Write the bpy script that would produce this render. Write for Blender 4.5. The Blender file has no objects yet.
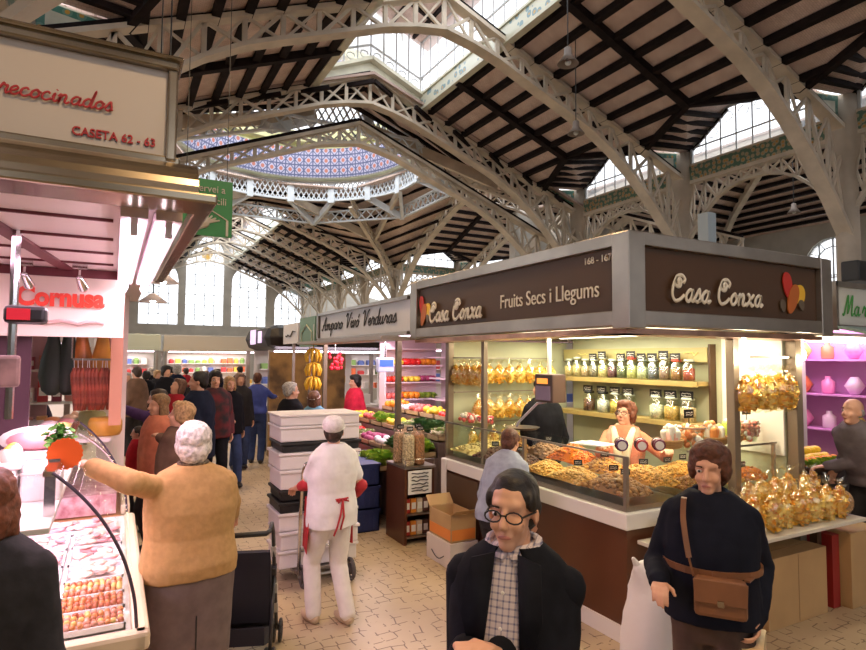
import bpy, math, random
from mathutils import Vector, Matrix, noise
from math import sin, cos, pi, radians as R
random.seed(7)
C = bpy.context.scene.collection
scn = bpy.context.scene

# ------------------------------------------------------------------ camera
cam = bpy.data.objects.new('camera', bpy.data.cameras.new('camera')); C.objects.link(cam)
yaw, pitch, roll = R(28.2), R(3.2), R(0.4)
f = Vector((sin(yaw)*cos(pitch), cos(yaw)*cos(pitch), sin(pitch)))
r0 = Vector((cos(yaw), -sin(yaw), 0)); u0 = r0.cross(f)
r_ = r0*cos(roll)+u0*sin(roll); u_ = -r0*sin(roll)+u0*cos(roll)
m = Matrix((r_, u_, -f)).transposed().to_4x4(); m.translation = (0, 0, 2.0)
cam.matrix_world = m
cam.data.sensor_width = 36; cam.data.lens = 36*594/866; cam.data.clip_end = 300; cam.data.clip_start = .05
scn.camera = cam
# ------------------------------------------------------------------ world, sun, exposure
w = bpy.data.worlds.new('sky'); scn.world = w; w.use_nodes = True
bg = w.node_tree.nodes['Background']; bg.inputs[0].default_value = (.93, .96, 1, 1); bg.inputs[1].default_value = 2.5
scn.view_settings.view_transform = 'Standard'; scn.view_settings.look = 'None'
scn.view_settings.exposure = -0.08; scn.view_settings.gamma = 1; scn.view_settings.use_curve_mapping = False
scn.cycles.use_denoising = True
scn.cycles.max_bounces = 7; scn.cycles.diffuse_bounces = 4; scn.cycles.glossy_bounces = 3
scn.cycles.transparent_max_bounces = 24; scn.cycles.transmission_bounces = 4
scn.cycles.sample_clamp_indirect = 6
scn.cycles.caustics_reflective = False; scn.cycles.caustics_refractive = False

def area(name, loc, size, power, col=(1, 1, 1), rot=(0, 0, 0), sy=None, parent=None, spread=180):
    l = bpy.data.lights.new(name, 'AREA'); l.energy = power; l.color = col
    l.shape = 'RECTANGLE'; l.size = size; l.size_y = sy or size; l.spread = R(spread)
    o = bpy.data.objects.new(name, l); C.objects.link(o); o.location = loc; o.rotation_euler = rot
    return o
# daylight falling through the roof lanterns
area('lantern_daylight', (6.65, 6, 11.3), 3.0, 420, (.9, .95, 1), sy=20)
area('far_lantern_daylight', (6.65, 43, 11.3), 3.0, 600, (.9, .95, 1), sy=18)
area('dome_daylight', (6.65, 24.6, 15.5), 7.0, 1100, (.9, .95, 1))
# warm fill lights added over the hall, the nearest to brighten foreground faces
for lx, ly, pw in ((1.0, -.3, 135), (1.9, 5.6, 85), (1.6, 11, 110), (1.8, 20, 200), (7.5, 28, 160)):
    area('hall_fill_light', (lx, ly, 5.6), .6, pw, (1, .66, .34))

# ------------------------------------------------------------------ materials
MATS = {}
def mat(name, col, rough=.6, metal=0, var=0, scale=8, bump=0, emis=0, spec=.5, col2=None, alpha=None, coat=0, det=3, ecol=None):
    if name in MATS: return MATS[name]
    m = bpy.data.materials.new(name); m.use_nodes = True; nt = m.node_tree; b = nt.nodes['Principled BSDF']
    b.inputs['Base Color'].default_value = (*col, 1); b.inputs['Roughness'].default_value = rough
    b.inputs['Metallic'].default_value = metal; b.inputs['Specular IOR Level'].default_value = spec
    if coat: b.inputs['Coat Weight'].default_value = coat
    if emis:
        b.inputs['Emission Color'].default_value = (*(ecol or col), 1); b.inputs['Emission Strength'].default_value = emis
    if alpha is not None: b.inputs['Alpha'].default_value = alpha
    if var or bump or col2:
        tc = nt.nodes.new('ShaderNodeTexCoord'); n = nt.nodes.new('ShaderNodeTexNoise')
        n.inputs['Scale'].default_value = scale; n.inputs['Detail'].default_value = det
        nt.links.new(tc.outputs['Object'], n.inputs['Vector'])
        if var or col2:
            cr = nt.nodes.new('ShaderNodeValToRGB'); e = cr.color_ramp.elements
            e[0].position = .35; e[1].position = .65
            c2 = col2 or tuple(min(1, c*(1+var)) for c in col)
            c1 = col if col2 else tuple(c*(1-var) for c in col)
            e[0].color = (*c1, 1); e[1].color = (*c2, 1)
            nt.links.new(n.outputs['Fac'], cr.inputs[0]); nt.links.new(cr.outputs[0], b.inputs['Base Color'])
        if bump:
            bp = nt.nodes.new('ShaderNodeBump'); bp.inputs['Strength'].default_value = bump; bp.inputs['Distance'].default_value = .01
            nt.links.new(n.outputs['Fac'], bp.inputs['Height']); nt.links.new(bp.outputs[0], b.inputs['Normal'])
    MATS[name] = m; return m

def glassy(name, col=(1, 1, 1), glossy=.12, rough=.03, tint=None):
    if name in MATS: return MATS[name]
    m = bpy.data.materials.new(name); m.use_nodes = True; nt = m.node_tree; nt.nodes.clear()
    o = nt.nodes.new('ShaderNodeOutputMaterial'); mx = nt.nodes.new('ShaderNodeMixShader')
    t = nt.nodes.new('ShaderNodeBsdfTransparent'); g = nt.nodes.new('ShaderNodeBsdfGlossy')
    t.inputs[0].default_value = (*(tint or col), 1); g.inputs[0].default_value = (*col, 1); g.inputs['Roughness'].default_value = rough
    mx.inputs[0].default_value = glossy
    nt.links.new(t.outputs[0], mx.inputs[1]); nt.links.new(g.outputs[0], mx.inputs[2]); nt.links.new(mx.outputs[0], o.inputs[0])
    MATS[name] = m; return m

def frosted(name, col=(.97, .98, 1), tr=.45):
    m = bpy.data.materials.new(name); m.use_nodes = True; nt = m.node_tree; nt.nodes.clear()
    o = nt.nodes.new('ShaderNodeOutputMaterial'); mx = nt.nodes.new('ShaderNodeMixShader')
    t = nt.nodes.new('ShaderNodeBsdfTransparent'); g = nt.nodes.new('ShaderNodeBsdfTranslucent')
    t.inputs[0].default_value = (*col, 1); g.inputs[0].default_value = (*col, 1); mx.inputs[0].default_value = 1-tr
    nt.links.new(t.outputs[0], mx.inputs[1]); nt.links.new(g.outputs[0], mx.inputs[2]); nt.links.new(mx.outputs[0], o.inputs[0])
    MATS[name] = m; return m

def nodemat(name, rough=.6):
    m = bpy.data.materials.new(name); m.use_nodes = True; MATS[name] = m
    nt = m.node_tree; b = nt.nodes['Principled BSDF']; b.inputs['Roughness'].default_value = rough
    tc = nt.nodes.new('ShaderNodeTexCoord')
    return m, nt, b, tc
def N(nt, t, **k):
    n = nt.nodes.new(t)
    for a, v in k.items():
        if a[0] == '_': setattr(n, a[1:], v)
        else: n.inputs[a.replace('_', ' ')].default_value = v
    return n

# floor: small cream tiles with broken dark joints
def floor_mat():
    m, nt, b, tc = nodemat('floor_tiles', .38)
    v = N(nt, 'ShaderNodeTexVoronoi', Scale=9.5, Randomness=.32); v.feature = 'DISTANCE_TO_EDGE'
    nt.links.new(tc.outputs['Object'], v.inputs['Vector'])
    ml = N(nt, 'ShaderNodeMath', _operation='LESS_THAN'); ml.inputs[1].default_value = .045; nt.links.new(v.outputs['Distance'], ml.inputs[0])
    n = N(nt, 'ShaderNodeTexNoise', Scale=9.0, Detail=2.0); nt.links.new(tc.outputs['Object'], n.inputs['Vector'])
    g = N(nt, 'ShaderNodeMath', _operation='GREATER_THAN'); g.inputs[1].default_value = .50; nt.links.new(n.outputs['Fac'], g.inputs[0])
    mu = N(nt, 'ShaderNodeMath', _operation='MULTIPLY'); nt.links.new(ml.outputs[0], mu.inputs[0]); nt.links.new(g.outputs[0], mu.inputs[1])
    n2 = N(nt, 'ShaderNodeTexNoise', Scale=1.3, Detail=5.0); nt.links.new(tc.outputs['Object'], n2.inputs['Vector'])
    cr = N(nt, 'ShaderNodeValToRGB'); cr.color_ramp.elements[0].color = (.43, .33, .205, 1); cr.color_ramp.elements[1].color = (.56, .445, .29, 1)
    cr.color_ramp.elements[0].position = .3; cr.color_ramp.elements[1].position = .7
    nt.links.new(n2.outputs['Fac'], cr.inputs[0])
    mx = N(nt, 'ShaderNodeMixRGB'); mx.inputs[2].default_value = (.16, .10, .06, 1)
    nt.links.new(mu.outputs[0], mx.inputs[0]); nt.links.new(cr.outputs[0], mx.inputs[1]); nt.links.new(mx.outputs[0], b.inputs['Base Color'])
    return m
FLOOR = floor_mat()

def board_mat():
    m, nt, b, tc = nodemat('roof_boards', .8)
    wv = N(nt, 'ShaderNodeTexNoise', Scale=3.0, Detail=4.0); nt.links.new(tc.outputs['Object'], wv.inputs['Vector'])
    cr = N(nt, 'ShaderNodeValToRGB'); cr.color_ramp.elements[0].color = (.62, .47, .41, 1); cr.color_ramp.elements[1].color = (.78, .63, .56, 1)
    cr.color_ramp.elements[0].position = .3; cr.color_ramp.elements[1].position = .7
    nt.links.new(wv.outputs['Fac'], cr.inputs[0])
    br = N(nt, 'ShaderNodeTexBrick', Scale=6.0); br.inputs['Color1'].default_value = (1, 1, 1, 1); br.inputs['Color2'].default_value = (.93, .9, .88, 1)
    br.inputs['Mortar'].default_value = (.55, .5, .48, 1); br.inputs['Mortar Size'].default_value = .012
    nt.links.new(tc.outputs['Object'], br.inputs['Vector'])
    mx = N(nt, 'ShaderNodeMixRGB', _blend_type='MULTIPLY'); mx.inputs[0].default_value = 1
    nt.links.new(cr.outputs[0], mx.inputs[1]); nt.links.new(br.outputs['Color'], mx.inputs[2]); nt.links.new(mx.outputs[0], b.inputs['Base Color'])
    return m
BOARD = board_mat()
BEAM = mat('dark_roof_timber', (.016, .010, .010), .8, var=.3, scale=4, spec=.15)
IRON = mat('cream_painted_iron', (.62, .53, .42), .55, var=.12, scale=2)
IRONW = mat('white_painted_iron', (.72, .76, .80), .5, var=.06, scale=3)
COLM = mat('column_render', (.50, .42, .33), .7, var=.1, scale=2)
WALLM = mat('wall_plaster', (.50, .47, .42), .85, var=.08, scale=1.2)
GLASSW = frosted('milky_window_glass', tr=.65)
MULL = mat('window_iron', (.50, .52, .52), .5)

def tile_mat(name, base, cols, scale, thr=.35):
    m, nt, b, tc = nodemat(name, .3)
    v = N(nt, 'ShaderNodeTexVoronoi', Scale=scale, Randomness=.6); nt.links.new(tc.outputs['Object'], v.inputs['Vector'])
    cr = N(nt, 'ShaderNodeValToRGB'); cr.color_ramp.interpolation = 'CONSTANT'
    e = cr.color_ramp.elements; e[0].color = (*cols[0], 1); e[0].position = 0; e[1].color = (*base, 1); e[1].position = thr
    for i, c in enumerate(cols[1:]):
        q = e.new(thr*(i+1)/len(cols)); q.color = (*c, 1)
    nt.links.new(v.outputs['Distance'], cr.inputs[0]); nt.links.new(cr.outputs[0], b.inputs['Base Color'])
    return m
FRIEZE = tile_mat('floral_tile_frieze', (.10, .19, .13), [(.62, .30, .06), (.42, .36, .24)], 7.0, .45)
FRIEZE2 = tile_mat('pale_floral_frieze', (.62, .62, .50), [(.55, .35, .12), (.2, .32, .36)], 4.5, .42)
GTILE = tile_mat('green_tile_panel', (.07, .22, .17), [(.62, .34, .06), (.16, .32, .25)], 5.0, .4)
CREAM = mat('cream_tile', (.62, .60, .47), .4, var=.08, scale=3)

def mosaic_mat():
    m, nt, b, tc = nodemat('dome_mosaic', .4)
    b.inputs['Base Color'].default_value = (.5, .5, .6, 1)
    s = N(nt, 'ShaderNodeSeparateXYZ'); nt.links.new(tc.outputs['Object'], s.inputs[0])
    at = N(nt, 'ShaderNodeMath', _operation='ARCTAN2'); nt.links.new(s.outputs['X'], at.inputs[0]); nt.links.new(s.outputs['Y'], at.inputs[1])
    mu = N(nt, 'ShaderNodeMath', _operation='MULTIPLY'); mu.inputs[1].default_value = 11.0; nt.links.new(at.outputs[0], mu.inputs[0])
    z = N(nt, 'ShaderNodeMath', _operation='MULTIPLY'); z.inputs[1].default_value = 2.0; nt.links.new(s.outputs['Z'], z.inputs[0])
    cm = N(nt, 'ShaderNodeCombineXYZ'); nt.links.new(mu.outputs[0], cm.inputs[0]); nt.links.new(z.outputs[0], cm.inputs[1])
    v = N(nt, 'ShaderNodeTexVoronoi', Scale=1.0, Randomness=0.0); nt.links.new(cm.outputs[0], v.inputs['Vector'])
    v2 = N(nt, 'ShaderNodeTexVoronoi', Scale=1.0, Randomness=0.0); v2.feature = 'DISTANCE_TO_EDGE'; v2.voronoi_dimensions = '2D'
    cm2 = N(nt, 'ShaderNodeMapping'); cm2.inputs['Rotation'].default_value = (0, 0, pi/4); cm2.inputs['Scale'].default_value = (1.414, 1.414, 1)
    nt.links.new(cm.outputs[0], cm2.inputs[0]); nt.links.new(cm2.outputs[0], v2.inputs['Vector'])
    v3 = N(nt, 'ShaderNodeTexVoronoi', Scale=1.0, Randomness=0.0); v3.feature = 'DISTANCE_TO_EDGE'; v3.voronoi_dimensions = '2D'
    nt.links.new(cm.outputs[0], v3.inputs['Vector'])
    mn = N(nt, 'ShaderNodeMath', _operation='MINIMUM'); nt.links.new(v2.outputs['Distance'], mn.inputs[0]); nt.links.new(v3.outputs['Distance'], mn.inputs[1])
    cr = N(nt, 'ShaderNodeValToRGB'); cr.color_ramp.interpolation = 'CONSTANT'
    e = cr.color_ramp.elements; e[0].color = (.10, .11, .22, 1); e[0].position = 0; e[1].color = (.48, .46, .60, 1); e[1].position = .07
    nt.links.new(mn.outputs[0], cr.inputs[0])
    lt = N(nt, 'ShaderNodeMath', _operation='LESS_THAN'); lt.inputs[1].default_value = .2; nt.links.new(v.outputs['Distance'], lt.inputs[0])
    mx = N(nt, 'ShaderNodeMixRGB'); mx.inputs[2].default_value = (.52, .18, .13, 1)
    nt.links.new(lt.outputs[0], mx.inputs[0]); nt.links.new(cr.outputs[0], mx.inputs[1]); nt.links.new(mx.outputs[0], b.inputs['Base Color'])
    return m
MOSAIC = mosaic_mat()

STEEL = mat('brushed_steel', (.36, .32, .28), .32, .85, var=.12, scale=3)
STEELW = mat('warm_steel', (.33, .28, .21), .22, .9, var=.25, scale=2.5)
CHROME = mat('chrome_tube', (.7, .7, .72), .15, 1)
BROWN = mat('chocolate_panel', (.075, .036, .016), .5)
BROWN2 = mat('red_brown_laminate', (.11, .036, .016), .35, var=.1, scale=2)
WHITE = mat('white_laminate', (.80, .78, .76), .35)
OFFW = mat('off_white_plastic', (.72, .70, .66), .5)
CARD = mat('kraft_cardboard', (.50, .33, .16), .85, var=.06, scale=3)
CARD_D = mat('cardboard_tape_seam', (.33, .2, .09), .6)
BLACK = mat('black_plastic', (.012, .012, .014), .4)
BLACKM = mat('black_matt_cloth', (.012, .012, .016), .9, var=.3, scale=20, bump=.3)
PAPER = mat('white_paper', (.85, .84, .80), .8)
INK = mat('dark_ink', (.03, .03, .04), .6)
GOLD = mat('gold_scribble', (.75, .55, .15), .5)
PANE = glassy('clear_glass', (1, 1, 1), .045, .02, (.97, 1, .98))
FILM = glassy('cellophane_film', (1, .96, .86), .14, .14, (1, .985, .93))
JARG = glassy('jar_glass', (1, 1, 1), .16, .05, (.92, .97, .92))
TUBE = mat('fluorescent_tube', (1, .86, .95), .4, emis=9, ecol=(1, .80, .93))
TUBEW = mat('warm_tube', (1, .95, .8), .4, emis=7, ecol=(1, .92, .72))

# ------------------------------------------------------------------ mesh builder
class MB:
    def __init__(s): s.v = []; s.f = []; s.mi = []
    def add(s, vs, fs, mi=0):
        n = len(s.v); s.v += [tuple(v) for v in vs]; s.f += [tuple(i+n for i in f_) for f_ in fs]; s.mi += [mi]*len(fs); return s
    def box(s, c, d, mi=0, M=None):
        x, y, z = (q/2 for q in d); vs = []
        for a in ((-x, -y, -z), (x, -y, -z), (x, y, -z), (-x, y, -z), (-x, -y, z), (x, -y, z), (x, y, z), (-x, y, z)):
            a = Vector(a)
            if M is not None: a = M @ a
            vs.append(a+Vector(c))
        return s.add(vs, ((0, 3, 2, 1), (4, 5, 6, 7), (0, 1, 5, 4), (1, 2, 6, 5), (2, 3, 7, 6), (3, 0, 4, 7)), mi)
    def bx(s, x0, x1, y0, y1, z0, z1, mi=0): return s.box(((x0+x1)/2, (y0+y1)/2, (z0+z1)/2), (abs(x1-x0), abs(y1-y0), abs(z1-z0)), mi)
    def bar(s, p, q, w, h=None, mi=0, up=(0, 0, 1)):
        p, q = Vector(p), Vector(q); d = q-p; L = d.length
        if L < 1e-6: return s
        d /= L; up = Vector(up)
        if abs(d.dot(up)) > .98: up = Vector((0, 1, 0)) if abs(d.y) < .9 else Vector((1, 0, 0))
        a = d.cross(up).normalized(); b = a.cross(d).normalized(); M = Matrix((a, d, b)).transposed()
        return s.box((p+q)/2, (w, L, h or w), mi, M)
    def tube(s, pts, r, n=8, mi=0, caps=True):
        pts = [Vector(p) for p in pts]; rs = r if isinstance(r, (list, tuple)) else [r]*len(pts)
        vs, fs = [], []; prev = None
        for i, p in enumerate(pts):
            d = (pts[min(i+1, len(pts)-1)]-pts[max(i-1, 0)]).normalized()
            if prev is None:
                a = d.orthogonal().normalized()
            else:
                a = (prev-d*prev.dot(d)); a = a.normalized() if a.length > 1e-5 else d.orthogonal().normalized()
            prev = a; b = d.cross(a)
            for k in range(n): vs.append(p+(a*cos(2*pi*k/n)+b*sin(2*pi*k/n))*rs[i])
        for i in range(len(pts)-1):
            for k in range(n):
                k2 = (k+1) % n; fs.append((i*n+k, i*n+k2, (i+1)*n+k2, (i+1)*n+k))
        if caps: fs += [tuple(range(n-1, -1, -1)), tuple(range((len(pts)-1)*n, len(pts)*n))]
        return s.add(vs, fs, mi)
    def cap(s, p, q, r1, r2=None, n=12, mi=0):     # tapered capsule
        p, q = Vector(p), Vector(q); r2 = r1 if r2 is None else r2; d = q-p; L = d.length
        d = d/L if L > 1e-6 else Vector((0, 0, 1)); pts, rs = [], []
        for a in (-80, -50, -20, 0): pts.append(p+d*r1*sin(R(a))); rs.append(r1*cos(R(a)))
        for a in (0, 20, 50, 80): pts.append(q+d*r2*sin(R(a))); rs.append(r2*cos(R(a)))
        vs, fs = [], []; a_ = d.orthogonal().normalized(); b_ = d.cross(a_)
        for P_, r in zip(pts, rs):
            for k in range(n): vs.append(P_+(a_*cos(2*pi*k/n)+b_*sin(2*pi*k/n))*r)
        for i in range(len(pts)-1):
            for k in range(n):
                k2 = (k+1) % n; fs.append((i*n+k, i*n+k2, (i+1)*n+k2, (i+1)*n+k))
        fs += [tuple(range(n-1, -1, -1)), tuple(range((len(pts)-1)*n, len(pts)*n))]
        return s.add(vs, fs, mi)
    def ell(s, c, r, M=None, nu=14, nv=9, mi=0, fn=None):
        r = (r, r, r) if not hasattr(r, '__len__') else r; vs, fs = [], []; c = Vector(c)
        for j in range(1, nv):
            t = pi*j/nv
            for i in range(nu):
                a = 2*pi*i/nu; p = Vector((sin(t)*cos(a)*r[0], sin(t)*sin(a)*r[1], cos(t)*r[2]))
                if fn: p = fn(p, a, t)
                vs.append(p)
        top, bot = Vector((0, 0, r[2])), Vector((0, 0, -r[2]))
        if fn: top, bot = fn(top, 0, 0), fn(bot, 0, pi)
        vs += [top, bot]
        for j in range(nv-2):
            for i in range(nu):
                i2 = (i+1) % nu; fs.append((j*nu+i, (j+1)*nu+i, (j+1)*nu+i2, j*nu+i2))
        T, B = len(vs)-2, len(vs)-1
        for i in range(nu):
            i2 = (i+1) % nu; fs.append((T, i, i2)); fs.append((B, (nv-2)*nu+i2, (nv-2)*nu+i))
        vs = [((M @ v) if M is not None else v)+c for v in vs]
        return s.add(vs, fs, mi)
    def lathe(s, prof, c=(0, 0, 0), n=16, mi=0, M=None):
        vs, fs = [], []; c = Vector(c)
        for r, z in prof:
            for k in range(n):
                v = Vector((r*cos(2*pi*k/n), r*sin(2*pi*k/n), z)); vs.append(((M @ v) if M is not None else v)+c)
        for i in range(len(prof)-1):
            for k in range(n):
                k2 = (k+1) % n; fs.append((i*n+k, i*n+k2, (i+1)*n+k2, (i+1)*n+k))
        if prof[0][0] > 1e-4: fs.append(tuple(range(n-1, -1, -1)))
        if prof[-1][0] > 1e-4: fs.append(tuple(range((len(prof)-1)*n, len(prof)*n)))
        return s.add(vs, fs, mi)
    def rings(s, rs, n=20, mi=0, fn=None):        # rs: (cx,cy,z,rx,ry)
        vs, fs = [], []
        for (cx, cy, z, rx, ry) in rs:
            for k in range(n):
                a = 2*pi*k/n; ca, sa = cos(a), sin(a)
                v = Vector((cx+rx*math.copysign(abs(ca)**.85, ca), cy+ry*math.copysign(abs(sa)**.85, sa), z)); vs.append(fn(v) if fn else v)
        for i in range(len(rs)-1):
            for k in range(n):
                k2 = (k+1) % n; fs.append((i*n+k, i*n+k2, (i+1)*n+k2, (i+1)*n+k))
        fs += [tuple(range(n-1, -1, -1)), tuple(range((len(rs)-1)*n, len(rs)*n))]
        return s.add(vs, fs, mi)
    def poly(s, pts, mi=0): return s.add(pts, [tuple(range(len(pts)))], mi)
    def slab(s, pts, off, mi=0):                  # polygon with thickness vector off
        pts = [Vector(p) for p in pts]; o = Vector(off); n = len(pts)
        return s.add(pts+[p+o for p in pts], [tuple(range(n)), tuple(range(2*n-1, n-1, -1))]+[(i, i+n, (i+1) % n+n, (i+1) % n) for i in range(n)], mi)
    def build(s, name, mats, parent=None, world=False, smooth=False, bevel=0, remesh=0, disp=None, sub=0):
        me = bpy.data.meshes.new(name); vs = s.v
        if world and parent is not None:
            inv = PM[parent.name].inverted(); vs = [inv @ Vector(v) for v in vs]
        me.from_pydata([tuple(v) for v in vs], [], s.f)
        mats = mats if isinstance(mats, (list, tuple)) else [mats]
        for q in mats: me.materials.append(q)
        if len(mats) > 1: me.polygons.foreach_set('material_index', s.mi)
        if smooth: me.polygons.foreach_set('use_smooth', [True]*len(me.polygons))
        me.update()
        o = bpy.data.objects.new(name, me); C.objects.link(o)
        if parent is not None: o.parent = parent
        PM[o.name] = Matrix.Identity(4) if parent is None else PM.get(parent.name, Matrix.Identity(4))
        if bevel:
            b = o.modifiers.new('bevel', 'BEVEL'); b.width = bevel; b.segments = 2; b.limit_method = 'ANGLE'
        if remesh:
            q = o.modifiers.new('remesh', 'REMESH'); q.mode = 'VOXEL'; q.voxel_size = remesh; q.use_smooth_shade = True
            q = o.modifiers.new('smooth', 'SMOOTH'); q.factor = .5; q.iterations = 4
        if sub:
            q = o.modifiers.new('sub', 'SUBSURF'); q.levels = q.render_levels = sub
        if disp:
            t = bpy.data.textures.get('clouds%g' % disp[1]) or bpy.data.textures.new('clouds%g' % disp[1], 'CLOUDS'); t.noise_scale = disp[1]
            q = o.modifiers.new('disp', 'DISPLACE'); q.texture = t; q.strength = disp[0]; q.mid_level = .5
        return o
PM = {}
def thing(name, label, cat, loc=(0, 0, 0), rz=0, group=None, parent=None):
    o = bpy.data.objects.new(name, None); C.objects.link(o); o.location = loc; o.rotation_euler = (0, 0, rz); o.empty_display_size = .1
    PM[o.name] = Matrix.Translation(Vector(loc)) @ Matrix.Rotation(rz, 4, 'Z')
    return tag(o, label, cat, group)
def tag(o, label=None, cat=None, group=None, kind=None):
    if label: o['label'] = label
    if cat: o['category'] = cat
    if group: o['group'] = group
    if kind: o['kind'] = kind
    return o
def kids(o): return [c for c in o.children]
def dup(o, loc=None, rz=None, label=None, group=None, sc=None, rot=None):
    def cp(a, par):
        c = a.copy(); C.objects.link(c)
        if par is not None: c.parent = par
        for k in KIDS.get(a.name, []): cp(k, c)
        return c
    c = cp(o, None)
    if loc is not None: c.location = loc
    if rz is not None: c.rotation_euler = (0, 0, rz)
    if rot is not None: c.rotation_euler = rot
    if sc is not None: c.scale = (sc, sc, sc) if not hasattr(sc, '__len__') else sc
    if label: c['label'] = label
    if group: c['group'] = group
    return c
KIDS = {}
def reg(o):                                        # remember children for dup()
    def go(a):
        KIDS[a.name] = [c for c in bpy.data.objects if c.parent == a]
        for k in KIDS[a.name]: go(k)
    go(o); return o
def first_or_dup(store, i, **k):
    if i == 0:
        o = store
        if k.get('loc') is not None: o.location = k['loc']
        if k.get('rz') is not None: o.rotation_euler = (0, 0, k['rz'])
        if k.get('rot') is not None: o.rotation_euler = k['rot']
        if k.get('sc') is not None: s = k['sc']; o.scale = (s, s, s) if not hasattr(s, '__len__') else s
        if k.get('label'): o['label'] = k['label']
        if k.get('group'): o['group'] = k['group']
        return o
    return dup(store, **k)
def struct(name, mb, mats, label, parent=None, **k):
    o = mb.build(name, mats, parent, **k)
    if parent is None: tag(o, label, None, kind='structure')
    return o

# ------------------------------------------------------------------ lettering
GL = {  # cursive strokes: baseline 0, x-height .46, caps 1
 'a': (.50, [[(.38, .40), (.22, .46), (.06, .30), (.06, .10), (.2, .0), (.34, .14), (.4, .44), (.38, .12), (.46, .01), (.56, .10)]]),
 'c': (.40, [[(.34, .36), (.24, .46), (.07, .34), (.05, .12), (.18, .0), (.32, .03), (.46, .14)]]),
 'd': (.52, [[(.38, .38), (.22, .46), (.06, .30), (.06, .10), (.2, .0), (.34, .14), (.46, .98), (.40, .12), (.48, .01), (.58, .10)]]),
 'e': (.40, [[(.02, .16), (.2, .22), (.33, .34), (.24, .46), (.08, .34), (.06, .12), (.2, .0), (.36, .06), (.46, .16)]]),
 'i': (.24, [[(.04, .2), (.12, .44), (.1, .12), (.18, .0), (.3, .1)], [(.15, .62), (.17, .66)]]),
 'm': (.78, [[(.0, .3), (.1, .45), (.08, .0), (.12, .3), (.26, .46), (.32, .32), (.3, .0), (.35, .3), (.5, .46), (.57, .32), (.55, .08), (.64, .0), (.78, .1)]]),
 'n': (.54, [[(.0, .3), (.1, .45), (.08, .0), (.12, .3), (.28, .46), (.35, .32), (.33, .08), (.42, .0), (.56, .1)]]),
 'o': (.44, [[(.24, .46), (.07, .32), (.06, .1), (.2, .0), (.36, .12), (.36, .34), (.24, .46), (.3, .36), (.46, .34)]]),
 'p': (.50, [[(.0, .2), (.12, .45), (.06, -.45), (.12, .3), (.28, .46), (.4, .3), (.34, .06), (.2, .0), (.12, .08)], [(.34, .04), (.5, .1)]]),
 'r': (.38, [[(.0, .16), (.1, .46), (.14, .5), (.2, .40), (.32, .40), (.28, .12), (.34, .0), (.44, .1)]]),
 's': (.36, [[(.0, .1), (.2, .5), (.26, .36), (.32, .14), (.2, .0), (.06, .05)], [(.24, .02), (.4, .1)]]),
 'u': (.54, [[(.0, .2), (.1, .45), (.07, .12), (.18, .0), (.32, .14), (.38, .45), (.35, .12), (.43, .0), (.56, .1)]]),
 'v': (.46, [[(.0, .3), (.1, .45), (.12, .1), (.18, .0), (.34, .2), (.36, .44), (.46, .40)]]),
 'x': (.48, [[(.02, .42), (.10, .46), (.32, .02), (.46, .06)], [(.42, .48), (.22, .24), (.0, -.02)]]),
 'C': (.78, [[(.34, .62), (.3, .84), (.46, .8), (.44, .58), (.26, .56), (.12, .7), (.2, .94), (.46, 1.0), (.66, .86), (.60, .70)], [(.2, .94), (.06, .6), (.08, .22), (.28, 0), (.54, .06), (.74, .24)]]),
 'V': (.72, [[(.0, .8), (.14, 1.0), (.26, .86), (.26, .4), (.3, .0), (.5, .4), (.66, .9), (.8, 1.0)]]),
 'A': (.80, [[(.0, .1), (.14, .0), (.36, .5), (.62, 1.0), (.6, .4), (.64, .0), (.76, .08)], [(.16, .36), (.66, .42)]]),
 'M': (1.0, [[(.0, .06), (.12, .0), (.24, .5), (.36, 1.0), (.44, .3), (.46, .1), (.6, .6), (.76, 1.0), (.8, .4), (.84, .0), (.98, .1)]]),
 '\u00f3': (.44, [[(.24, .46), (.07, .32), (.06, .1), (.2, .0), (.36, .12), (.36, .34), (.24, .46), (.3, .36), (.46, .34)], [(.26, .62), (.38, .82)]]),
}
def catmull(p, k=5):
    if len(p) < 3: return p
    o = []; P_ = [p[0]]+list(p)+[p[-1]]
    for i in range(1, len(P_)-2):
        a, b, c, d = P_[i-1], P_[i], P_[i+1], P_[i+2]
        for j in range(k):
            t = j/k; o.append(tuple(.5*((2*b[n])+(-a[n]+c[n])*t+(2*a[n]-5*b[n]+4*c[n]-d[n])*t*t+(-a[n]+3*b[n]-3*c[n]+d[n])*t**3) for n in (0, 1)))
    o.append(p[-1]); return o
def frame(o, org, right, up):
    r = Vector(right).normalized(); u = Vector(up).normalized(); n = r.cross(u).normalized()
    M = Matrix((r, u, n)).transposed().to_4x4(); M.translation = Vector(org); return M
def to_mesh(o, M):
    bpy.context.view_layer.update(); nm_, par = o.name, o.parent
    me = bpy.data.meshes.new_from_object(o.evaluated_get(bpy.context.evaluated_depsgraph_get()))
    cu = o.data; fnt = o.type == 'FONT'; bpy.data.objects.remove(o)
    (bpy.data.curves).remove(cu)
    q = bpy.data.objects.new(nm_, me); C.objects.link(q); q.parent = par; q.matrix_local = M; return q
def script(name, text, org, right, up, h, thick, material, parent, sx=1.0, shear=.22, space=.04):
    cu = bpy.data.curves.new(name, 'CURVE'); cu.dimensions = '3D'; cu.bevel_depth = thick*h; cu.bevel_resolution = 1
    x = 0
    for ch in text:
        if ch == ' ': x += .42; continue
        w_, st = GL[ch]
        for s_ in st:
            pts = catmull(s_); sp = cu.splines.new('POLY'); sp.points.add(len(pts)-1)
            for i, (a, b) in enumerate(pts): sp.points[i].co = ((x+a+b*shear)*h*sx, b*h, 0, 1)
        x += w_+space
    o = bpy.data.objects.new(name, cu); C.objects.link(o); cu.materials.append(material)
    M = frame(o, org, right, up)
    if parent is not None:
        o.parent = parent; M = PM[parent.name].inverted() @ M
    return to_mesh(o, M @ Matrix.Diagonal((1, 1, .5, 1)))
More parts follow.
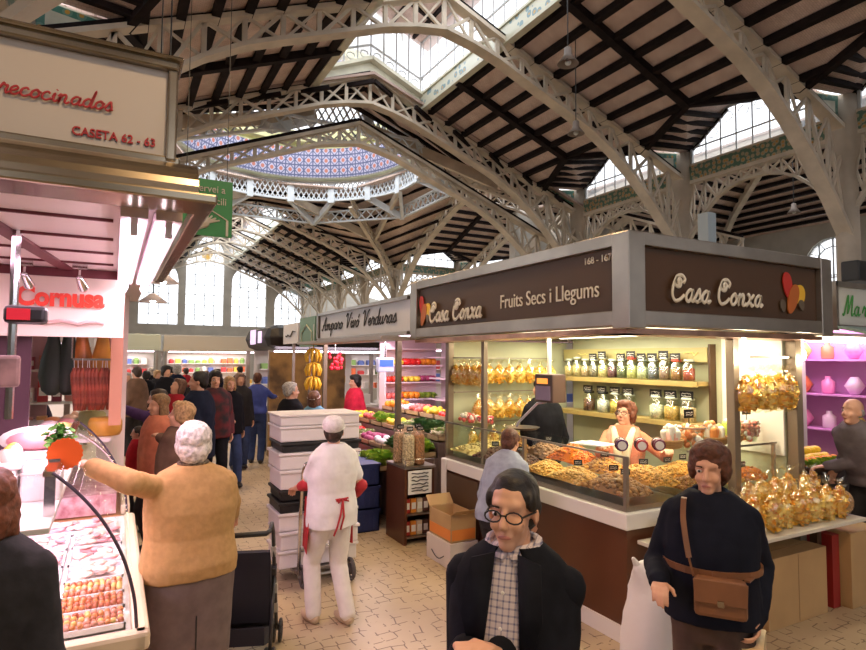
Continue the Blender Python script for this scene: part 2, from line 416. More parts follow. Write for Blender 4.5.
def text(name, s, org, right, up, h, material, parent, sx=1.0, bold=0, align='LEFT'):
    cu = bpy.data.curves.new(name, 'FONT'); cu.body = s; cu.size = h*1.38; cu.extrude = .003; cu.offset = bold; cu.align_x = align
    o = bpy.data.objects.new(name, cu); C.objects.link(o); cu.materials.append(material)
    M = frame(o, org, right, up)
    if parent is not None:
        o.parent = parent; M = PM[parent.name].inverted() @ M
    return to_mesh(o, M @ Matrix.Diagonal((sx, 1, 1, 1)))
def scribble(mb, c, right, up, w_, h, t=.0018, mi=0, rows=2, seed=0):
    rnd = random.Random(seed); c = Vector(c); r = Vector(right); u = Vector(up); nrm = r.cross(u)*.002
    for k in range(rows):
        yy = h*(.5-(k+.5)/rows)*.8; n = 9; pts = []
        for i in range(n): pts.append(c+nrm+r*(w_*(-.42+.84*i/(n-1)))+u*(yy+rnd.uniform(-1, 1)*h*.28/rows))
        for a, b in zip(pts, pts[1:]): mb.bar(a, b, t, t, mi)

# ================================================================== STRUCTURE
b = MB(); b.bx(-22, 32, -14, 56, -.1, 0)
struct('floor', b, FLOOR, 'cream market floor of small tiles with dark broken joints')

XR, ZR, ZE, HALF = 6.65, 10.6, 7.3, 8.35
SL = (ZR-ZE)/HALF
def zroof(s): return ZR+.12-SL*abs(s)            # underside of the boards above the trusses, s from the ridge
def arch_low(u):                                  # lower chord gap below upper, u 0 at eave, 1 at ridge
    return .6+1.95*max(0, 1-u/.5)**2
def make_truss(T, half=HALF, label='', name='roof_truss', drop=0, n=22, low=0):
    """T(s,z) -> point; s from -half to half"""
    b = MB(); prevU = prevL = None
    for i in range(n+1):
        s = -half+2*half*i/n; u = 1-abs(s)/half
        zu = ZR-drop-SL*abs(s)*(half/HALF)**0
        zl = zu-arch_low(u)-low
        if u > .86: zl = zl-.25*((u-.86)/.14); 
        U, L = Vector(T(s, zu)), Vector(T(s, zl))
        if prevU is not None:
            b.bar(prevU, U, .30, .10); b.bar(prevL, L, .34, .09)
            if (i % 2): b.bar(prevU, L, .07, .07); b.bar(prevL, U, .05, .05)
            else: b.bar(prevL, U, .07, .07); b.bar(prevU, L, .05, .05)
        b.bar(U, L, .10, .07)
        prevU, prevL = U, L
    # dark principal rafter over the truss
    for sg in (-1, 1):
        b.bar(T(0, ZR+.1-drop), T(sg*half, ZR-drop-SL*half+.1), .16, .14, 1)
    o = struct(name, b, [IRON, BEAM], label); return o

for i, y in enumerate((2.95, 7.5, 11.95, 16.6)):
    make_truss(lambda s, z, y=y: (XR+s, y, z), label='cream lattice iron roof truss spanning the nave, number %s counted away from the nearest one' % ('one', 'two', 'three', 'four')[i])
make_truss(lambda s, z: (XR+s, 17.5, z), label='heavier lower crossing arch of the nave just before the tiled dome', drop=1.15, low=-.2, n=26)
for i, y in enumerate((32.7, 37.2, 41.7, 46.2, 50.7)):
    make_truss(lambda s, z, y=y: (XR+s, y, z), label='far nave lattice truss beyond the dome, %s from the dome' % ('first', 'second', 'third', 'fourth', 'fifth')[i], n=16)
for i, x in enumerate((15, 19.5, 24)):
    make_truss(lambda s, z, x=x: (x, 24.6+s, z), label='transept lattice truss to the side of the dome, %s from the dome' % ('first', 'second', 'third')[i], n=16)
make_truss(lambda s, z: (-1.7, 24.6+s, z), label='transept lattice truss on the meat stall side of the dome', n=16)

def roof_slope(T, t0, bays, bl, side, label, lant=1.77, dormer=True, ends=0):
    """boards + timbers of one slope. T(s,t,z). side=+1/-1, bays along t of length bl"""
    bd, tm = MB(), MB()
    Z = zroof
    for k in range(bays):
        a, c = t0+k*bl, t0+(k+1)*bl; mid = (a+c)/2
        sv, sp = 6.65, 5.75
        if dormer:
            pts = [(lant, a), (lant, c), (sv, c), (sp, mid), (sv, a)]
        else: pts = [(lant, a), (lant, c), (HALF+.2, c), (HALF+.2, a)]
        P3 = [T(side*s, t, Z(s)) for s, t in pts]
        bd.slab(P3, (0, 0, .08))
        # purlins along t
        s = lant+.25
        while s < (HALF if not dormer else sv):
            if s < sp or not dormer: segs = [(a, c)]
            else:
                q = (s-sp)/(sv-sp); segs = [(a, mid-(mid-a)*q), (mid+(mid-a)*q, c)] if False else [(a, a+(mid-a)*(1-q)), (c-(mid-a)*(1-q), c)]
            for (p, q2) in segs: tm.bar(T(side*s, p, Z(s)-.07), T(side*s, q2, Z(s)-.07), .17, .15)
            s += .62
        e = sp if dormer else HALF
        tm.bar(T(side*lant, mid, Z(lant)-.1), T(side*e, mid, Z(e)-.1), .20, .19)
        if dormer:
            K0, K1 = (HALF, a+.15, 8.2), (HALF, c-.15, 8.2); V0, V1 = (sv, a, Z(sv)), (sv, c, Z(sv)); P1 = (sp, mid, Z(sp)); Q0, Q1 = (HALF, mid-.75, 9.15), (HALF, mid+.75, 9.15)
            for quad in ((V0, P1, Q0, K0), (V1, P1, Q1, K1)):
                q3 = [Vector(T(side*x, y, z)) for x, y, z in quad]
                bd.slab(q3, (0, 0, .07))
                for j in range(1, 6):          # purlins of the dormer
                    f_ = j/6; A = q3[0].lerp(q3[1], f_); B = q3[3].lerp(q3[2], f_)
                    tm.bar(A-Vector((0, 0, .05)), B-Vector((0, 0, .05)), .13, .11)
                tm.bar(q3[0]-Vector((0, 0, .08)), q3[1]-Vector((0, 0, .08)), .15, .15)
                tm.bar(q3[3]-Vector((0, 0, .06)), q3[2]-Vector((0, 0, .06)), .10, .12)
            q3 = [Vector(T(side*x, y, z)) for x, y, z in (P1, Q0, Q1)]
            bd.slab(q3, (0, 0, .07)); tm.bar(q3[0]-Vector((0, 0, .08)), (q3[1]+q3[2])/2-Vector((0, 0, .08)), .15, .15)
    struct('ceiling', bd, BOARD, label+', pinkish boards')
    struct('roof_purlins', tm, BEAM, label+', dark timbers')['kind'] = 'structure'

def clerestory(T, t0, bays, bl, side, label, n0=0):
    for k in range(bays):
        a, c = t0+k*bl, t0+(k+1)*bl; mid = (a+c)/2; S = side*HALF
        poly = [(a+.35, 7.78), (c-.35, 7.78), (c-.35, 8.3), (mid+.75, 9.12), (mid-.75, 9.12), (a+.35, 8.3)]
        g = MB(); g.poly([T(S, t, z) for t, z in poly])
        o = struct('window_%d' % NW(), g, GLASSW, label+', bay %d' % (k+1+n0))
        fr = MB(); top = lambda t: 8.3+.82*min(1, (min(t-a, c-t)-.35)/(bl/2-1.1)) if bl/2 > 1.1 else 9
        for i, (p, q) in enumerate(zip(poly, poly[1:]+poly[:1])): fr.bar(T(S-.02*side, *p), T(S-.02*side, *q), .07, .07)
        nn = 8
        for i in range(1, nn):
            t = a+.35+(bl-.7)*i/nn; fr.bar(T(S-.02*side, t, 7.78), T(S-.02*side, t, top(t)), .028, .03)
        for i in range(0, nn):                 # small scrolls under the raking top
            t = a+.35+(bl-.7)*(i+.5)/nn; zt = top(t)-.28; pts = [T(S-.04*side, t+.16*cos(q), zt+.14*sin(q)) for q in [j*pi/4 for j in range(8)]]
            fr.tube(pts, .011, 4)
        fr.bar(T(S-.02*side, a+.35, 8.28), T(S-.02*side, c-.35, 8.28), .035, .035)
        fr.build('window_frame', MULL, o)
_nw = [0]
def NW(): _nw[0] += 1; return _nw[0]

def arcade(T, t0, bays, bl, side, label, cols=True, skip=()):
    """frieze beam, braced girder and columns along the eave"""
    S = side*HALF; t1 = t0+bays*bl
    fz = MB(); fz.bar(T(S-.02*side, t0, 7.52), T(S-.02*side, t1, 7.52), .16, .44, 0)
    fz.bar(T(S, t0, 7.26), T(S, t1, 7.26), .24, .1, 1); fz.bar(T(S, t0, 7.77), T(S, t1, 7.77), .2, .06, 1)
    struct('trim_frieze', fz, [FRIEZE, IRON], label+', floral tile frieze')
    for k in range(bays):
        a = t0+k*bl; g = MB(); n = 12; pU = pL = None
        for i in range(n+1):
            t = a+bl*i/n; v = abs(2*i/n-1); zl = 6.95-1.7*v**2.4
            U, L = Vector(T(S, t, 7.2)), Vector(T(S, t, zl))
            if pU is not None:
                g.bar(pL, L, .16, .07)
                g.bar(pU if i % 2 else pL, L if i % 2 else U, .05, .05)
                g.bar(pL if i % 2 else pU, U if i % 2 else L, .04, .04)
            g.bar(U, L, .05, .05); pU, pL = U, L
        struct('trim_girder', g, IRON, label+', braced arch girder, bay %d' % (k+1))
    if cols:
        for k in range(bays+1):
            if k in skip: continue
            t = t0+k*bl; c = MB(); p = Vector(T(S, t, 0))
            c.lathe([(.42, 0), (.42, .5), (.26, .7), (.24, 6.6), (.34, 6.9), (.36, 7.3), (.3, 8.2)], p, 14)
            struct('column', c, COLM, label+', column %d' % (k+1), smooth=True)
            # green tile triangle above the truss end
            g = MB(); A = [T(S-.1*side, t, 7.42), T(S-.1*side, t, 8.25), T(S-1.75*side, t, 8.0)]
            g.slab([Vector(q) for q in A], Vector(T(0, .12, 0))-Vector(T(0, 0, 0)), 1)
            cen = sum((Vector(q) for q in A), Vector())/3
            sh = Vector(T(0, -.03, 0))-Vector(T(0, 0, 0))
            B = [cen+(Vector(q)-cen)*.84+sh for q in A]; g.slab(B, -sh*.5, 0)
            sh2 = sh*1.6; D = [cen+(Vector(q)-cen)*.35+sh2 for q in A]; g.slab(D, -sh*.5, 1)
            struct('trim_tile_panel', g, [GTILE, CREAM], label+', green tiled triangle at column %d' % (k+1))

def lantern(T, t0, t1, label, endcap=True, nb=.5):
    for side in (-1, 1):
        S = side*1.77; zb = zroof(1.77)
        fz = MB(); fz.bar(T(S, t0, zb+.12), T(S, t1, zb+.12), .1, .42, 0); fz.bar(T(S, t0, zb+.36), T(S, t1, zb+.36), .2, .07, 1); fz.bar(T(S, t0, zb-.12), T(S, t1, zb-.12), .2, .1, 1)
        struct('trim_lantern_sill', fz, [FRIEZE2, CREAM], label+', painted sill on the %s side' % ('column' if side > 0 else 'stall'))
        g = MB(); g.poly([T(S, t0, zb+.36), T(S, t1, zb+.36), T(S, t1, zb+2.1), T(S, t0, zb+2.1)])
        o = struct('window_%d' % NW(), g, GLASSW, label+', glazed side wall, %s side' % ('column' if side > 0 else 'stall'))
        fr = MB(); t = t0
        while t <= t1+.01: fr.bar(T(S, t, zb+.36), T(S, t, zb+2.1), .03, .03); t += nb
        for z in (.95, 2.1): fr.bar(T(S, t0, zb+z), T(S, t1, zb+z), .05, .05)
        fr.build('window_frame', MULL, o)
    zb = zroof(1.77)
    rf, tm = MB(), MB()
    for side in (-1, 1):
        rf.slab([T(side*2.1, t0, zb+2.0), T(side*2.1, t1+.2, zb+2.0), T(0, t1+.2, zb+2.9), T(0, t0, zb+2.9)], (0, 0, .08))
        t = t0+1
        while t < t1+.3: tm.bar(T(side*2.1, t, zb+1.95), T(0, t, zb+2.85), .1, .12); t += 2.27
        for q in (.35, .7): tm.bar(T(side*2.1*q, t0, zb+2.85-.9*q), T(side*2.1*q, t1, zb+2.85-.9*q), .09, .1)
    struct('ceiling', rf, BOARD, label+', little gabled roof'); struct('roof_purlins', tm, BEAM, label+', timbers of the gabled roof')
    if endcap:
        e = MB()
        for side in (-1, 1):
            q = [T(0, t1, ZR-.02), T(side*1.8, t1, zb-.2), T(side*1.8, t1, zb+.28), T(0, t1, ZR+.5)]
            e.slab([Vector(v) for v in q], Vector(T(0, .15, 0))-Vector(T(0, 0, 0)))
            e.bar(T(0, t1-.1, ZR+.52), T(side*1.8, t1-.1, zb+.3), .3, .1)
        struct('trim_lantern_cornice', e, CREAM, label+', cream gable cornice')
        g = MB(); g.poly([T(0, t1, ZR+.5), T(1.77, t1, zb+.3), T(1.77, t1, zb+2.1), T(0, t1, zb+2.9), T(-1.77, t1, zb+2.1), T(-1.77, t1, zb+.3)])
        o = struct('window_%d' % NW(), g, GLASSW, label+', glazed end gable')
        fr = MB()
        for i in range(-4, 5):
            s = i*.43; fr.bar(T(s, t1-.03, ZR+.5-SL*abs(s)), T(s, t1-.03, zb+2.9-.45*abs(s)), .04, .04)
            if i < 4:
                s += .215; pts = [T(s+.13*cos(q), t1-.04, ZR+.75-SL*abs(s)+.11*sin(q)) for q in [j*pi/4 for j in range(8)]]; fr.tube(pts, .018, 4)
        for side in (-1, 1): fr.bar(T(0, t1-.03, ZR+1.0), T(side*1.77, t1-.03, ZR+1.0-SL*1.77), .05, .05)
        fr.build('window_frame', MULL, o)

BL = 4.52
TN = lambda s, t, z: (XR+s, t, z)
roof_slope(TN, -1.52, 4, BL, 1, 'nave roof slope on the column side'); roof_slope(TN, -1.52, 4, BL, -1, 'nave roof slope over the meat stall')
for sd, nm in ((1, 'nave eave behind the nut stall'), (-1, 'nave eave over the meat stall')):
    clerestory(TN, -1.52, 4, BL, sd, 'glazed dormer in the '+nm); arcade(TN, -1.52, 4, BL, sd, nm)
lantern(TN, -1.5, 16.6, 'near roof lantern')
TF = lambda s, t, z: (XR+s, t, z)
roof_slope(TF, 33, 4, 5.0, 1, 'far nave roof slope on the column side'); roof_slope(TF, 33, 4, 5.0, -1, 'far nave roof slope over the meat stall side')
for sd, nm in ((1, 'far nave eave on the column side'), (-1, 'far nave eave over the meat stall side')):
    clerestory(TF, 33, 4, 5.0, sd, 'glazed dormer in the '+nm); arcade(TF, 33, 4, 5.0, sd, nm)
lantern(TF, 34.5, 52.5, 'far roof lantern beyond the dome', endcap=False, nb=.75)
TT = lambda s, t, z: (t, 24.6+s, z)
roof_slope(TT, 15, 2, 4.52, 1, 'transept roof slope facing the camera', lant=0.1)
clerestory(TT, 15, 2, 4.52, 1, 'glazed dormer at the far transept eave'); arcade(TT, 15, 2, 4.52, 1, 'far transept eave', skip=(0,))
TL = lambda s, t, z: (-t, 24.6+s, z)
roof_slope(TL, 1.7, 2, 4.52, 1, 'transept roof slope behind the meat stall', lant=0.1)
clerestory(TL, 1.7, 2, 4.52, 1, 'glazed dormer at the far transept eave behind the meat stall'); arcade(TL, 1.7, 2, 4.52, 1, 'far transept eave behind the meat stall', skip=(0,))

# --- dome over the crossing
DC = Vector((XR, 24.6, 0)); DR = 5.25
def pol(r, a, z): return Vector((DC.x+r*cos(a), DC.y+r*sin(a), z))
b = MB(); n = 64
for i in range(n):
    a0, a1 = 2*pi*i/n, 2*pi*(i+1)/n
    for z in (10.05, 10.95): b.bar(pol(DR, a0, z), pol(DR, a1, z), .14, .1)
    b.bar(pol(DR, a0, 10.05), pol(DR, a1, 10.95), .07, .06); b.bar(pol(DR, a1, 10.05), pol(DR, a0, 10.95), .07, .06)
    am = (a0+a1)/2
    b.bar(pol(DR, am, 10.05), pol(DR, a1, 10.5), .05, .05); b.bar(pol(DR, a0, 10.5), pol(DR, am, 10.95), .05, .05)
    b.bar(pol(DR, am, 10.05), pol(DR, a0, 10.5), .05, .05); b.bar(pol(DR, a1, 10.5), pol(DR, am, 10.95), .05, .05)
for i in range(16):
    a = 2*pi*(i+.5)/16; M_ = Matrix.Rotation(a, 3, 'Z'); b.box(pol(DR, a, 10.45), (.2, .32, 1.1), 0, M_)
struct('trim_dome_ring', b, IRONW, 'white lattice iron ring girder under the tiled dome')
def band(name, prof, material, label, seg=64, smooth=True):
    b = MB()
    for i in range(seg):
        a0, a1 = 2*pi*i/seg, 2*pi*(i+1)/seg
        for (r1, z1), (r2, z2) in zip(prof, prof[1:]):
            b.add([(r1*cos(a0), r1*sin(a0), z1), (r1*cos(a1), r1*sin(a1), z1), (r2*cos(a1), r2*sin(a1), z2), (r2*cos(a0), r2*sin(a0), z2)], [(0, 1, 2, 3)])
    o = struct(name, b, material, label, smooth=smooth); o.location = (DC.x, DC.y, 0); PM[o.name] = Matrix.Translation(DC); return o
band('trim_dome_cornice', [(4.95, 10.95), (5.35, 11.0), (5.15, 11.1), (5.0, 11.15)], CREAM, 'cream moulding between the lattice ring and mosaic of the dome')
band('wall_dome_mosaic', [(5.03, 11.12), (4.85, 12.6)], MOSAIC, 'red and blue star mosaic band around the dome drum')
band('wall_dome_band', [(4.85, 12.6), (4.95, 12.75), (4.6, 12.85), (4.5, 13.35)], mat('pale_yellow_tile', (.62, .60, .32), .4, var=.25, scale=1.6), 'pale yellow painted tile band of the dome')
w1 = band('window_dome', [(4.5, 13.35), (4.3, 15.9)], GLASSW, 'ring of milky windows under the dome cap', smooth=False)
fr = MB()
for i in range(32):
    a = 2*pi*i/32; fr.bar((4.45*cos(a), 4.45*sin(a), 13.35), (4.28*cos(a), 4.28*sin(a), 15.9), .1 if i % 2 else .3, .08)
fr.build('window_frame', IRONW, w1)
band('ceiling_dome', [(4.4, 15.85), (4.1, 17.0), (3.2, 18.2), (1.8, 19.0), (.01, 19.3)], CREAM, 'cream dome cap above the ring of windows')
# pendentive roofs of the crossing with struts
bd, tm, st = MB(), MB(), MB()
for qx, qy in ((1, 1), (-1, 1), (1, -1), (-1, -1)):
    cor = Vector((DC.x+qx*HALF, DC.y+qy*HALF, 7.5)); base = math.atan2(qy, qx)
    for sg in (-1, 1):
        A0, A1 = pol(DR+.1, base, 10.6), pol(DR+.1, base+sg*pi/4, 10.8)
        mid = Vector((DC.x+(qx*HALF if (sg*qx*qy < 0) else 0), DC.y+(qy*HALF if (sg*qx*qy > 0) else 0), 10.55))
        bd.slab([A0, A1, mid, cor], (0, 0, .08))
        for j in range(1, 10):
            q = j/10; e = MB
            tm.bar(A0.lerp(cor, q)-Vector((0, 0, .22)), (A1.lerp(mid, q/.4) if q < .4 else mid.lerp(cor, (q-.4)/.6))-Vector((0, 0, .22)), .1, .12)
        st.bar(pol(DR, base+sg*pi/5, 10.2), cor.lerp(pol(DR, base, 10.2), .5)+Vector((0, 0, -.2)), .14, .4)
    # lattice rib from ring to corner column
    pr = None
    for j in range(13):
        q = j/12; U = pol(DR, base, 10.1).lerp(cor+Vector((0, 0, -.2)), q); L = U-Vector((0, 0, .45+1.6*max(0, q-.5)**2*2))
        if pr: 
            st.bar(pr[0], U, .2, .09); st.bar(pr[1], L, .2, .09); st.bar(pr[0], L, .06, .06); st.bar(pr[1], U, .06, .06)
        pr = (U, L)
struct('ceiling', bd, BOARD, 'corner roofs between the dome and the four arches'); struct('roof_purlins', tm, BEAM, 'dark timbers of the corner roofs by the dome')
struct('trim_dome_ribs', st, IRON, 'lattice ribs running from the dome ring down to the corner columns')
# octagonal lattice brace below the ring
b = MB()
for i in range(8):
    a0, a1 = pi/8+i*pi/4, pi/8+(i+1)*pi/4; p, q = pol(6.6, a0, 9.15), pol(6.6, a1, 9.15)
    for k in range(10):
        s0, s1 = p.lerp(q, k/10), p.lerp(q, (k+1)/10); up = Vector((0, 0, .55))
        b.bar(s0, s1, .12, .08); b.bar(s0+up, s1+up, .12, .08); b.bar(s0, s1+up, .06, .05); b.bar(s1, s0+up, .06, .05)
    b.bar(p, pol(DR, a0+.22, 10.1), .16, .3); b.bar(p, pol(DR, a0-.22, 10.1), .16, .3)
struct('trim_dome_brace', b, IRONW, 'white lattice braces joining the dome ring to the crossing roofs')

# --- end wall of the nave with arched windows
def wall_with_arches(name, label, T, s0, s1, h0, h1, wins, apex=None):
    """wall in plane; T(s,z); wins: (centre, half-width, z0, zspring, circle?)"""
    b = MB(); n = 12
    xs = sorted(wins, key=lambda w_: w_[0]); cur = s0
    top = lambda s: h1 if apex is None else max(h0, apex[1]-apex[2]*abs(s-apex[0]))
    nrm = Vector(T(0, 0)); nrm = (Vector(T(1, 0))-nrm).cross(Vector(T(0, 1))-nrm).normalized()*.4
    for (c, hw, z0, zs) in xs:
        if c-hw > cur: b.slab([T(cur, 0), T(c-hw, 0), T(c-hw, top(c-hw)), T(cur, top(cur))], nrm)
        if z0 > 0: b.slab([T(c-hw, 0), T(c+hw, 0), T(c+hw, z0), T(c-hw, z0)], nrm)
        pr = None
        for i in range(n+1):
            a = pi-pi*i/n; s, z = c+hw*cos(a), zs+hw*sin(a)
            if pr: b.slab([T(pr[0], pr[1]), T(s, z), T(s, top(s)), T(pr[0], top(pr[0]))], nrm)
            pr = (s, z)
        cur = c+hw
    b.slab([T(cur, 0), T(s1, 0), T(s1, top(s1)), T(cur, top(cur))], nrm)
    struct(name, b, WALLM, label)
    for j, (c, hw, z0, zs) in enumerate(xs):
        g = MB(); pts = [T(c-hw, z0), T(c+hw, z0)]+[T(c+hw*cos(pi*i/n), zs+hw*sin(pi*i/n)) for i in range(n+1)]
        g.poly([Vector(p)+nrm*.5 for p in pts]); o = struct('window_%d' % NW(), g, GLASSW, label+', arched window %d' % (j+1))
        fr = MB(); o_ = nrm*.4
        P_ = lambda s, z: Vector(T(s, z))+o_
        fr.tube([P_(c+hw*cos(pi*i/n), zs+hw*sin(pi*i/n)) for i in range(n+1)], .06, 4)
        fr.tube([P_(c+hw*.6*cos(2*pi*i/n), zs+.1+hw*.6*sin(2*pi*i/n)) for i in range(n+1)], .035, 4)
        for q in (-.5, 0, .5): fr.bar(P_(c+hw*q, z0), P_(c+hw*q, zs+hw*math.sqrt(1-q*q)), .06, .06)
        zz = z0
        while zz < zs: fr.bar(P_(c-hw, zz), P_(c+hw, zz), .05, .05); zz += .85
        for i in range(1, 6): fr.bar(P_(c+hw*.6*cos(pi*i/6), zs+.1+hw*.6*sin(pi*i/6)), P_(c+hw*cos(pi*i/6), zs+hw*sin(pi*i/6)), .035, .035)
        fr.build('window_frame', MULL, o)
    return b
WY = 53
wall_with_arches('wall_back', 'pale gable wall closing the far end of the nave', lambda s, z: (s, WY, z), -10, 23, 7.4, 0,
    [(XR-.1, 1.5, 4.6, 10.6), (XR-3.6, 1.45, 4.6, 8.4), (XR+3.5, 1.45, 4.6, 8.4), (XR-7.1, 1.2, 4.6, 6.8), (XR+7.0, 1.3, 4.6, 6.7)], apex=(XR, 13.6, .55))
b = MB(); b.ell((XR, WY-.15, 10.7), (.5, .05, .6), nu=4, nv=4); struct('trim_window_star', b, mat('yellow_crest', (.8, .45, .05), .4), 'small yellow diamond crest in the tallest window of the end wall')
b = MB()
for c, w_ in ((XR-3.9, 1.5), (XR+.6, 1.2)):
    g = MB(); pts = [(c-w_, WY-.08, 2.2), (c+w_, WY-.08, 2.2)]+[(c+w_*cos(pi*i/12), WY-.08, 2.4+w_*sin(pi*i/12)) for i in range(13)]; g.poly(pts)
    o = struct('window_%d' % NW(), g, mat('fanlight_glass', (.75, .82, .88), .3, emis=.0), 'low fanlight over a doorway in the end wall, %s' % ('under the leftmost tall window' if w_ > 1.3 else 'under the middle window'))
    g = MB(); g.bar((c, WY-.12, 2.2), (c, WY-.12, 2.4+w_), .08); g.box((c, WY-.14, 3.1), (.8, .06, .8), 0, Matrix.Rotation(pi/4, 3, 'Y')); g.build('window_frame', MULL, o)
# --- side hall beyond the columns: hipped roof with radiating ribs, arched walls
AP = Vector((20.0, 12.0, 10.0)); EZ = 8.3
cor = [Vector((15.4, 21, EZ)), Vector((28.5, 21, EZ)), Vector((28.5, 2, EZ)), Vector((15.4, 2, EZ))]
bd, tm, rb = MB(), MB(), MB()
for i in (0, 1, 2):
    A, B = cor[i], cor[i+1]; bd.slab([A, B, AP], (0, 0, .08))
    for j in range(1, 12): tm.bar(A.lerp(AP, j/12)-Vector((0, 0, .1)), B.lerp(AP, j/12)-Vector((0, 0, .1)), .16, .14)
for P_ in (cor[0], cor[1], cor[2], (cor[0]+cor[1])/2+Vector((-2.5, 0, 0))):
    pr = None
    for j in range(22):
        q = j/10; p = AP.lerp(P_, q)-Vector((0, 0, .25+2.2*max(0, q-.55)**2*4))
        if pr: rb.bar(pr, p, .22, .3)
        pr = p
    rb.bar(pr, Vector((pr.x, pr.y, 0)), .35, .35)
struct('ceiling', bd, BOARD, 'lower hipped roof of the side hall'); struct('roof_purlins', tm, BEAM, 'dark timbers of the side hall roof'); struct('trim_side_ribs', rb, IRON, 'curved ribs and posts of the side hall')
wall_with_arches('wall_side_hall', 'side hall wall behind the nut stall', lambda s, z: (s, 21, z), 15, 28.5, EZ, EZ, [(18.6, 1.5, 3.6, 6.2), (23.2, 1.6, 3.6, 6.2)])
wall_with_arches('wall_right', 'outer wall of the side hall', lambda s, z: (28.5, s, z), 0, 21, EZ, EZ, [(5, 1.5, 3.6, 6.2), (10.2, 1.5, 3.6, 6.2), (15.0, 1.2, 4.2, 6.4)])
# walls closing the hall around and behind the camera, with their own windows
wall_with_arches('wall_front', 'entrance wall of the nave behind the viewpoint', lambda s, z: (s, -12, z), -22, 29, 9, 0, [(XR, 1.6, 3, 9.4), (XR-4, 1.4, 3, 7.5), (XR+4, 1.4, 3, 7.5), (-12, 2, 3, 6), (-5, 2, 3, 6), (20, 2, 3, 6)], apex=(XR, 13.0, .45))
wall_with_arches('wall_left', 'outer wall beyond the meat stall', lambda s, z: (-20, s, z), -12, 53, 9, 9, [(q, 2.0, 3, 6) for q in (-6, 0, 6, 12, 18, 24, 30, 36, 42, 48)])
b = MB(); b.slab([(-20.4, -12, 8.8), (-1.9, -12, 7.6), (-1.9, 16.4, 7.6), (-20.4, 16.4, 8.8)], (0, 0, .1)); b.slab([(-20.4, 33, 8.8), (-1.9, 33, 7.6), (-1.9, 53, 7.6), (-20.4, 53, 8.8)], (0, 0, .1))
b.slab([(-1.7, -12, 7.6), (XR, -12, 10.6), (XR, -1.5, 10.6), (-1.7, -1.5, 7.6)], (0, 0, .1)); b.slab([(XR, -12, 10.6), (15, -12, 7.6), (15, -1.5, 7.6), (XR, -1.5, 10.6)], (0, 0, .1))
b.slab([(15, -12, 8.3), (28.6, -12, 8.3), (28.6, 2, 8.3), (15, 2, 8.3)], (0, 0, .1))
struct('ceiling', b, BOARD, 'side aisle roofs over the outer stalls')
b = MB(); b.bx(28.4, 28.7, -12, 0, 0, 8.4); b.bx(22.5, 23, 21, 53, 0, 7.6); struct('wall_right', b, WALLM, 'plain stretch of the outer side wall')

# ================================================================== NUT STALL (corner kiosk)
LX, LY = (0, -1, 0), (1, 0, 0)          # reading directions of the two faces
UP = (0, 0, 1)
SIGNW = mat('cream_sign_letters', (.80, .76, .66), .5)
k = thing('stall_canopy', 'brown and steel canopy of the corner nut stall with raised cream lettering', 'market stall canopy', (3.2, 3.06, 0))
b = MB()                                   # steel frame
x0, x1, y0, y1 = 2.9, 5.15, 2.75, 5.88
for (z, h) in ((2.79, .09), (2.27, .10)):
    b.bx(x0-.02, x0+.10, y0-.02, y1, z-h/2, z+h/2); b.bx(x0-.02, x1, y0-.02, y0+.10, z-h/2, z+h/2); b.bx(x0, x1, y1-.1, y1+.02, z-h/2, z+h/2); b.bx(x1-.1, x1+.02, y0, y1, z-h/2, z+h/2)
for (x, y) in ((x0+.05, y0+.05), (x0+.05, y1-.05), (x1-.05, y0+.05), (x1-.05, y1-.05)): b.bx(x-.075, x+.075, y-.075, y+.075, 2.2, 2.83)
b.build('canopy_frame', STEEL, k, True, bevel=.006)
b = MB(); b.bx(x0+.02, x0+.05, y0+.13, y1-.13, 2.30, 2.75); b.bx(x0+.13, x1-.13, y0+.02, y0+.05, 2.30, 2.75); b.bx(x0+.13, x1-.13, y1-.05, y1-.02, 2.3, 2.75)
fp = b.build('fascia_panel', BROWN, k, True)
script('lettering', 'Casa Conxa', (x0-.01, 5.48, 2.375), LX, UP, .19, .08, SIGNW, k, sx=.93)
text('lettering', 'Fruits Secs i Llegums', (x0+.015, 4.22, 2.43), LX, UP, .12, SIGNW, k, sx=.86)
text('stall_number', '168 - 167', (x0+.015, 3.18, 2.665), LX, UP, .05, SIGNW, k)
script('lettering', 'Casa Conxa', (3.27, y0-.01, 2.40), LY, UP, .175, .075, SIGNW, k, sx=1.0)
RED = mat('logo_red', (.55, .03, .02), .5); ORA = mat('logo_orange', (.50, .13, .02), .5); YEL = mat('logo_yellow', (.85, .52, .03), .5); DRK = mat('logo_dark_brown', (.13, .10, .07), .5)
def logo(P_):
    for (u, v, ru, rv, a, mm, d) in ((.06, .27, .05, .11, .15, RED, .0), (.11, .16, .055, .13, -.35, ORA, .004), (.20, .20, .055, .085, .0, YEL, .0), (-.0, .10, .03, .05, .1, DRK, .0), (.205, .115, .03, .045, .2, DRK, .006)):
        b = MB(); n = 20; pts = []
        for i in range(n):
            t = 2*pi*i/n; x, z = ru*cos(t)*(1+.18*sin(t)), rv*sin(t); pts.append(P_(u+x*cos(a)-z*sin(a), v+x*sin(a)+z*cos(a), d))
        nn = (pts[1]-pts[0]).cross(pts[2]-pts[0]).normalized(); b.slab(pts, nn*.008)
        b.build('logo_leaf', mm, k, True)
logo(lambda u, v, d: Vector((x0+.012-d, 5.74-u*1.0, 2.31+v*.95)))
logo(lambda u, v, d: Vector((4.55+u*1.15, y0+.012-d, 2.33+v*.95)))
b = MB(); b.bx(x0+.1, x1-.1, y0+.1, y1-.1, 2.74, 2.80); b.build('canopy_roof', OFFW, k, True)
b = MB(); b.bx(x0+.1, x1-.1, y0+.1, y1-.1, 2.28, 2.31); b.build('soffit', mat('soffit_cream', (.66, .62, .48), .5), k, True)
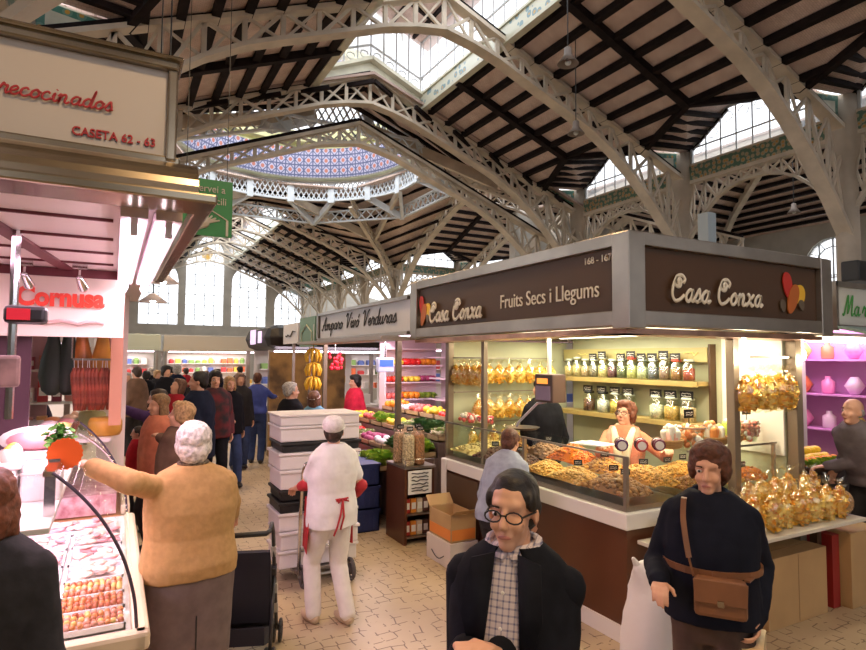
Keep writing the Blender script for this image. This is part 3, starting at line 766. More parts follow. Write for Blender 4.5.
b = MB(); b.bx(x0+.03, x0+.34, y0+.05, y1, 2.17, 2.21); b.bx(x0+.03, x1, y0+.05, y0+.34, 2.17, 2.21)
b.build('lower_valance', mat('copper_glint_steel', (.50, .28, .20), .3, .85, var=.3, scale=4), k, True)
for (x, y, w_) in ((3.28, 5.72, .07), (3.28, 5.02, .05), (5.08, 3.0, .09), (4.30, 3.02, .07), (5.12, 5.72, .08)):
    b = MB(); b.bx(x-w_/2, x+w_/2, y-w_/2, y+w_/2, 0 if x > 4 else .0, 2.2); tag(b.build('stall_post', mat('bronze_post', (.24, .19, .14), .35, .4), bevel=.004), 'slim bronze post of the nut stall %s' % {3.28+5.72: 'at its far aisle corner', 3.28+5.02: 'between the far aisle corner and the hanging scale', 5.08+3.0: 'at the outer end of its front window', 4.30+3.02: 'at the inner side of its front window', 5.12+5.72: 'at its hidden back corner'}[x+y], 'post')
GP = mat('pale_green_panel', (.50, .52, .36), .5, var=.05, scale=2)
b = MB(); b.bx(5.02, 5.06, 3.05, 5.68, .0, 2.27); pw = tag(b.build('partition_panel', GP), 'pale green back partition of the nut stall behind the jar shelves', 'partition')
b = MB(); b.bx(3.33, 5.01, 5.79, 5.83, .0, 2.2); tag(b.build('partition_panel', GP), 'pale green end partition of the nut stall behind the hanging snack bags', 'partition')
b = MB(); b.bx(5.0, 5.02, 3.05, 3.62, 1.2, 2.2); b.build('lamplit_stretch', mat('painted_lamplight', (.82, .80, .72), .4), pw, True)  # whiter sheet paints the lamp-lit stretch of the partition
b = MB(); b.bx(4.93, 4.99, 3.72, 5.75, 1.98, 2.12); sp = tag(b.build('name_strip', mat('olive_strip', (.42, .36, .16), .5)), 'olive strip with gold handwriting above the upper jar shelf', 'sign strip')
b = MB()
for i in range(6):
    b = MB(); scribble(b, (4.925, 5.4-i*.3, 2.06), LX, UP, .2, .06, .006, 0, 1, i); b.build('gold_lettering', mat('gold_letters', (.9, .72, .25), .4), sp)
for (xa, ya, dx, dy) in ((3.95, 4.5, .06, 1.5), (4.3, 3.75, 1.0, .06), (4.6, 4.7, .06, 1.4)):
    b = MB(); b.bx(xa-dx/2, xa+dx/2, ya-dy/2, ya+dy/2, 2.235, 2.275); b.build('strip_lamp', TUBEW, k, True)
area('stall_strip_light', (3.55, 4.3, 2.22), .12, 26, (1, .84, .56), sy=2.3)
area('stall_strip_light', (4.2, 3.35, 2.22), 1.4, 26, (1, .86, .6), sy=.12)
area('stall_strip_light', (4.45, 4.7, 2.22), .3, 30, (1, .92, .66), sy=1.6)
# clear bulbs by the posts
for (x, y) in ((4.32, 2.93), (5.2, 3.0)):
    b = MB(); b.ell((x, y, 2.05), (.035, .035, .05)); b.tube([(x, y, 2.1), (x, y, 2.2)], .012, 6)
    o = b.build('bulb_lamp', mat('glowing_bulb', (1, .95, .8), .3, emis=22)); tag(o, 'small glowing bulb hanging beside the stall post nearest the %s' % ('middle of the window' if x < 5 else 'neighbouring stall'), 'lamp')

for (x, y) in ((4.40, 2.84), (5.16, 2.86)):        # the bulbs' own light
    l_ = bpy.data.lights.new('bulb_light', 'POINT'); l_.energy = 9; l_.color = (1, .84, .58); l_.shadow_soft_size = .05
    o = bpy.data.objects.new('bulb_light', l_); C.objects.link(o); o.location = (x, y, 2.0)
# worktops and counters
def counter(name, label, x0, x1, y0, y1, front):
    c = thing(name, label, 'counter', ((x0+x1)/2, (y0+y1)/2, 0))
    b = MB(); b.bx(x0+.03, x1, y0+.03, y1, .12, .80); b.build('body_panel', BROWN2, c, True)
    b = MB(); b.bx(x0, x1, y0, y1, .80, .915); b.build('worktop', WHITE, c, True, bevel=.008)
    b = MB(); b.bx(x0+.015, x1-.01, y0+.015, y1-.01, 0, .12); b.build('plinth', WHITE, c, True)
    b = MB()
    if front == 'x':
        yy = (y0+y1)/2; b.bx(x0+.024, x0+.034, yy-.004, yy+.004, .12, .8)
    else:
        xx = (x0+x1)/2; b.bx(xx-.004, xx+.004, y0+.024, y0+.034, .12, .8)
    b.build('panel_joint', BLACK, c, True); return c
c1 = counter('counter', 'long brown counter with white worktop along the aisle side of the nut stall', 3.2, 3.85, 3.08, 5.75, 'x')
b = MB(); b.bx(3.192, 3.2, 5.0, 5.68, .14, .78, 1); b.bx(3.18, 3.194, 5.62, 5.72, 0, .915, 0); b.build('end_frame', [WHITE, BROWN], c1, True)
c2 = counter('counter', 'short counter with white worktop on the narrow front of the nut stall', 3.86, 5.0, 3.08, 3.6, 'y')
# stepped tray beds
def case(name, label, x0, x1, y0, y1, sides):
    c = thing(name, label, 'display case', ((x0+x1)/2, (y0+y1)/2, .915))
    b = MB(); b.bx(x0+.02, x1, y0+.02, y1, .917, .955); b.build('tray_bed', STEEL, c, True)
    for s_ in sides:
        b = MB()
        if s_ == 'x': b.bx(x0+.012, x0+.018, y0+.02, y1, .955, 1.30)
        if s_ == 'y': b.bx(x0+.02, x1, y0+.012, y0+.018, .955, 1.30)
        if s_ == 'Y': b.bx(x0+.02, x1, y1-.018, y1-.012, .955, 1.30)
        b.build('glass_pane', PANE, c, True)
    b = MB(); b.bx(x0, min(x1, x0+.36) if 'x' in sides and name == 'display_case' and x1-x0 < .8 else x1, y0, y1 if 'x' in sides else min(y1, y0+.36), 1.30, 1.31); b.build('glass_shelf', PANE, c, True)
    return c
v1 = case('display_case', 'glass display case of dried fruit and nuts on the long aisle counter', 3.22, 3.84, 3.1, 5.72, 'xyY')
for (x, y) in ((3.235, 3.115), (3.235, 4.3), (3.235, 5.70)):
    b = MB(); b.bx(x-.014, x+.014, y-.014, y+.014, .955, 1.31); b.build('corner_post', STEEL, v1, True)
b = MB(); b.bx(3.222, 3.236, 3.1, 5.72, 1.297, 1.312); b.build('edge_rail', STEEL, v1, True)
v2 = case('display_case', 'glass display case of nuts on the short front counter', 3.86, 4.98, 3.1, 3.58, 'y')
b = MB(); b.bx(4.95, 4.975, 3.11, 3.135, .955, 1.31); b.build('corner_post', STEEL, v2, True)
b = MB(); b.bx(3.87, 4.98, 3.1, 3.114, 1.297, 1.312); b.build('edge_rail', STEEL, v2, True)

# heaps of nuts and dried fruit
def heap(label, cat, x0, x1, y0, y1, z, h, mats, size, n, shape=(1, 1, .8), name='nut_heap', seed=0):
    rnd = random.Random(seed or hash(label) % 9999); b = MB(); nx, ny = 10, 10; vs, fs = [], []
    H = lambda u, v: h*(.35+.65*(sin(pi*u)*sin(pi*v))**.6)*(1+.15*sin(7*u+3*v))
    for j in range(ny+1):
        for i in range(nx+1): u, v = i/nx, j/ny; vs.append((x0+(x1-x0)*u, y0+(y1-y0)*v, z+H(u, v)-.005))
    for j in range(ny):
        for i in range(nx): a = j*(nx+1)+i; fs.append((a, a+1, a+nx+2, a+nx+1))
    b.add(vs, fs, 0)
    for _ in range(n):
        u, v = rnd.random(), rnd.random(); M = Matrix.Rotation(rnd.uniform(0, 6.3), 3, 'Z') @ Matrix.Rotation(rnd.uniform(-1, 1), 3, 'X')
        s_ = size*rnd.uniform(.8, 1.2); b.ell((x0+(x1-x0)*u, y0+(y1-y0)*v, z+H(u, v)+s_*.1), (s_*shape[0], s_*shape[1], s_*shape[2]), M, 6, 4, rnd.randrange(len(mats)))
    o = b.build(name, mats, smooth=True); tag(o, label, cat, kind='stuff'); return o
def nm(n_, c, r=.5): return [mat(n_+'_a', c, r), mat(n_+'_b', tuple(q*.72 for q in c), r), mat(n_+'_c', tuple(min(1, q*1.25) for q in c), r)]
WAL = nm('walnut', (.36, .16, .045)); PEA = nm('peanut', (.72, .38, .08)); CAS = nm('cashew', (.80, .48, .15)); DAT = nm('date', (.10, .035, .02), .35)
APR = nm('apricot', (.90, .24, .01), .4); ALM = nm('almond', (.42, .20, .08)); FIG = nm('fig', (.36, .19, .08)); PIS = nm('pistachio', (.55, .52, .22)); RAI = nm('raisin', (.16, .07, .05), .4); SWT = nm('gummy', (.75, .25, .10), .3)
Z0 = .957
heap('walnuts in shell heaped against the corner post of the long glass case', 'walnuts', 3.26, 3.55, 3.15, 3.62, Z0, .15, WAL, .019, 380)
heap('yellow peanuts heaped behind the walnuts in the long glass case', 'peanuts', 3.56, 3.84, 3.15, 3.62, Z0+.04, .17, PEA, .011, 600)
heap('cashews heaped beside the walnuts in the long glass case', 'cashews', 3.26, 3.55, 3.63, 4.05, Z0, .14, CAS, .013, 520, (1.5, .7, .6))
heap('shelled almonds behind the cashews in the long glass case', 'almonds', 3.56, 3.84, 3.63, 4.0, Z0+.04, .16, PEA+ALM, .012, 520, (1.5, .7, .5))
heap('peeled yellow almonds in the aisle row of the long glass case', 'almonds', 3.26, 3.55, 4.06, 4.38, Z0, .14, CAS+PEA, .013, 400, (1.4, .7, .5))
heap('bright orange dried apricots rising in the long glass case', 'dried apricots', 3.56, 3.84, 4.01, 4.4, Z0+.05, .22, APR, .017, 300, (1, 1, .45))
heap('dark dates in the aisle row of the long glass case', 'dates', 3.26, 3.55, 4.39, 4.78, Z0, .15, DAT, .017, 300, (1.5, .8, .7))
heap('dried figs behind the dark dates in the long glass case', 'dried figs', 3.56, 3.84, 4.41, 4.8, Z0+.05, .18, FIG, .02, 220, (1, 1, .6))
heap('dark prunes and raisins further along the long glass case', 'raisins', 3.26, 3.55, 4.79, 5.2, Z0, .15, RAI+DAT, .015, 320)
heap('mixed nuts behind the raisins in the long glass case', 'mixed nuts', 3.56, 3.84, 4.81, 5.2, Z0+.05, .18, ALM+PEA, .014, 320)
heap('pale yellow banana chips at the far end of the long glass case', 'banana chips', 3.26, 3.84, 5.21, 5.66, Z0, .15, nm('banana_chip', (.82, .66, .28)), .017, 320, (1, 1, .3))
heap('brown hazelnuts in the front row of the short glass case', 'hazelnuts', 3.88, 4.3, 3.15, 3.34, Z0, .13, WAL+ALM, .014, 420)
heap('golden peanuts in the back row of the short glass case', 'peanuts', 3.88, 4.4, 3.35, 3.57, Z0+.03, .16, PEA, .011, 620)
heap('pale cashews in the front row of the short glass case beside the hazelnuts', 'cashews', 4.31, 4.62, 3.15, 3.34, Z0, .13, CAS, .013, 380, (1.5, .7, .6))
heap('red and orange gummy sweets in the short glass case', 'gummy sweets', 4.63, 4.94, 3.15, 3.34, Z0, .13, SWT+APR, .014, 300)
heap('green pistachios in the back row of the short glass case', 'pistachios', 4.41, 4.94, 3.35, 3.57, Z0+.03, .14, PIS+CAS, .012, 420)
# black price tags in the heaps
tg = [(3.42, 3.3, 1.13), (3.5, 3.5, 1.12), (3.7, 3.38, 1.17), (3.7, 3.8, 1.17), (3.45, 3.85, 1.11), (3.75, 4.6, 1.2), (3.42, 4.6, 1.12), (3.4, 5.0, 1.12), (4.05, 3.45, 1.15), (4.3, 3.5, 1.15), (4.55, 3.48, 1.13), (4.12, 3.26, 1.09), (4.45, 3.27, 1.09), (4.8, 3.3, 1.08)]
b = MB(); b.box((0, 0, .028), (.07, .004, .045), 0); b.bar((0, 0, -.03), (0, 0, .01), .004, .004, 2); scribble(b, (0, -.003, .028), (1, 0, 0), UP, .06, .035, .003, 1, 2, 3)
tag0 = b.build('price_tag', [BLACK, PAPER, STEEL]); tag(tag0, '', 'price tag')
for i, (x, y, z) in enumerate(tg):
    first_or_dup(tag0, i, loc=(x, y, z), rz=-.6 if x < 3.85 else -.15, label='small black price tag with white writing stuck in the nuts of the glass cases', group='price tags among the nuts')

# glass shelf goods
for i, (x, y, lb) in enumerate(((3.40, 3.32, 'nearest the corner of the glass top'), (3.52, 3.24, 'between the two other jam jars'), (3.66, 3.2, 'beside the round bowl of sweets'))):
    j = thing('jam_jar', 'dark jam jar with pale round label lying %s' % lb, 'jar', (x, y, 1.362), -.7)
    M = Matrix.Rotation(pi/2, 3, 'X')
    b = MB(); b.lathe([(.0, 0), (.045, 0), (.05, .02), (.05, .1), (.04, .12)], (0, .06, 0), 14, 0, M); b.build('jar_body', mat('dark_jam', (.10, .02, .04), .15), j, smooth=True)
    b = MB(); b.lathe([(.0, .0), (.043, .0), (.043, .02), (0, .02)], (0, -.06, 0), 14, 0, M); b.build('lid', mat('jam_lid_%d' % i, ((.1, .03, .12), (.5, .05, .06), (.2, .05, .1))[i], .3), j)
    b = MB(); b.lathe([(0, 0), (.032, 0), (0, .001)], (0, -.082, 0), 14, 0, M); b.ell((0, -.081, 0), (.03, .003, .03), nu=12, nv=5); b.build('round_label', PAPER, j)
b = MB(); b.box((3.42, 3.66, 1.32), (.2, .28, .006), 0, Matrix.Rotation(.3, 3, 'Z')); b.box((3.44, 3.62, 1.326), (.2, .28, .004), 0, Matrix.Rotation(.15, 3, 'Z'))
tag(b.build('paper_sheets', PAPER), 'white wrapping paper lying on the glass top in front of the shop assistant', 'paper')
def bowl_tub(x, y, z, lb, r, cols, seed, tagc=True):
    t = thing('sweets_tub', lb, 'tub', (x, y, z)); rnd = random.Random(seed)
    b = MB(); b.lathe([(r*.75, 0), (r*.9, .06), (r, .15), (r*1.02, .155), (r*.98, .155), (r*.88, .06), (r*.7, .01)], n=20); b.build('tub_wall', JARG, t, smooth=True)
    b = MB()
    for q in range(70):
        a, rr = rnd.uniform(0, 6.28), r*.85*math.sqrt(rnd.random()); b.ell((rr*cos(a), rr*sin(a), rnd.uniform(.02, .16)), .024*rnd.uniform(.8, 1.2), None, 6, 4, rnd.randrange(len(cols)))
    b.build('sweets', cols, t, smooth=True)
    b = MB(); b.tube([(r*1.03*cos(q), r*1.03*sin(q), .155) for q in [i*pi/8 for i in range(17)]], .006, 5); b.bar((r, 0, .155), (r+.06, 0, .16), .02, .012); b.build('rim', STEEL, t)
    if tagc:
        b = MB(); b.box((0, 0, .26), (.11, .004, .07), 0); b.bar((0, 0, .12), (0, 0, .24), .005, .005, 0); scribble(b, (0, -.003, .26), (1, 0, 0), UP, .09, .05, .004, 1, 2, seed); b.build('price_card', [BLACK, PAPER], t)
bowl_tub(4.06, 3.24, 1.312, 'round clear tub of orange sweets with a black card, nearest the jam jars', .12, nm('sweet_o', (.8, .28, .1), .3)+[PAPER], 3)
bowl_tub(4.80, 3.25, 1.312, 'round clear tub of pink sweets with a black card, at the outer end', .10, nm('sweet_p', (.75, .25, .2), .3)+[PAPER], 5)
def wicker(x, y, z, lb, fill, w_=.26, d=.14, seed=1):
    t = thing('wicker_basket', lb, 'basket', (x, y, z)); rnd = random.Random(seed)
    b = MB()
    for i in range(5): zz = .01+i*.013; b.tube([((w_/2+.004*i)*cos(q), (d/2+.004*i)*sin(q), zz) for q in [j*pi/10 for j in range(21)]], .008, 5)
    b.lathe([(0, 0), (d/2*.98, .0), (d/2, .01)], n=14); b.build('basket_weave', mat('wicker', (.45, .26, .1), .7), t)
    b = MB()
    for q in range(14):
        a = rnd.uniform(0, 6.28); rr = rnd.random(); p = Vector((w_*.4*rr*cos(a), d*.38*rr*sin(a), .03)); b.cap(p, p+Vector((rnd.uniform(-.02, .02), rnd.uniform(-.02, .02), rnd.uniform(.08, .14))), .022, .028, 7, q % len(fill))
    b.build('wrapped_sweets', fill, t, smooth=True)
wicker(4.56, 3.25, 1.315, 'small wicker basket of green and white wrapped sweets on the glass top', [mat('sw_green', (.5, .62, .12), .3), mat('sw_white', (.8, .82, .7), .3)], seed=2)
wicker(4.32, 3.2, 1.315, 'small wicker basket of orange and white sweets between the two clear tubs', [mat('sw_orange', (.8, .35, .12), .3), mat('sw_white', (.8, .82, .7), .3)], .2, .13, 4)
wicker(3.84, 3.24, 1.315, 'small wicker basket of pale pink sweets beside the dark jam jars', [mat('sw_pink', (.8, .5, .4), .3), mat('sw_white', (.8, .82, .7), .3)], .2, .13, 6)

# wall shelves and jars
for i, (z, lb) in enumerate(((1.775, 'upper wooden wall shelf carrying the long row of legume jars'), (1.385, 'lower wooden wall shelf behind the shop assistant'))):
    b = MB(); b.bx(4.78, 5.015, 3.72, 5.72, z-.02, z+.02); b.bx(4.78, 4.8, 3.72, 5.72, z-.03, z+.02); tag(b.build('wall_shelf', mat('shelf_wood', (.36, .26, .09), .5, var=.15, scale=5), bevel=.003), lb, 'shelf')
b = MB(); b.bx(4.93, 5.015, 3.69, 3.71, 1.3, 2.15); tag(b.build('shelf_upright', BROWN), 'narrow brown upright closing the wall shelves', 'shelf upright')
def jar(x, y, z, r, h, fill, lidc, lb, grp=None, tagw=0, colname='', cloth=False):
    t = thing('legume_jar', lb, 'jar', (x, y, z), -.5 if False else 0, grp)
    b = MB(); b.lathe([(r*.96, 0), (r, .01), (r, h*.78), (r*.72, h*.9), (r*.72, h)], n=16); b.build('jar_glass', JARG, t, smooth=True)
    b = MB(); b.lathe([(r*.92, .006), (r*.93, h*.62), (r*.6, h*.66), (0, h*.67)], n=16); b.build('contents', fill, t, smooth=True)
    b = MB(); b.lathe([(r*.8, h*.98), (r*.82, h*1.03), (r*.76, h*1.1), (0, h*1.11)], n=16); b.build('lid', lidc, t, smooth=True)
    if tagw:
        b = MB(); b.box((-.02, 0, h*1.22), (.004, tagw, .075), 0); scribble(b, (-.024, 0, h*1.22), LX, UP, tagw*.85, .055, .004, 1, 2, int(x*100+y*31)); b.build('name_card', [BLACK, PAPER], t)
def gm(n_, c, s=60): return mat('fill_'+n_, c, .6, var=.35, scale=s, bump=.6)
GLID = mat('jar_lid_clear', (.5, .55, .48), .25); RLID = mat('jar_lid_red', (.6, .05, .03), .4)
up = [('yellow noodles', (.75, .55, .25)), ('pasta rings', (.78, .6, .3)), ('pale brown beans', (.6, .42, .25)), ('grey brown lentils', (.26, .22, .16)), ('pale yellow chickpeas', (.75, .62, .3)), ('purple brown beans', (.16, .06, .07)), ('dark green lentils', (.14, .17, .09)),
      ('yellow green split peas', (.6, .58, .22)), ('pale green beans', (.6, .62, .38)), ('slate blue beans', (.14, .16, .2)), ('pinkish brown beans', (.32, .2, .16)), ('dark and honey coloured nuts', (.3, .15, .06)), ('red and dark berries', (.35, .06, .03))]
for i, (nm_, c) in enumerate(up):
    y = 5.58-i*.142
    jar(4.87, y, 1.797, .058, .19+.02*(i % 3 == 1), gm(nm_, c), RLID if i in (7, 11) else GLID, 'upper shelf glass jar of %s%s' % (nm_, ', red lidded' if i in (7, 11) else ''), 'jars on the upper shelf', .12 if i in (3, 4, 6, 7, 8, 9, 10, 11) else 0)
lo = [('dark brown beans', (.14, .06, .04), 5.25), ('white rice', (.8, .78, .7), 5.03), ('golden corn', (.7, .5, .12), 4.83), ('pale grain', (.7, .66, .5), 4.64), ('white beans', (.76, .72, .55), 4.27), ('golden chickpeas', (.62, .38, .1), 4.09), ('pale tan flour', (.7, .5, .28), 3.9)]
for nm_, c, y in lo: jar(4.88, y, 1.407, .072 if y > 4.5 else .078, .21, gm('lo '+nm_, c), BLACK if y > 4.9 else GLID, 'lower shelf wide glass jar of %s' % nm_, 'jars on the lower shelf', .15)

# snack bags
CHIP = [mat('chip_gold', (.95, .58, .08), .4), mat('chip_amber', (.88, .42, .04), .4), mat('chip_pale', (.96, .76, .24), .4)]
def make_bag(seed, chips, w_=.17, d=.11, h=.24, tuft=True, n=150):
    rnd = random.Random(seed); t = thing('snack_bag', '', 'snack bag'); b = MB()
    def prof(v): return (sin(pi*min(1, .12+v*.9))**.45)
    for _ in range(n):
        v = rnd.random(); a = rnd.uniform(0, 2*pi); rr = rnd.uniform(.55, .97); c = Vector((w_/2*prof(v)*rr*cos(a), d/2*prof(v)*rr*sin(a), h*v*.92+.01))
        M = Matrix.Rotation(rnd.uniform(0, 6.28), 3, 'Z') @ Matrix.Rotation(rnd.uniform(-1.5, 1.5), 3, 'X'); q = rnd.uniform(.012, .022)
        vs = [M @ Vector(p)*q+c for p in ((-1, -1, 0), (1, -.8, .3), (.9, 1, 0), (-1, .9, .4), (0, 0, -.35))]
        b.add(vs, [(0, 1, 4), (1, 2, 4), (2, 3, 4), (3, 0, 4)], rnd.randrange(len(chips)))
    b.ell((0, 0, h*.47), (w_*.40, d*.40, h*.43), None, 10, 6, 0); b.build('snacks', chips, t)
    b = MB(); ph = rnd.uniform(0, 6)
    b.ell((0, 0, h*.48), (w_*.55, d*.58, h*.54), None, 16, 9, 0, lambda p, a, tt: Vector((p.x, p.y, p.z))*(1+.07*sin(5*a+ph+3*tt)+.05*sin(9*tt+a)))
    if tuft:
        vs, fs = [], []
        for j, (rz, zz) in enumerate(((.03, h*.96), (.012, h*1.06), (.035, h*1.16), (.06, h*1.27))):
            for q in range(14): a = 2*pi*q/14; r = rz*(1+.35*(j > 1)*sin(4*a+ph)); vs.append((r*cos(a)*1.3, r*sin(a)*.7, zz+(.02*sin(3*a+ph) if j == 3 else 0)))
        for j in range(3):
            for q in range(14): q2 = (q+1) % 14; fs.append((j*14+q, j*14+q2, (j+1)*14+q2, (j+1)*14+q))
        b.add(vs, fs)
        b.lathe([(.014, h*1.04), (.017, h*1.06), (.014, h*1.08)], n=10)
    b.build('film', FILM, t, smooth=True); return reg(t)
BAGS = [make_bag(s_, c) for s_, c in ((1, CHIP), (2, CHIP[::-1]), (3, [CHIP[2], CHIP[0]]))]
bagi = [0]; used = set(); ORD = ['first', 'second', 'third', 'fourth', 'fifth', 'sixth', 'seventh', 'eighth', 'ninth', 'tenth', 'eleventh', 'twelfth']
def bag(loc, rz, label, group, sc=1, which=None):
    i = (bagi[0] if which is None else which) % len(BAGS); bagi[0] += 1
    o = first_or_dup(BAGS[i], 0 if i not in used else 1, loc=loc, rz=rz, label=label, group=group, sc=sc); used.add(i); return o
# rails on the back wall
rail = thing('bag_rail', 'thin steel rails holding the rows of snack bags at the back of the nut stall', 'rail', (4, 5.7, 1.3))
for z in (2.0, 1.62, 1.28):
    b = MB(); b.bx(3.34, 4.7, 5.70, 5.71, z, z+.012)
    for x in (3.36, 4.0, 4.68): b.bx(x-.004, x+.004, 5.70, 5.78, z, z+.01)
    b.build('rail_bar', STEEL, rail, True)
for i in range(9): bag((3.44+i*.145, 5.62, 1.72), random.uniform(-.3, .3), 'orange snack bag, %s from the aisle in the top row on the back wall' % ORD[i], 'top row of hanging snack bags', .86)
for i in range(8): bag((3.60+i*.14, 5.62, 1.33), random.uniform(-.3, .3), 'orange snack bag, %s from the aisle in the middle row on the back wall' % ORD[i], 'second row of hanging snack bags', .86)
for i in range(8): bag((3.52+i*.14, 5.62, 1.03), random.uniform(-.3, .3), 'orange snack bag, %s from the aisle in the lowest row on the back wall' % ORD[i], 'lowest row of snack bags', .72)
# rail on the aisle side with bags
b = MB(); b.bx(3.30, 3.31, 5.06, 5.70, 2.0, 2.012); tag(b.build('bag_rail', STEEL), 'short steel rail between the two aisle posts of the nut stall', 'rail')
for i in range(5): bag((3.32, 5.16+i*.125, 1.72), 1.5, 'golden snack bag hanging on the aisle side, %s from the middle post' % ORD[i], 'snack bags hanging on the aisle side', .86)
# rail and bags in the front opening
b = MB(); b.bx(4.33, 5.08, 2.99, 3.0, 2.02, 2.035); b.bx(4.33, 5.08, 2.993, 3.0, 1.865, 1.872); tag(b.build('bag_rail', STEEL), 'steel rail across the front window of the nut stall', 'rail')
for i in range(5):
    bag((4.38+i*.14, 2.96, 1.60+.01*(i % 2)), random.uniform(-.4, .4), 'golden snack bag hanging in the front window, %s from the inner post' % ORD[i], 'snack bags hanging in the front window', 1.15)
# ledge
l = thing('display_ledge', 'low white ledge projecting from the front of the nut stall under the chip bags', 'ledge', (4.3, 2.85, .7))
b = MB(); b.bx(3.3, 5.45, 2.66, 3.08, .70, .728); b.build('ledge_board', mat('ledge_cream', (.70, .66, .56), .4), l, True, bevel=.004)
b = MB(); b.bx(4.25, 5.4, 2.86, 3.07, .728, .83); b.build('back_step', OFFW, l, True)
b = MB(); b.bx(5.12, 5.18, 2.87, 2.93, 0, .70); tag(b.build('support_post', BROWN), 'short brown post holding up the outer end of the low ledge', 'post')
rnd = random.Random(5)
for i in range(8): bag((4.02+i*.178, 2.78+rnd.uniform(-.02, .02), .73), rnd.uniform(-.5, .5), 'golden bag of crisps, %s in the front row from the counter corner' % ORD[i], 'front row of crisp bags on the ledge', rnd.uniform(1.0, 1.15))
for i in range(6): bag((4.38+i*.175, 2.95+rnd.uniform(-.02, .02), .832), rnd.uniform(-.5, .5), 'bag of snacks, %s in the raised back row on the ledge' % ORD[i], 'back row of snack bags on the ledge', rnd.uniform(.9, 1.05))
t = thing('nut_bag', 'clear bag of brown peanuts at the outer end of the low white ledge', 'bag', (5.38, 2.80, .729))
b = MB(); b.ell((0, 0, .1), (.085, .075, .1), None, 14, 9); b.build('peanuts', mat('peanut_bag_fill', (.50, .30, .14), .6, var=.5, scale=70, bump=.8), t, smooth=True)
b = MB(); b.ell((0, 0, .1), (.09, .08, .107), None, 14, 9); b.lathe([(.02, .2), (.012, .215), (.04, .25)], n=10); b.build('film', FILM, t, smooth=True)
t = thing('plastic_crate', 'green grey plastic tub of hazelnuts standing on the near end of the low ledge', 'tub', (3.55, 2.86, .729))
b = MB(); b.lathe([(.15, 0), (.19, .15), (.2, .155), (.185, .155), (.145, .01), (0, .01)], n=4, M=Matrix.Rotation(pi/4, 3, 'Z')); b.build('tub_wall', mat('green_tub', (.16, .22, .12), .4), t)
rnd = random.Random(8); b = MB()
for _ in range(260): b.ell((rnd.uniform(-.125, .125), rnd.uniform(-.125, .125), .135+rnd.uniform(0, .025)), .012, None, 6, 4, rnd.randrange(3))
b.bx(-.125, .125, -.125, .125, .03, .14); o = b.build('hazelnuts', WAL, t, smooth=True); o['kind'] = 'stuff'

# scale hanging over the long counter
t = thing('weighing_scale', 'dark boxy hanging weighing scale with a pale arm above the nut counter', 'scale', (3.6, 4.35, 1.312))
b = MB(); b.bx(3.52, 3.68, 4.26, 4.52, 1.60, 1.86); b.build('scale_housing', mat('scale_brown', (.10, .06, .05), .3), t, True, bevel=.01)
b = MB(); b.bx(3.515, 3.522, 4.33, 4.48, 1.77, 1.82); b.build('price_display', mat('orange_display', (.9, .35, .05), .4, emis=1.2), t, True)
b = MB(); b.bx(3.515, 3.522, 4.29, 4.5, 1.62, 1.75); b.build('keypad', mat('keypad_violet', (.35, .28, .4), .3), t, True)
b = MB(); b.tube([(3.6, 4.4, 1.86), (3.6, 4.4, 2.28)], .02, 8); b.build('hanging_pole', OFFW, t, True)
b = MB(); b.tube([(3.58, 4.42, 1.60), (3.55, 4.52, 1.58), (3.50, 4.75, 1.38), (3.50, 4.78, 1.33)], .012, 6); b.build('curved_arm', mat('pale_arm', (.6, .55, .7), .3), t, True)
b = MB(); b.lathe([(0, 0), (.14, 0), (.17, .02), (.16, .02)], (3.55, 4.75, 1.315), 18); b.build('pan', STEEL, t, True)

# clear bags and red wrapped items on far end of glass top
for i, (x, y, lb) in enumerate(((3.42, 5.2, 'nearest the hanging scale'), (3.42, 5.4, 'in the middle of the three'), (3.42, 5.6, 'at the far end of the glass top'))):
    t = thing('sweet_packet', 'packet of pink and white sweets, %s' % lb, 'packet', (x, y, 1.312), i*.7)
    b = MB(); r2 = random.Random(i)
    for _ in range(30): b.ell((r2.uniform(-.07, .07), r2.uniform(-.05, .05), r2.uniform(.02, .08)), .022, None, 6, 4, r2.randrange(2))
    b.build('sweets', [mat('sw_redpink', (.7, .12, .12), .4), PAPER], t, smooth=True)
    b = MB(); b.ell((0, 0, .05), (.1, .075, .055)); b.build('film', FILM, t, smooth=True)

# cardboard boxes under the ledge
def carton(label, x0, x1, y0, y1, z0, z1, rz=0, flaps=False, m_=CARD, name='cardboard_box', seams=True):
    c = thing(name, label, 'cardboard box', ((x0+x1)/2, (y0+y1)/2, z0), rz); w_, d, h = x1-x0, y1-y0, z1-z0
    b = MB(); b.bx(-w_/2, w_/2, -d/2, d/2, 0, h) if not flaps else None
    if flaps:
        for a in ((-w_/2, -w_/2+.006, -d/2, d/2), (w_/2-.006, w_/2, -d/2, d/2), (-w_/2, w_/2, -d/2, -d/2+.006), (-w_/2, w_/2, d/2-.006, d/2)): b.bx(*a, 0, h)
        b.bx(-w_/2, w_/2, -d/2, d/2, 0, .01)
    b.build('carton', m_, c, bevel=.004)
    if flaps:
        b = MB(); b.slab([(-w_/2, -d/2, h), (w_/2, -d/2, h), (w_/2, -d/2-.1, h+.06), (-w_/2, -d/2-.1, h+.06)], (0, 0, .004)); b.build('flap', m_, c)
        b = MB(); b.slab([(-w_/2, d/2, h), (w_/2, d/2, h), (w_/2, d/2+.08, h+.09), (-w_/2, d/2+.08, h+.09)], (0, 0, .004)); b.build('flap', m_, c)
    elif seams:
        b = MB(); b.bx(-.004, .004, -d/2-.002, -d/2+.001, .01, h-.01); b.bx(-w_/2-.002, -w_/2+.001, -.004, .004, .01, h-.01); b.bx(-w_/2+.02, w_/2-.02, -.003, .003, h, h+.002); b.build('seam', CARD_D, c)
    return c
carton('large brown cardboard box standing on the floor under the crisp bags', 4.32, 5.08, 2.78, 3.04, 0, .52)
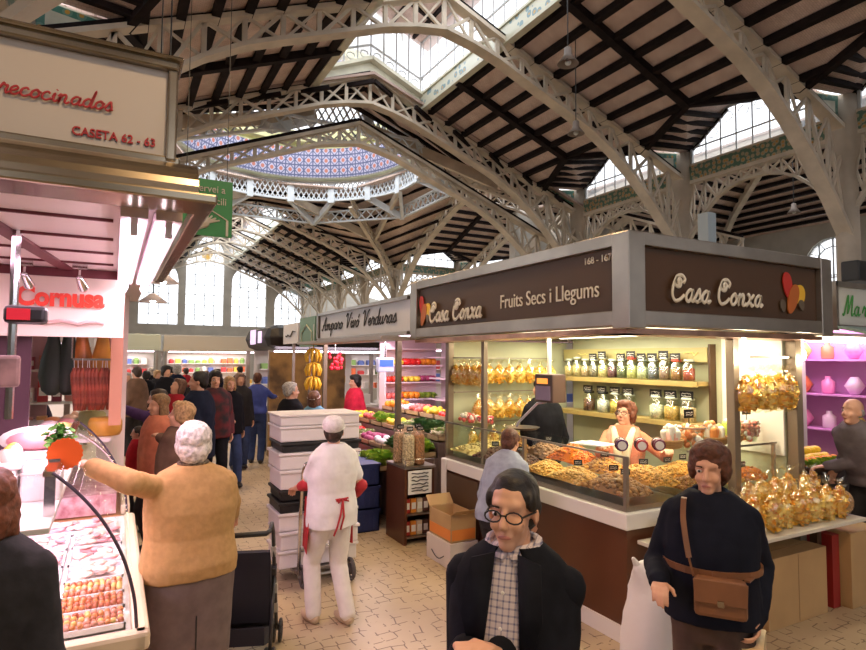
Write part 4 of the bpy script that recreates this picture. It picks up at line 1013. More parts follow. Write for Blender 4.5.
carton('brown cardboard box partly behind the woman with the shoulder bag', 3.78, 4.28, 2.84, 3.06, 0, .5)
carton('tall brown cardboard box at the far corner beyond the stall leg', 5.32, 5.80, 2.72, 3.1, 0, .60)
b = MB(); b.bx(5.2, 5.3, 2.8, 3.0, 0, .58); tag(b.build('folded_board', mat('dark_red_board', (.30, .02, .02), .5)), 'dark red board standing between the two cardboard boxes', 'board')

# white sack
t = thing('white_sack', 'bulging white plastic sack standing by the corner of the nut counter', 'sack', (2.96, 2.60, 0))
b = MB(); b.rings([(0, 0, .0, .17, .14), (0, 0, .08, .20, .17), (0, 0, .35, .195, .16), (.01, 0, .55, .17, .14), (0, .0, .66, .15, .12), (-.01, 0, .73, .14, .06), (-.02, 0, .79, .15, .025)], 22); b.cap((-.12, 0, .74), (-.16, .01, .80), .022, .012); b.cap((.08, 0, .76), (.13, -.01, .79), .02, .012)
b.build('sack_body', mat('white_woven_sack', (.74, .72, .72), .6, bump=.4, scale=14), t, smooth=True, disp=(.035, .12), sub=1); t.scale = (1.22, 1.2, 1.02)
# big label on sack

# ================================================================== PEOPLE
SKIN = mat('skin_light', (.66, .36, .24), .5); SKIN2 = mat('skin_tan', (.70, .39, .25), .5)
LIP = mat('lip', (.48, .19, .15), .5); EYEW = mat('eye_white', (.7, .66, .62), .3); EYED = mat('eye_dark', (.02, .015, .012), .2)
def cloth(n, c, var=.12, r=.85, scale=12, bump=.25): return mat('cloth_'+n, c, r, var=var, scale=scale, bump=bump, spec=.12)
def hairm(n, c): return mat('hair_'+n, c, .55, var=.35, scale=45, bump=.5)
def plaid():
    m, nt, b, tc = nodemat('plaid_shirt', .8)
    s_ = N(nt, 'ShaderNodeSeparateXYZ'); nt.links.new(tc.outputs['Object'], s_.inputs[0]); outs = []
    for ax in ('X', 'Z'):
        mu = N(nt, 'ShaderNodeMath', _operation='MULTIPLY'); mu.inputs[1].default_value = 55; nt.links.new(s_.outputs[ax], mu.inputs[0])
        fr_ = N(nt, 'ShaderNodeMath', _operation='FRACT'); nt.links.new(mu.outputs[0], fr_.inputs[0])
        lt = N(nt, 'ShaderNodeMath', _operation='LESS_THAN'); lt.inputs[1].default_value = .28; nt.links.new(fr_.outputs[0], lt.inputs[0]); outs.append(lt)
    ad = N(nt, 'ShaderNodeMath', _operation='ADD'); nt.links.new(outs[0].outputs[0], ad.inputs[0]); nt.links.new(outs[1].outputs[0], ad.inputs[1])
    dv = N(nt, 'ShaderNodeMath', _operation='MULTIPLY'); dv.inputs[1].default_value = .5; nt.links.new(ad.outputs[0], dv.inputs[0])
    cr = N(nt, 'ShaderNodeValToRGB'); cr.color_ramp.elements[0].color = (.62, .56, .58, 1); cr.color_ramp.elements[1].color = (.15, .15, .26, 1)
    nt.links.new(dv.outputs[0], cr.inputs[0]); nt.links.new(cr.outputs[0], b.inputs['Base Color']); return m
PLAID = plaid()
SHOE = mat('dark_leather_shoe', (.02, .015, .012), .4)

def ik(S, T, a, b_, pole):
    d = T-S; L = min(d.length, (a+b_)*.999); d = d.normalized(); T = S+d*L
    x = (a*a-b_*b_+L*L)/(2*L); h = math.sqrt(max(0, a*a-x*x)); p = (pole-d*pole.dot(d)).normalized()
    return S+d*x+p*h, T

def hand_geo(b, Wp, d, pn, side, curl, r=.0085):
    """palm + four fingers + thumb. d: hand direction, pn: palm normal (faces the inside of the curl), side: direction of the thumb"""
    d = d.normalized(); pn = (pn-d*pn.dot(d)).normalized(); t = side-d*side.dot(d)-pn*side.dot(pn); t = t.normalized()
    K = []
    for i, o in enumerate((.030, .010, -.010, -.029)):
        k_ = Wp+d*(.088-.004*abs(i-1))+t*o; b.cap(Wp+d*.01+t*o*.55, k_, .0145, .0125, 8); K.append(k_)
    b.ell(Wp+d*.05, (.034, .034, .016), Matrix((t, d, pn)).transposed(), 10, 6)
    for i, (k_, L) in enumerate(zip(K, (.072, .080, .074, .058))):
        c1, c2 = curl*.9, curl*1.9; d1 = d*cos(c1)+pn*sin(c1); d2 = d*cos(c2)+pn*sin(c2); d3 = d*cos(c2*1.25)+pn*sin(c2*1.25)
        p1 = k_+d1*L*.45; p2 = p1+d2*L*.32; p3 = p2+d3*L*.24
        b.cap(k_, p1, r*1.05, r*.98, 8); b.cap(p1, p2, r*.98, r*.9, 8); b.cap(p2, p3, r*.9, r*.78, 8)
    tb = Wp+d*.022+t*.026; t1 = tb+(d*.6+t*.7+pn*.25).normalized()*.04; t2 = t1+(d*.9+t*.25+pn*(.2+.4*curl)).normalized()*.032; 
    b.cap(tb, t1, .014, .011, 8); b.cap(t1, t2, .011, .0085, 8)

def person(label, x, y, face, h, top, bottom, hair, skin=None, lh=None, rh=None, lean=0, hyaw=0, hpitch=0, stride=.0, bw=1.0, glasses=False, near=1, shoes=None, curl=.5, group=None, cap=None, long_sleeve=True, open_jacket=None, collar=None, extra=None, z=0, sleeve=None, belly=0, lpole=None):
    s = h/1.7; rz = R(face); skin = skin or SKIN
    t = thing('person', label, 'person', (x, y, z), rz, group); t.scale = (s, s, s)
    PM[t.name] = Matrix.Translation((x, y, z)) @ Matrix.Rotation(rz, 4, 'Z') @ Matrix.Scale(s, 4); inv = PM[t.name].inverted()
    vx = {2: .0062, 1: .011, 0: .018}[near]; ln = R(lean)
    def bd(v):
        v = Vector(v)
        if v.z > .95: q = Matrix.Rotation(-ln, 3, 'X') @ (v-Vector((0, 0, .95))); v = q+Vector((0, 0, .95))
        return v
    SH = [bd((sg*.150*bw, -.008, 1.350)) for sg in (-1, 1)]
    TG = []
    for sg, g in ((-1, lh), (1, rh)):
        if g is None: g = SH[(sg+1)//2]+Vector((sg*.07, .05+.08*sg*(stride*4), -.50))
        else: g = inv @ Vector(g)
        TG.append(g)
    arms = []
    for i, sg in ((0, -1), (1, 1)):
        arms.append((SH[i],)+ik(SH[i], TG[i], .285, .25, lpole if (lpole and sg < 0) else Vector((sg*.28, -.8, -.6))))
    # ---- body: one continuous surface
    b = MB(); HC = Vector((0, .0, 1.562)); NB = Vector((0, -.01, 1.44)); HM = Matrix.Rotation(R(hyaw), 3, 'Z') @ Matrix.Rotation(-R(hpitch), 3, 'X')
    def hd(v): return bd(NB)+(HM @ (Matrix.Rotation(-ln*.6, 3, 'X') @ (Vector(v)+HC-NB)))
    def hell(c, r, n=12, m_=None): b_ = m_ or b; HR = HM @ Matrix.Rotation(-ln*.6, 3, 'X'); b_.ell(hd(c), r, HR, n, 8)
    b.rings([(0, 0, .80, .13*bw, .10), (0, 0, .92, .15*bw, .105), (0, .005+belly*.3, 1.06, .135*bw, .095), (0, 0, 1.2, .145*bw, .10), (0, -.005, 1.34, .15*bw, .09), (0, -.01, 1.41, .12*bw, .07), (0, -.01, 1.45, .06, .055)], 16, fn=bd)
    b.cap(bd((0, -.015, 1.40)), hd((0, -.01, -.07)), .056, .052, 12)
    hell((0, -.012, .04), (.074, .093, .082), 14); hell((0, .022, -.03), (.056, .064, .078)); hell((0, .056, -.086), (.030, .027, .024)); hell((0, .02, -.055), (.052, .055, .045))
    hell((0, .066, .035), (.05, .02, .02)); 
    for sg in (-1, 1):
        hell((sg*.034, .06, -.028), (.022, .022, .022)); hell((sg*.073, -.005, -.008), (.010, .018, .029), 8)
    b.cap(hd((0, .084, .018)), hd((0, .106, -.022)), .009, .0135, 8); hell((0, .098, -.026), (.018, .012, .01), 8)
    hell((0, .078, -.058), (.024, .012, .010), 8)
    for S_, E_, W_ in arms:
        b.cap(S_, E_, .045, .037, 10); b.cap(E_, W_, .038, .026, 10)
    for i, sg in ((0, -1), (1, 1)):
        S_, E_, W_ = arms[i]; d = (W_-E_).normalized(); pn = Vector((-sg, .3, 0)) if abs(d.z) > .6 else Vector((0, 0, -1)); sd = Vector((0, 1, .1)) if abs(d.z) > .6 else Vector((-sg, 0, .2))
        hand_geo(b, W_, d, pn, sd, curl, .0085 if near == 2 else .010)
    hips = [Vector((sg*.085*bw, 0, .88)) for sg in (-1, 1)]; ank = [Vector((-.095*bw, stride, .09)), Vector((.095*bw, -stride, .09))]; kn = []
    for H_, A_ in zip(hips, ank):
        K_, _ = ik(H_, A_, .42, .40, Vector((0, 1, 0))); kn.append(K_); b.cap(H_, K_, .078*bw, .052, 12); b.cap(K_, A_, .052, .036, 12)
    b.build('body', skin, t, remesh=vx)
    if near:
        for sg in (-1, 1):
            b = MB(); HR = HM; b.ell(hd((sg*.031, .0745, .008)), (.013, .009, .008), HR, 10, 6, 0); b.ell(hd((sg*.031, .0815, .008)), (.006, .004, .0065), HR, 8, 5, 1); b.cap(hd((sg*.018, .088, .030)), hd((sg*.045, .079, .031)), .0035, .0025, 6, 1)
        b.build('eye', [EYEW, EYED], t, smooth=True)
        b = MB(); b.ell(hd((0, .0885, -.058)), (.022, .006, .0065), HM, 10, 6); b.build('lips', LIP, t, smooth=True)
    # ---- hair
    st, hm = hair; b = MB(); H_ = lambda c, r: hell(c, r, 14, b)
    if st == 'short': H_((0, -.022, .053), (.079, .096, .078)); H_((0, -.05, -.005), (.074, .058, .075)); H_((0, .002, .094), (.062, .060, .030)); [H_((sg*.068, .010, .042), (.014, .048, .036)) for sg in (-1, 1)]; [H_((sg*.070, -.03, .015), (.012, .03, .035)) for sg in (-1, 1)]
    if st == 'bald': H_((0, -.06, .0), (.077, .045, .05)); [H_((sg*.066, -.02, .01), (.014, .035, .03)) for sg in (-1, 1)]
    if st == 'grey': H_((0, -.03, .055), (.083, .096, .075)); H_((0, -.055, .0), (.078, .055, .07)); H_((0, .02, .09), (.06, .055, .03)); [H_((sg*.069, .0, .02), (.014, .03, .04)) for sg in (-1, 1)]
    if st == 'curly': H_((0, -.03, .06), (.098, .108, .092)); H_((0, -.06, -.01), (.088, .066, .085)); H_((0, .03, .10), (.075, .062, .045)); [H_((sg*.076, -.010, .01), (.024, .042, .058)) for sg in (-1, 1)]
    if st == 'bob': H_((0, -.028, .058), (.092, .103, .084)); H_((0, -.055, -.03), (.088, .06, .11)); H_((0, .025, .095), (.066, .058, .035)); [H_((sg*.078, -.005, -.03), (.022, .045, .09)) for sg in (-1, 1)]
    if st == 'long': H_((0, -.028, .058), (.090, .102, .082)); H_((0, -.06, -.08), (.086, .05, .17)); H_((0, .02, .095), (.064, .058, .035)); [H_((sg*.076, -.01, -.07), (.022, .04, .13)) for sg in (-1, 1)]
    b.build('hair', hm, t, remesh=.0075 if near == 2 else .014, disp=(.016, .03) if st in ('curly', 'bob') and near else (.004, .03))
    if cap:
        b = MB(); H_((0, -.012, .07), (.086, .10, .062)); 
        if cap[1] == 'net': H_((0, -.045, .075), (.094, .092, .078))
        o = b.build('cap', cap[0], t, remesh=.01)
        b = MB(); HR = HM @ Matrix.Rotation(-ln*.6, 3, 'X'); b.tube([hd((.089*cos(q), -.012+.103*sin(q), .045+.004*sin(q))) for q in [i*pi/10 for i in range(21)]], .009, 6); b.build('cap_band', cap[2], t, smooth=True)
    if glasses:
        b = MB()
        for sg in (-1, 1): b.tube([hd((sg*.033+.026*cos(q), .098, .005+.017*sin(q))) for q in [i*pi/6 for i in range(13)]], .0028, 5); b.bar(hd((sg*.059, .096, .010)), hd((sg*.076, .0, .008)), .004, .005)
        b.bar(hd((-.008, .10, .01)), hd((.008, .10, .01)), .003, .004); b.build('glasses', BLACK, t)
    # ---- trousers or skirt
    kind, bm = bottom[0], bottom[1]; b = MB()
    if kind == 'trousers':
        b.rings([(0, 0, .78, .14*bw, .105), (0, 0, .90, .165*bw, .12), (0, .005, 1.02, .15*bw, .112)], 16)
        for H_2, K_, A_ in zip(hips, kn, ank): b.cap(H_2, K_, .096*bw, .075, 14); b.cap(K_, A_+Vector((0, 0, .0)), .074, .066, 14)
        b.build('trousers', bm, t, remesh=max(vx, .01), disp=(.012, .12) if near else None)
    else:
        hem = bottom[2]; b.rings([(0, 0, hem, .185*bw, .15), (0, 0, .70, .195*bw, .155), (0, -.01, .86, .20*bw, .16), (0, 0, 1.0, .165*bw, .135), (0, 0, 1.05, .155*bw, .125)], 24); b.build('skirt', bm, t, remesh=.014, disp=(.01, .2))
    # ---- shoes
    for A_ in ank: b = MB(); b.ell(A_+Vector((0, .06, -.045)), (.045, .13, .045)); b.ell(A_+Vector((0, -.01, -.04)), (.042, .06, .05)); b.build('shoe', shoes or SHOE, t, smooth=True)
    # ---- top
    tm_, hem, th = top; slv = sleeve or tm_
    prof = [(0, 0, hem, (.165+th)*bw, .125+th+belly*.5), (0, .01*belly*10, max(hem+.06, .93), (.168+th)*bw, .125+th+belly), (0, .012+belly*.4, 1.08, (.150+th)*bw, .115+th+belly), (0, 0, 1.22, (.162+th)*bw, .118+th+belly*.4), (0, -.005, 1.32, (.168+th*.8)*bw, .11+th*.8), (0, -.008, 1.385, (.158+th*.6)*bw, .095+th*.7), (0, -.01, 1.43, (.122+th*.5)*bw, .082+th*.5), (0, -.012, 1.47, .076+th*.4, .070+th*.4)]
    b = MB()
    if open_jacket:
        n = 28; a0, a1 = pi/2+R(22), pi/2+2*pi-R(22); vs, fs = [], []
        for (cx, cy, zz, rx, ry) in prof:
            for off in (0, -.012):
                for k_ in range(n+1):
                    a = a0+(a1-a0)*k_/n; vs.append(bd((cx+(rx+off)*cos(a), cy+(ry+off)*sin(a), zz)))
        m_ = n+1
        for i in range(len(prof)-1):
            for k_ in range(n):
                A = i*2*m_+k_; B = (i+1)*2*m_+k_; fs.append((A, A+1, B+1, B)); fs.append((A+m_, B+m_, B+m_+1, A+m_+1))
            for k_ in (0, n): A = i*2*m_+k_; B = (i+1)*2*m_+k_; fs.append((A, B, B+m_, A+m_))
        b.add(vs, fs)
        for S_, E_, W_ in arms: d = (W_-E_).normalized(); b.cap(S_, E_, .056+th*.25, .047+th*.25, 14); b.cap(E_, W_-d*.015, .050+th*.3, .038+th*.25, 14)
        for sg in (-1, 1):          # lapels
            q = [bd((sg*.035, .085, 1.46)), bd((sg*.105, .06+th, 1.44)), bd((sg*.12, .118+th, 1.30)), bd((sg*.062, .138+th, 1.12)), bd((sg*.05, .13, 1.25))]; b.slab(q, (0, .012, 0))
        b.build('jacket', tm_, t, smooth=True)
        b = MB(); pf = [(cx, cy, zz, rx-.018, ry-.012) for cx, cy, zz, rx, ry in prof]; b.rings(pf, 20, fn=bd); b.build('shirt', open_jacket, t, smooth=True)
        b = MB()
        for sg in (-1, 1): b.tube([bd((sg*.078*sin(q), -.010+.085*cos(q)*(1 if q < 1.6 else .8), 1.475-.035*cos(q)*(q < 1.6))) for q in [.12+j_*.30 for j_ in range(11)]], .013, 8)
        b.build('shirt_collar', open_jacket, t)
        b = MB()
        for zz in (1.36, 1.27, 1.18, 1.09, 1.0): b.ell(bd((0, .118+th+belly*(.9 if zz < 1.2 else .4)-(.03 if zz > 1.3 else 0), zz)), (.006, .003, .006), None, 8, 5)
        b.build('shirt_buttons', PAPER, t)
    else:
        b.rings(prof, 24, fn=bd)
        for S_, E_, W_ in arms:
            d = (W_-E_).normalized(); b.cap(S_, E_ if long_sleeve else S_.lerp(E_, .62), .056+th*.28, .048+th*.28, 14)
            if long_sleeve: b.cap(E_, W_-d*.012, .050+th*.35, .038+th*.25, 14)
        b.build('top', tm_, t, remesh=max(vx*1.2, .009), disp=(.012, .10) if near else None)
    if collar:
        b = MB(); b.tube([bd((.072*cos(q), -.008+.07*sin(q), 1.455+.015*sin(-q))) for q in [i*pi/8 for i in range(17)]], .02, 8); b.build('collar', collar, t, smooth=True)
    if extra: extra(t, bd, hd, arms, prof)
    return t

BLK = cloth('black', (.010, .010, .014)); NAVY = cloth('navy', (.012, .016, .035)); DKC = cloth('charcoal', (.03, .028, .03))
DENIM = cloth('denim', (.04, .06, .14)); GREYT = cloth('grey_trousers', (.10, .09, .09)); BRT = cloth('brown_trousers', (.10, .065, .05))


def at(px, py, d):                                 # a point seen at that place of the picture, d metres deep
    return Vector((0, 0, 2))+(f+r_*((px-433)/594)-u_*((py-325)/594))*d
T_, SK = 'trousers', 'skirt'
HB = hairm('black', (.012, .009, .008)); HG = hairm('grey', (.38, .36, .34)); HW = hairm('white', (.66, .62, .60)); HBR = hairm('brown', (.10, .035, .018)); HDB = hairm('dark_brown', (.035, .018, .012)); HBL = hairm('blond', (.42, .26, .12)); HRB = hairm('red_brown', (.16, .05, .025))

# --- foreground man
person('man with black glasses in an open dark jacket over a checked shirt', 1.10, 1.52, 131, 1.665, (cloth('black_jacket', (.010, .011, .016), .3), .80, .035), (T_, NAVY), ('short', HB), SKIN2,
    rh=at(466, 650, 1.68), lh=at(498, 652, 1.66), hyaw=-4, stride=.10, bw=1.05, glasses=True, near=2, open_jacket=PLAID, belly=.03, curl=.8)
# --- woman with shoulder bag
def bagx(t, bd, hd, arms, prof):
    BR = mat('tan_leather', (.20, .085, .035), .5, var=.15, scale=6)
    g = thing('shoulder_bag', 'tan leather shoulder bag hanging at the hip of the woman in the dark coat', 'shoulder bag'); M = PM[t.name]
    P_ = lambda v: M @ Vector(v)
    def q(mb, nm_, mm, **k): mb.v = [P_(v) for v in mb.v]; return mb.build(nm_, mm, g, **k)
    b = MB(); b.box((-.03, .215, 1.045), (.215, .075, .165)); q(b, 'bag_body', BR, bevel=.018)
    b = MB(); b.slab([(-.14, .254, 1.128), (.08, .254, 1.128), (.075, .258, 1.03), (-.135, .258, 1.03)], (0, .008, 0)); q(b, 'bag_flap', BR, bevel=.003)
    b = MB(); b.box((-.03, .270, 1.035), (.026, .008, .026)); q(b, 'clasp', STEELW)
    b = MB(); pts = catmull([(.078, 1.12), (.10, 1.22), (.118, 1.35), (.115, 1.44)])
    yy = lambda z: .195 if z < 1.2 else .195-.36*(z-1.2)
    for (x0_, z0_), (x1_, z1_) in zip(pts, pts[1:]): b.bar((x0_, yy(z0_), z0_), (x1_, yy(z1_), z1_), .024, .008)
    b.bar((.115, .108, 1.44), (.11, -.10, 1.42), .024, .008); b.bar((.11, -.10, 1.42), (.0, -.175, 1.2), .024, .008); b.bar((.0, -.175, 1.2), (-.21, -.02, 1.12), .024, .008); b.bar((-.21, -.02, 1.12), (-.14, .18, 1.12), .024, .008); q(b, 'shoulder_strap', BR)
    b = MB(); n = 24
    for i in range(n): a, c = 2*pi*i/n, 2*pi*(i+1)/n; b.bar((.216*cos(a), .182*sin(a), 1.13), (.216*cos(c), .182*sin(c), 1.13), .010, .03)
    o = b.build('waist_belt', BR, t)
wm = person('woman with curly brown hair in a dark coat beside the nut stall', 2.44, 1.84, 128, 1.62, (cloth('dark_coat', (.010, .012, .022)), .88, .045), (T_, BRT), ('curly', HBR),
    rh=at(659, 582, 2.62), lh=at(757, 617, 2.62), hyaw=-10, stride=.14, bw=1.04, near=2, collar=cloth('dark_collar', (.02, .03, .06)), extra=bagx, curl=.6)
b = MB(); b.lathe([(.0, 0), (.009, .0), (.009, .01), (0, .01)], at(746.5, 480, 2.7)-Vector((.03, 0, 0)), 8); 
t = thing('shopping_bag', 'cream and dark paper carrier bag held by the curly haired woman', 'shopping bag', at(752, 650, 2.64)-Vector((0, 0, .22)), R(30))
b = MB(); b.bx(-.13, .13, -.05, .05, 0, .27); b.build('bag_body', mat('cream_bag', (.6, .45, .25), .6, var=.25, scale=6), t)
b = MB(); b.tube(catmull([(-.08, .27), (-.05, .40), (0, .44), (.05, .40), (.08, .27)]) and [(x_, .0, z_) for x_, z_ in catmull([(-.08, .27), (-.05, .40), (0, .44), (.05, .40), (.08, .27)])], .008, 6); b.build('bag_handle', BLACK, t)
# --- woman in the yellow cardigan
def cardx(t, bd, hd, arms, prof):
    b = MB(); b.tube([bd((.075*cos(q), -.012+.07*sin(q), 1.475)) for q in [i*pi/8 for i in range(17)]], .012, 8); b.build('scarf_edge', mat('dark_pattern_scarf', (.16, .12, .08), .7, var=.6, scale=60), t, smooth=True)
    b = MB(); b.bx(-.003, .003, -.168, -.164, .45, .68); b.build('skirt_seam', BLACK, t)
person('white-haired woman in mustard cardigan and grey skirt, arm stretched over the meat case', .40, 3.52, 8, 1.64, (cloth('mustard_cardigan', (.47, .29, .125), .08, scale=30), .86, .045), (SK, cloth('grey_skirt', (.17, .13, .125)), .40), ('curly', HW),
    lpole=Vector((.1, -1, .0)), lh=at(92, 467, 2.95), rh=at(232, 515, 3.75), hyaw=-12, bw=1.22, near=2, extra=cardx, curl=.4, belly=.02)
# --- stroller
t = thing('stroller', 'black folded pushchair with pale tube joints beside the woman in the mustard cardigan', 'pushchair', (.80, 4.12, 0), R(-20)); t.scale = (.9, .9, .92)
FA = mat('stroller_fabric', (.012, .012, .022), .8); TBM = mat('stroller_tube', (.05, .05, .055), .35, .5); WT = mat('stroller_grey', (.45, .43, .40), .4)
for sx in (-.22, .22):
    b = MB(); b.tube([(sx, -.30, 1.0), (sx, -.20, 1.02), (sx, -.10, .93), (sx, .02, .62), (sx, .22, .18), (sx, .30, .10)], .015, 8); b.build('frame_tube', TBM, t, smooth=True)
    b = MB(); b.tube([(sx, .02, .60), (sx, -.08, .35), (sx, -.18, .10)], .013, 8); b.build('rear_leg', TBM, t, smooth=True)
    b = MB(); b.box((sx, .0, .64), (.04, .06, .07), 0, Matrix.Rotation(.4, 3, 'X')); b.build('fold_joint', TBM, t, bevel=.008)
    for (yy_, zz_) in ((.06, .53), (.14, .36), (-.06, .83)):
        b = MB(); b.bar((sx, yy_, zz_), (sx, yy_+.035, zz_-.08), .034, .034); b.build('pale_sleeve', WT, t)
    for wy in (-.18, .30):
        for dx in (-.025, .025):
            b = MB(); b.tube([((sx+dx), wy+.075*cos(q), .085+.075*sin(q)) for q in [i*pi/8 for i in range(17)]], .013, 6, caps=False); b.tube([(sx+dx-.012, wy, .085), (sx+dx+.012, wy, .085)], .03, 8)
            for q in range(5): b.bar((sx+dx, wy, .085), (sx+dx, wy+.07*cos(q*1.256), .085+.07*sin(q*1.256)), .01, .012)
            b.build('wheel', BLACK, t)
b = MB(); b.tube([(-.22, -.30, 1.0), (-.20, -.33, .99), (0, -.34, .985), (.20, -.33, .99), (.22, -.30, 1.0)], .018, 8); b.build('push_handle', BLACK, t, smooth=True)
b = MB(); b.slab([(-.20, -.12, .80), (.20, -.12, .80), (.20, -.02, .28), (-.20, -.02, .28)], (0, .03, .01)); b.slab([(-.2, -.02, .28), (.2, -.02, .28), (.2, .22, .26), (-.2, .22, .26)], (0, 0, .03)); b.slab([(-.2, .22, .28), (.2, .22, .28), (.19, .27, .12), (-.19, .27, .12)], (0, .02, 0)); b.slab([(-.205, -.12, .80), (-.205, -.02, .28), (-.205, .2, .28), (-.205, .1, .5)], (.01, 0, 0)); b.slab([(.205, -.12, .80), (.205, -.02, .28), (.205, .2, .28), (.205, .1, .5)], (-.01, 0, 0)); b.build('seat_fabric', FA, t)
b = MB(); b.slab([(-.18, -.16, .30), (.18, -.16, .30), (.18, .16, .18), (-.18, .16, .18)], (0, 0, -.12)); b.build('under_basket', FA, t)
# --- near left shopper
person('person with brown bobbed hair and black coat at the near meat case end', -.345, 2.40, -15, 1.64, (BLACKM, .70, .05), (T_, BLK), ('bob', HRB), near=2, bw=1.02, hyaw=5)
# --- worker in white
def wx(t, bd, hd, arms, prof):
    RD = mat('red_tape', (.45, .02, .03), .7)
    b = MB(); n = 24
    for i in range(n): a, c = 2*pi*i/n, 2*pi*(i+1)/n; b.bar((.185*cos(a), .148*sin(a)+.0, 1.03), (.185*cos(c), .148*sin(c), 1.03), .012, .025)
    for sg in (-1, 1): b.tube([(0, -.155, 1.03), (sg*.04, -.172, 1.045), (sg*.05, -.17, 1.015), (0, -.155, 1.03)], .007, 6)
    b.tube([(0, -.157, 1.03), (-.03, -.175, .92), (-.06, -.172, .82), (-.09, -.17, .76)], .008, 6); b.tube([(0, -.157, 1.03), (.0, -.178, .90), (-.03, -.175, .80)], .008, 6); b.build('apron_ties', RD, t, smooth=True)
    b = MB(); b.slab([(-.20, .0, 1.02), (-.17, .12, 1.02), (-.17, .15, .62), (-.22, .02, .60)], (-.006, 0, 0)); b.slab([(.20, .0, 1.02), (.17, .12, 1.02), (.17, .15, .62), (.22, .02, .60)], (.006, 0, 0)); b.slab([(-.17, .14, 1.03), (.17, .14, 1.03), (.17, .17, .62), (-.17, .17, .62)], (0, .006, 0)); b.build('apron', RD, t)
    for S_, E_, W_ in arms[:2]:
        d = (W_-E_).normalized(); b = MB(); b.cap(E_-d*.02, E_+d*.10, .052, .044, 12); b.build('red_cuff', RD, t, smooth=True)
WHC = cloth('white_uniform', (.78, .75, .75), .05)
person('worker in white tunic, trousers and hair cap with red apron ties', 1.50, 4.40, 14, 1.56, (WHC, .80, .04), (T_, cloth('white_trousers', (.78, .73, .70), .05)), ('short', HDB), lh=at(296, 488, 4.72), rh=at(352, 500, 4.8), hyaw=-38, hpitch=-8, stride=.10, bw=1.05, near=2, extra=wx,
    cap=(mat('white_hair_net', (.74, .70, .70), .8, var=.1, scale=40, bump=.5), 'net', WHITE), long_sleeve=False, glasses=True, shoes=mat('cream_clog', (.55, .42, .28), .5))
# --- bending customer, shop assistants
person('customer in a pale blue grey shirt bending over the long nut counter', 2.66, 3.89, -62, 1.50, (cloth('pale_blue_shirt', (.32, .36, .46)), .86, .03), (T_, DKC), ('short', HBR), lean=30, hpitch=-8, near=2, stride=.05)
def scx(t, bd, hd, arms, prof):
    CS = cloth('cream_scarf', (.80, .72, .55), .08)
    b = MB()
    for sg in (-1, 1): b.tube([bd(p) for p in ((sg*.07, -.05, 1.46), (sg*.085, .05, 1.43), (sg*.06, .135, 1.33), (sg*.035, .165, 1.18), (sg*.04, .165, 1.02))], [.02, .03, .038, .04, .038], 8)
    b.build('scarf', CS, t, smooth=True, disp=(.01, .05))
    b = MB()
    for sg in (-1, 1): b.tube([bd(p) for p in ((sg*.11, .0, 1.44), (sg*.125, .10, 1.34), (sg*.11, .155, 1.18), (sg*.115, .155, 1.0))], [.03, .042, .045, .045], 8)
    b.build('knitted_border', cloth('coral_knit', (.72, .26, .18)), t, smooth=True, disp=(.012, .03))
person('shop assistant with short auburn hair, coral knitwear and a cream scarf behind the nut counter', 4.16, 4.02, 126, 1.62, (cloth('coral_vest', (.62, .24, .14)), .86, .03), (T_, DKC), ('curly', HRB), lh=(4.15, 3.62, 1.22) if False else at(668, 452, 5.0), rh=at(602, 447, 5.1), hyaw=-18, hpitch=-12, near=2, extra=scx, glasses=True, sleeve=None)
person('shop assistant in a black jumper half hidden behind the hanging scale', 3.99, 5.0, 10, 1.84, (BLK, .86, .04), (T_, BLK), ('short', HB), near=1, bw=1.2)
person('grey balding man in a grey shirt leaning over the vegetables of the neighbouring stall', 6.16, 2.95, 82, 1.74, (cloth('grey_shirt', (.14, .12, .13)), .84, .03), (T_, DKC), ('bald', HG), lean=30, hpitch=-25, near=1, lh=at(826, 466, 5.5), rh=at(836, 470, 5.7))
# --- aisle
person('man in a blue sweater and jeans with his back turned', 2.42, 11.55, -22, 1.72, (cloth('blue_sweater', (.07, .10, .36)), .92, .02), (T_, DENIM), ('short', HBR), SKIN2, near=0, rh=(2.85, 11.9, 1.22), lh=None, stride=.05)
person('woman with fair hair in a short black jacket and blue jeans walking along the aisle', 1.62, 9.75, 190, 1.70, (BLK, .80, .045), (T_, DENIM), ('bob', HBL), near=1, stride=.16, rh=at(228, 418, 9.2))
person('woman with greying brown hair right behind the one in the short black jacket', 2.02, 11.1, 185, 1.72, (DKC, .75, .04), (T_, DENIM), ('bob', hairm('greybrown', (.2, .12, .09))), near=0)
person('man with dark curly hair in a black and dark red jacket facing the camera', 1.30, 9.05, 180, 1.80, (mat('darkred_check', (.012, .01, .012), .8, col2=(.14, .01, .015), scale=7), .80, .05), (T_, BLK), ('curly', HB), near=1, stride=.08)
person('tall man in a dark navy coat with black hair looking along the meat stalls', .92, 7.75, 60, 1.84, (NAVY, .72, .06), (T_, BLK), ('short', HB), near=1, stride=.05, hyaw=20)
person('woman in a red top with brown grey hair looking down in the crowd', .78, 9.2, 120, 1.70, (cloth('red_top', (.35, .02, .03)), .80, .04), (T_, DKC), ('bob', hairm('brown2', (.15, .07, .04))), near=0, hpitch=-20)
person('blond older person in a brown coat just behind the white-haired woman', .52, 5.75, 65, 1.60, (cloth('brown_coat', (.14, .085, .06)), .70, .05), (T_, DKC), ('curly', HBL), near=1, hpitch=-10, lh=at(160, 437, 5.5))
person('woman with light brown hair and sunglasses on her head in a coral jacket', .42, 6.75, 110, 1.62, (cloth('coral_coat', (.60, .20, .12)), .75, .05), (T_, DKC), ('long', hairm('light_brown', (.22, .12, .05))), near=1)
person('woman with dark hair in a purple coat reaching over the meat counter', .50, 7.55, 70, 1.63, (cloth('purple_coat', (.07, .035, .12)), .60, .05), (T_, BLK), ('long', HDB), near=1, lh=at(122, 408, 6.9), lean=5)
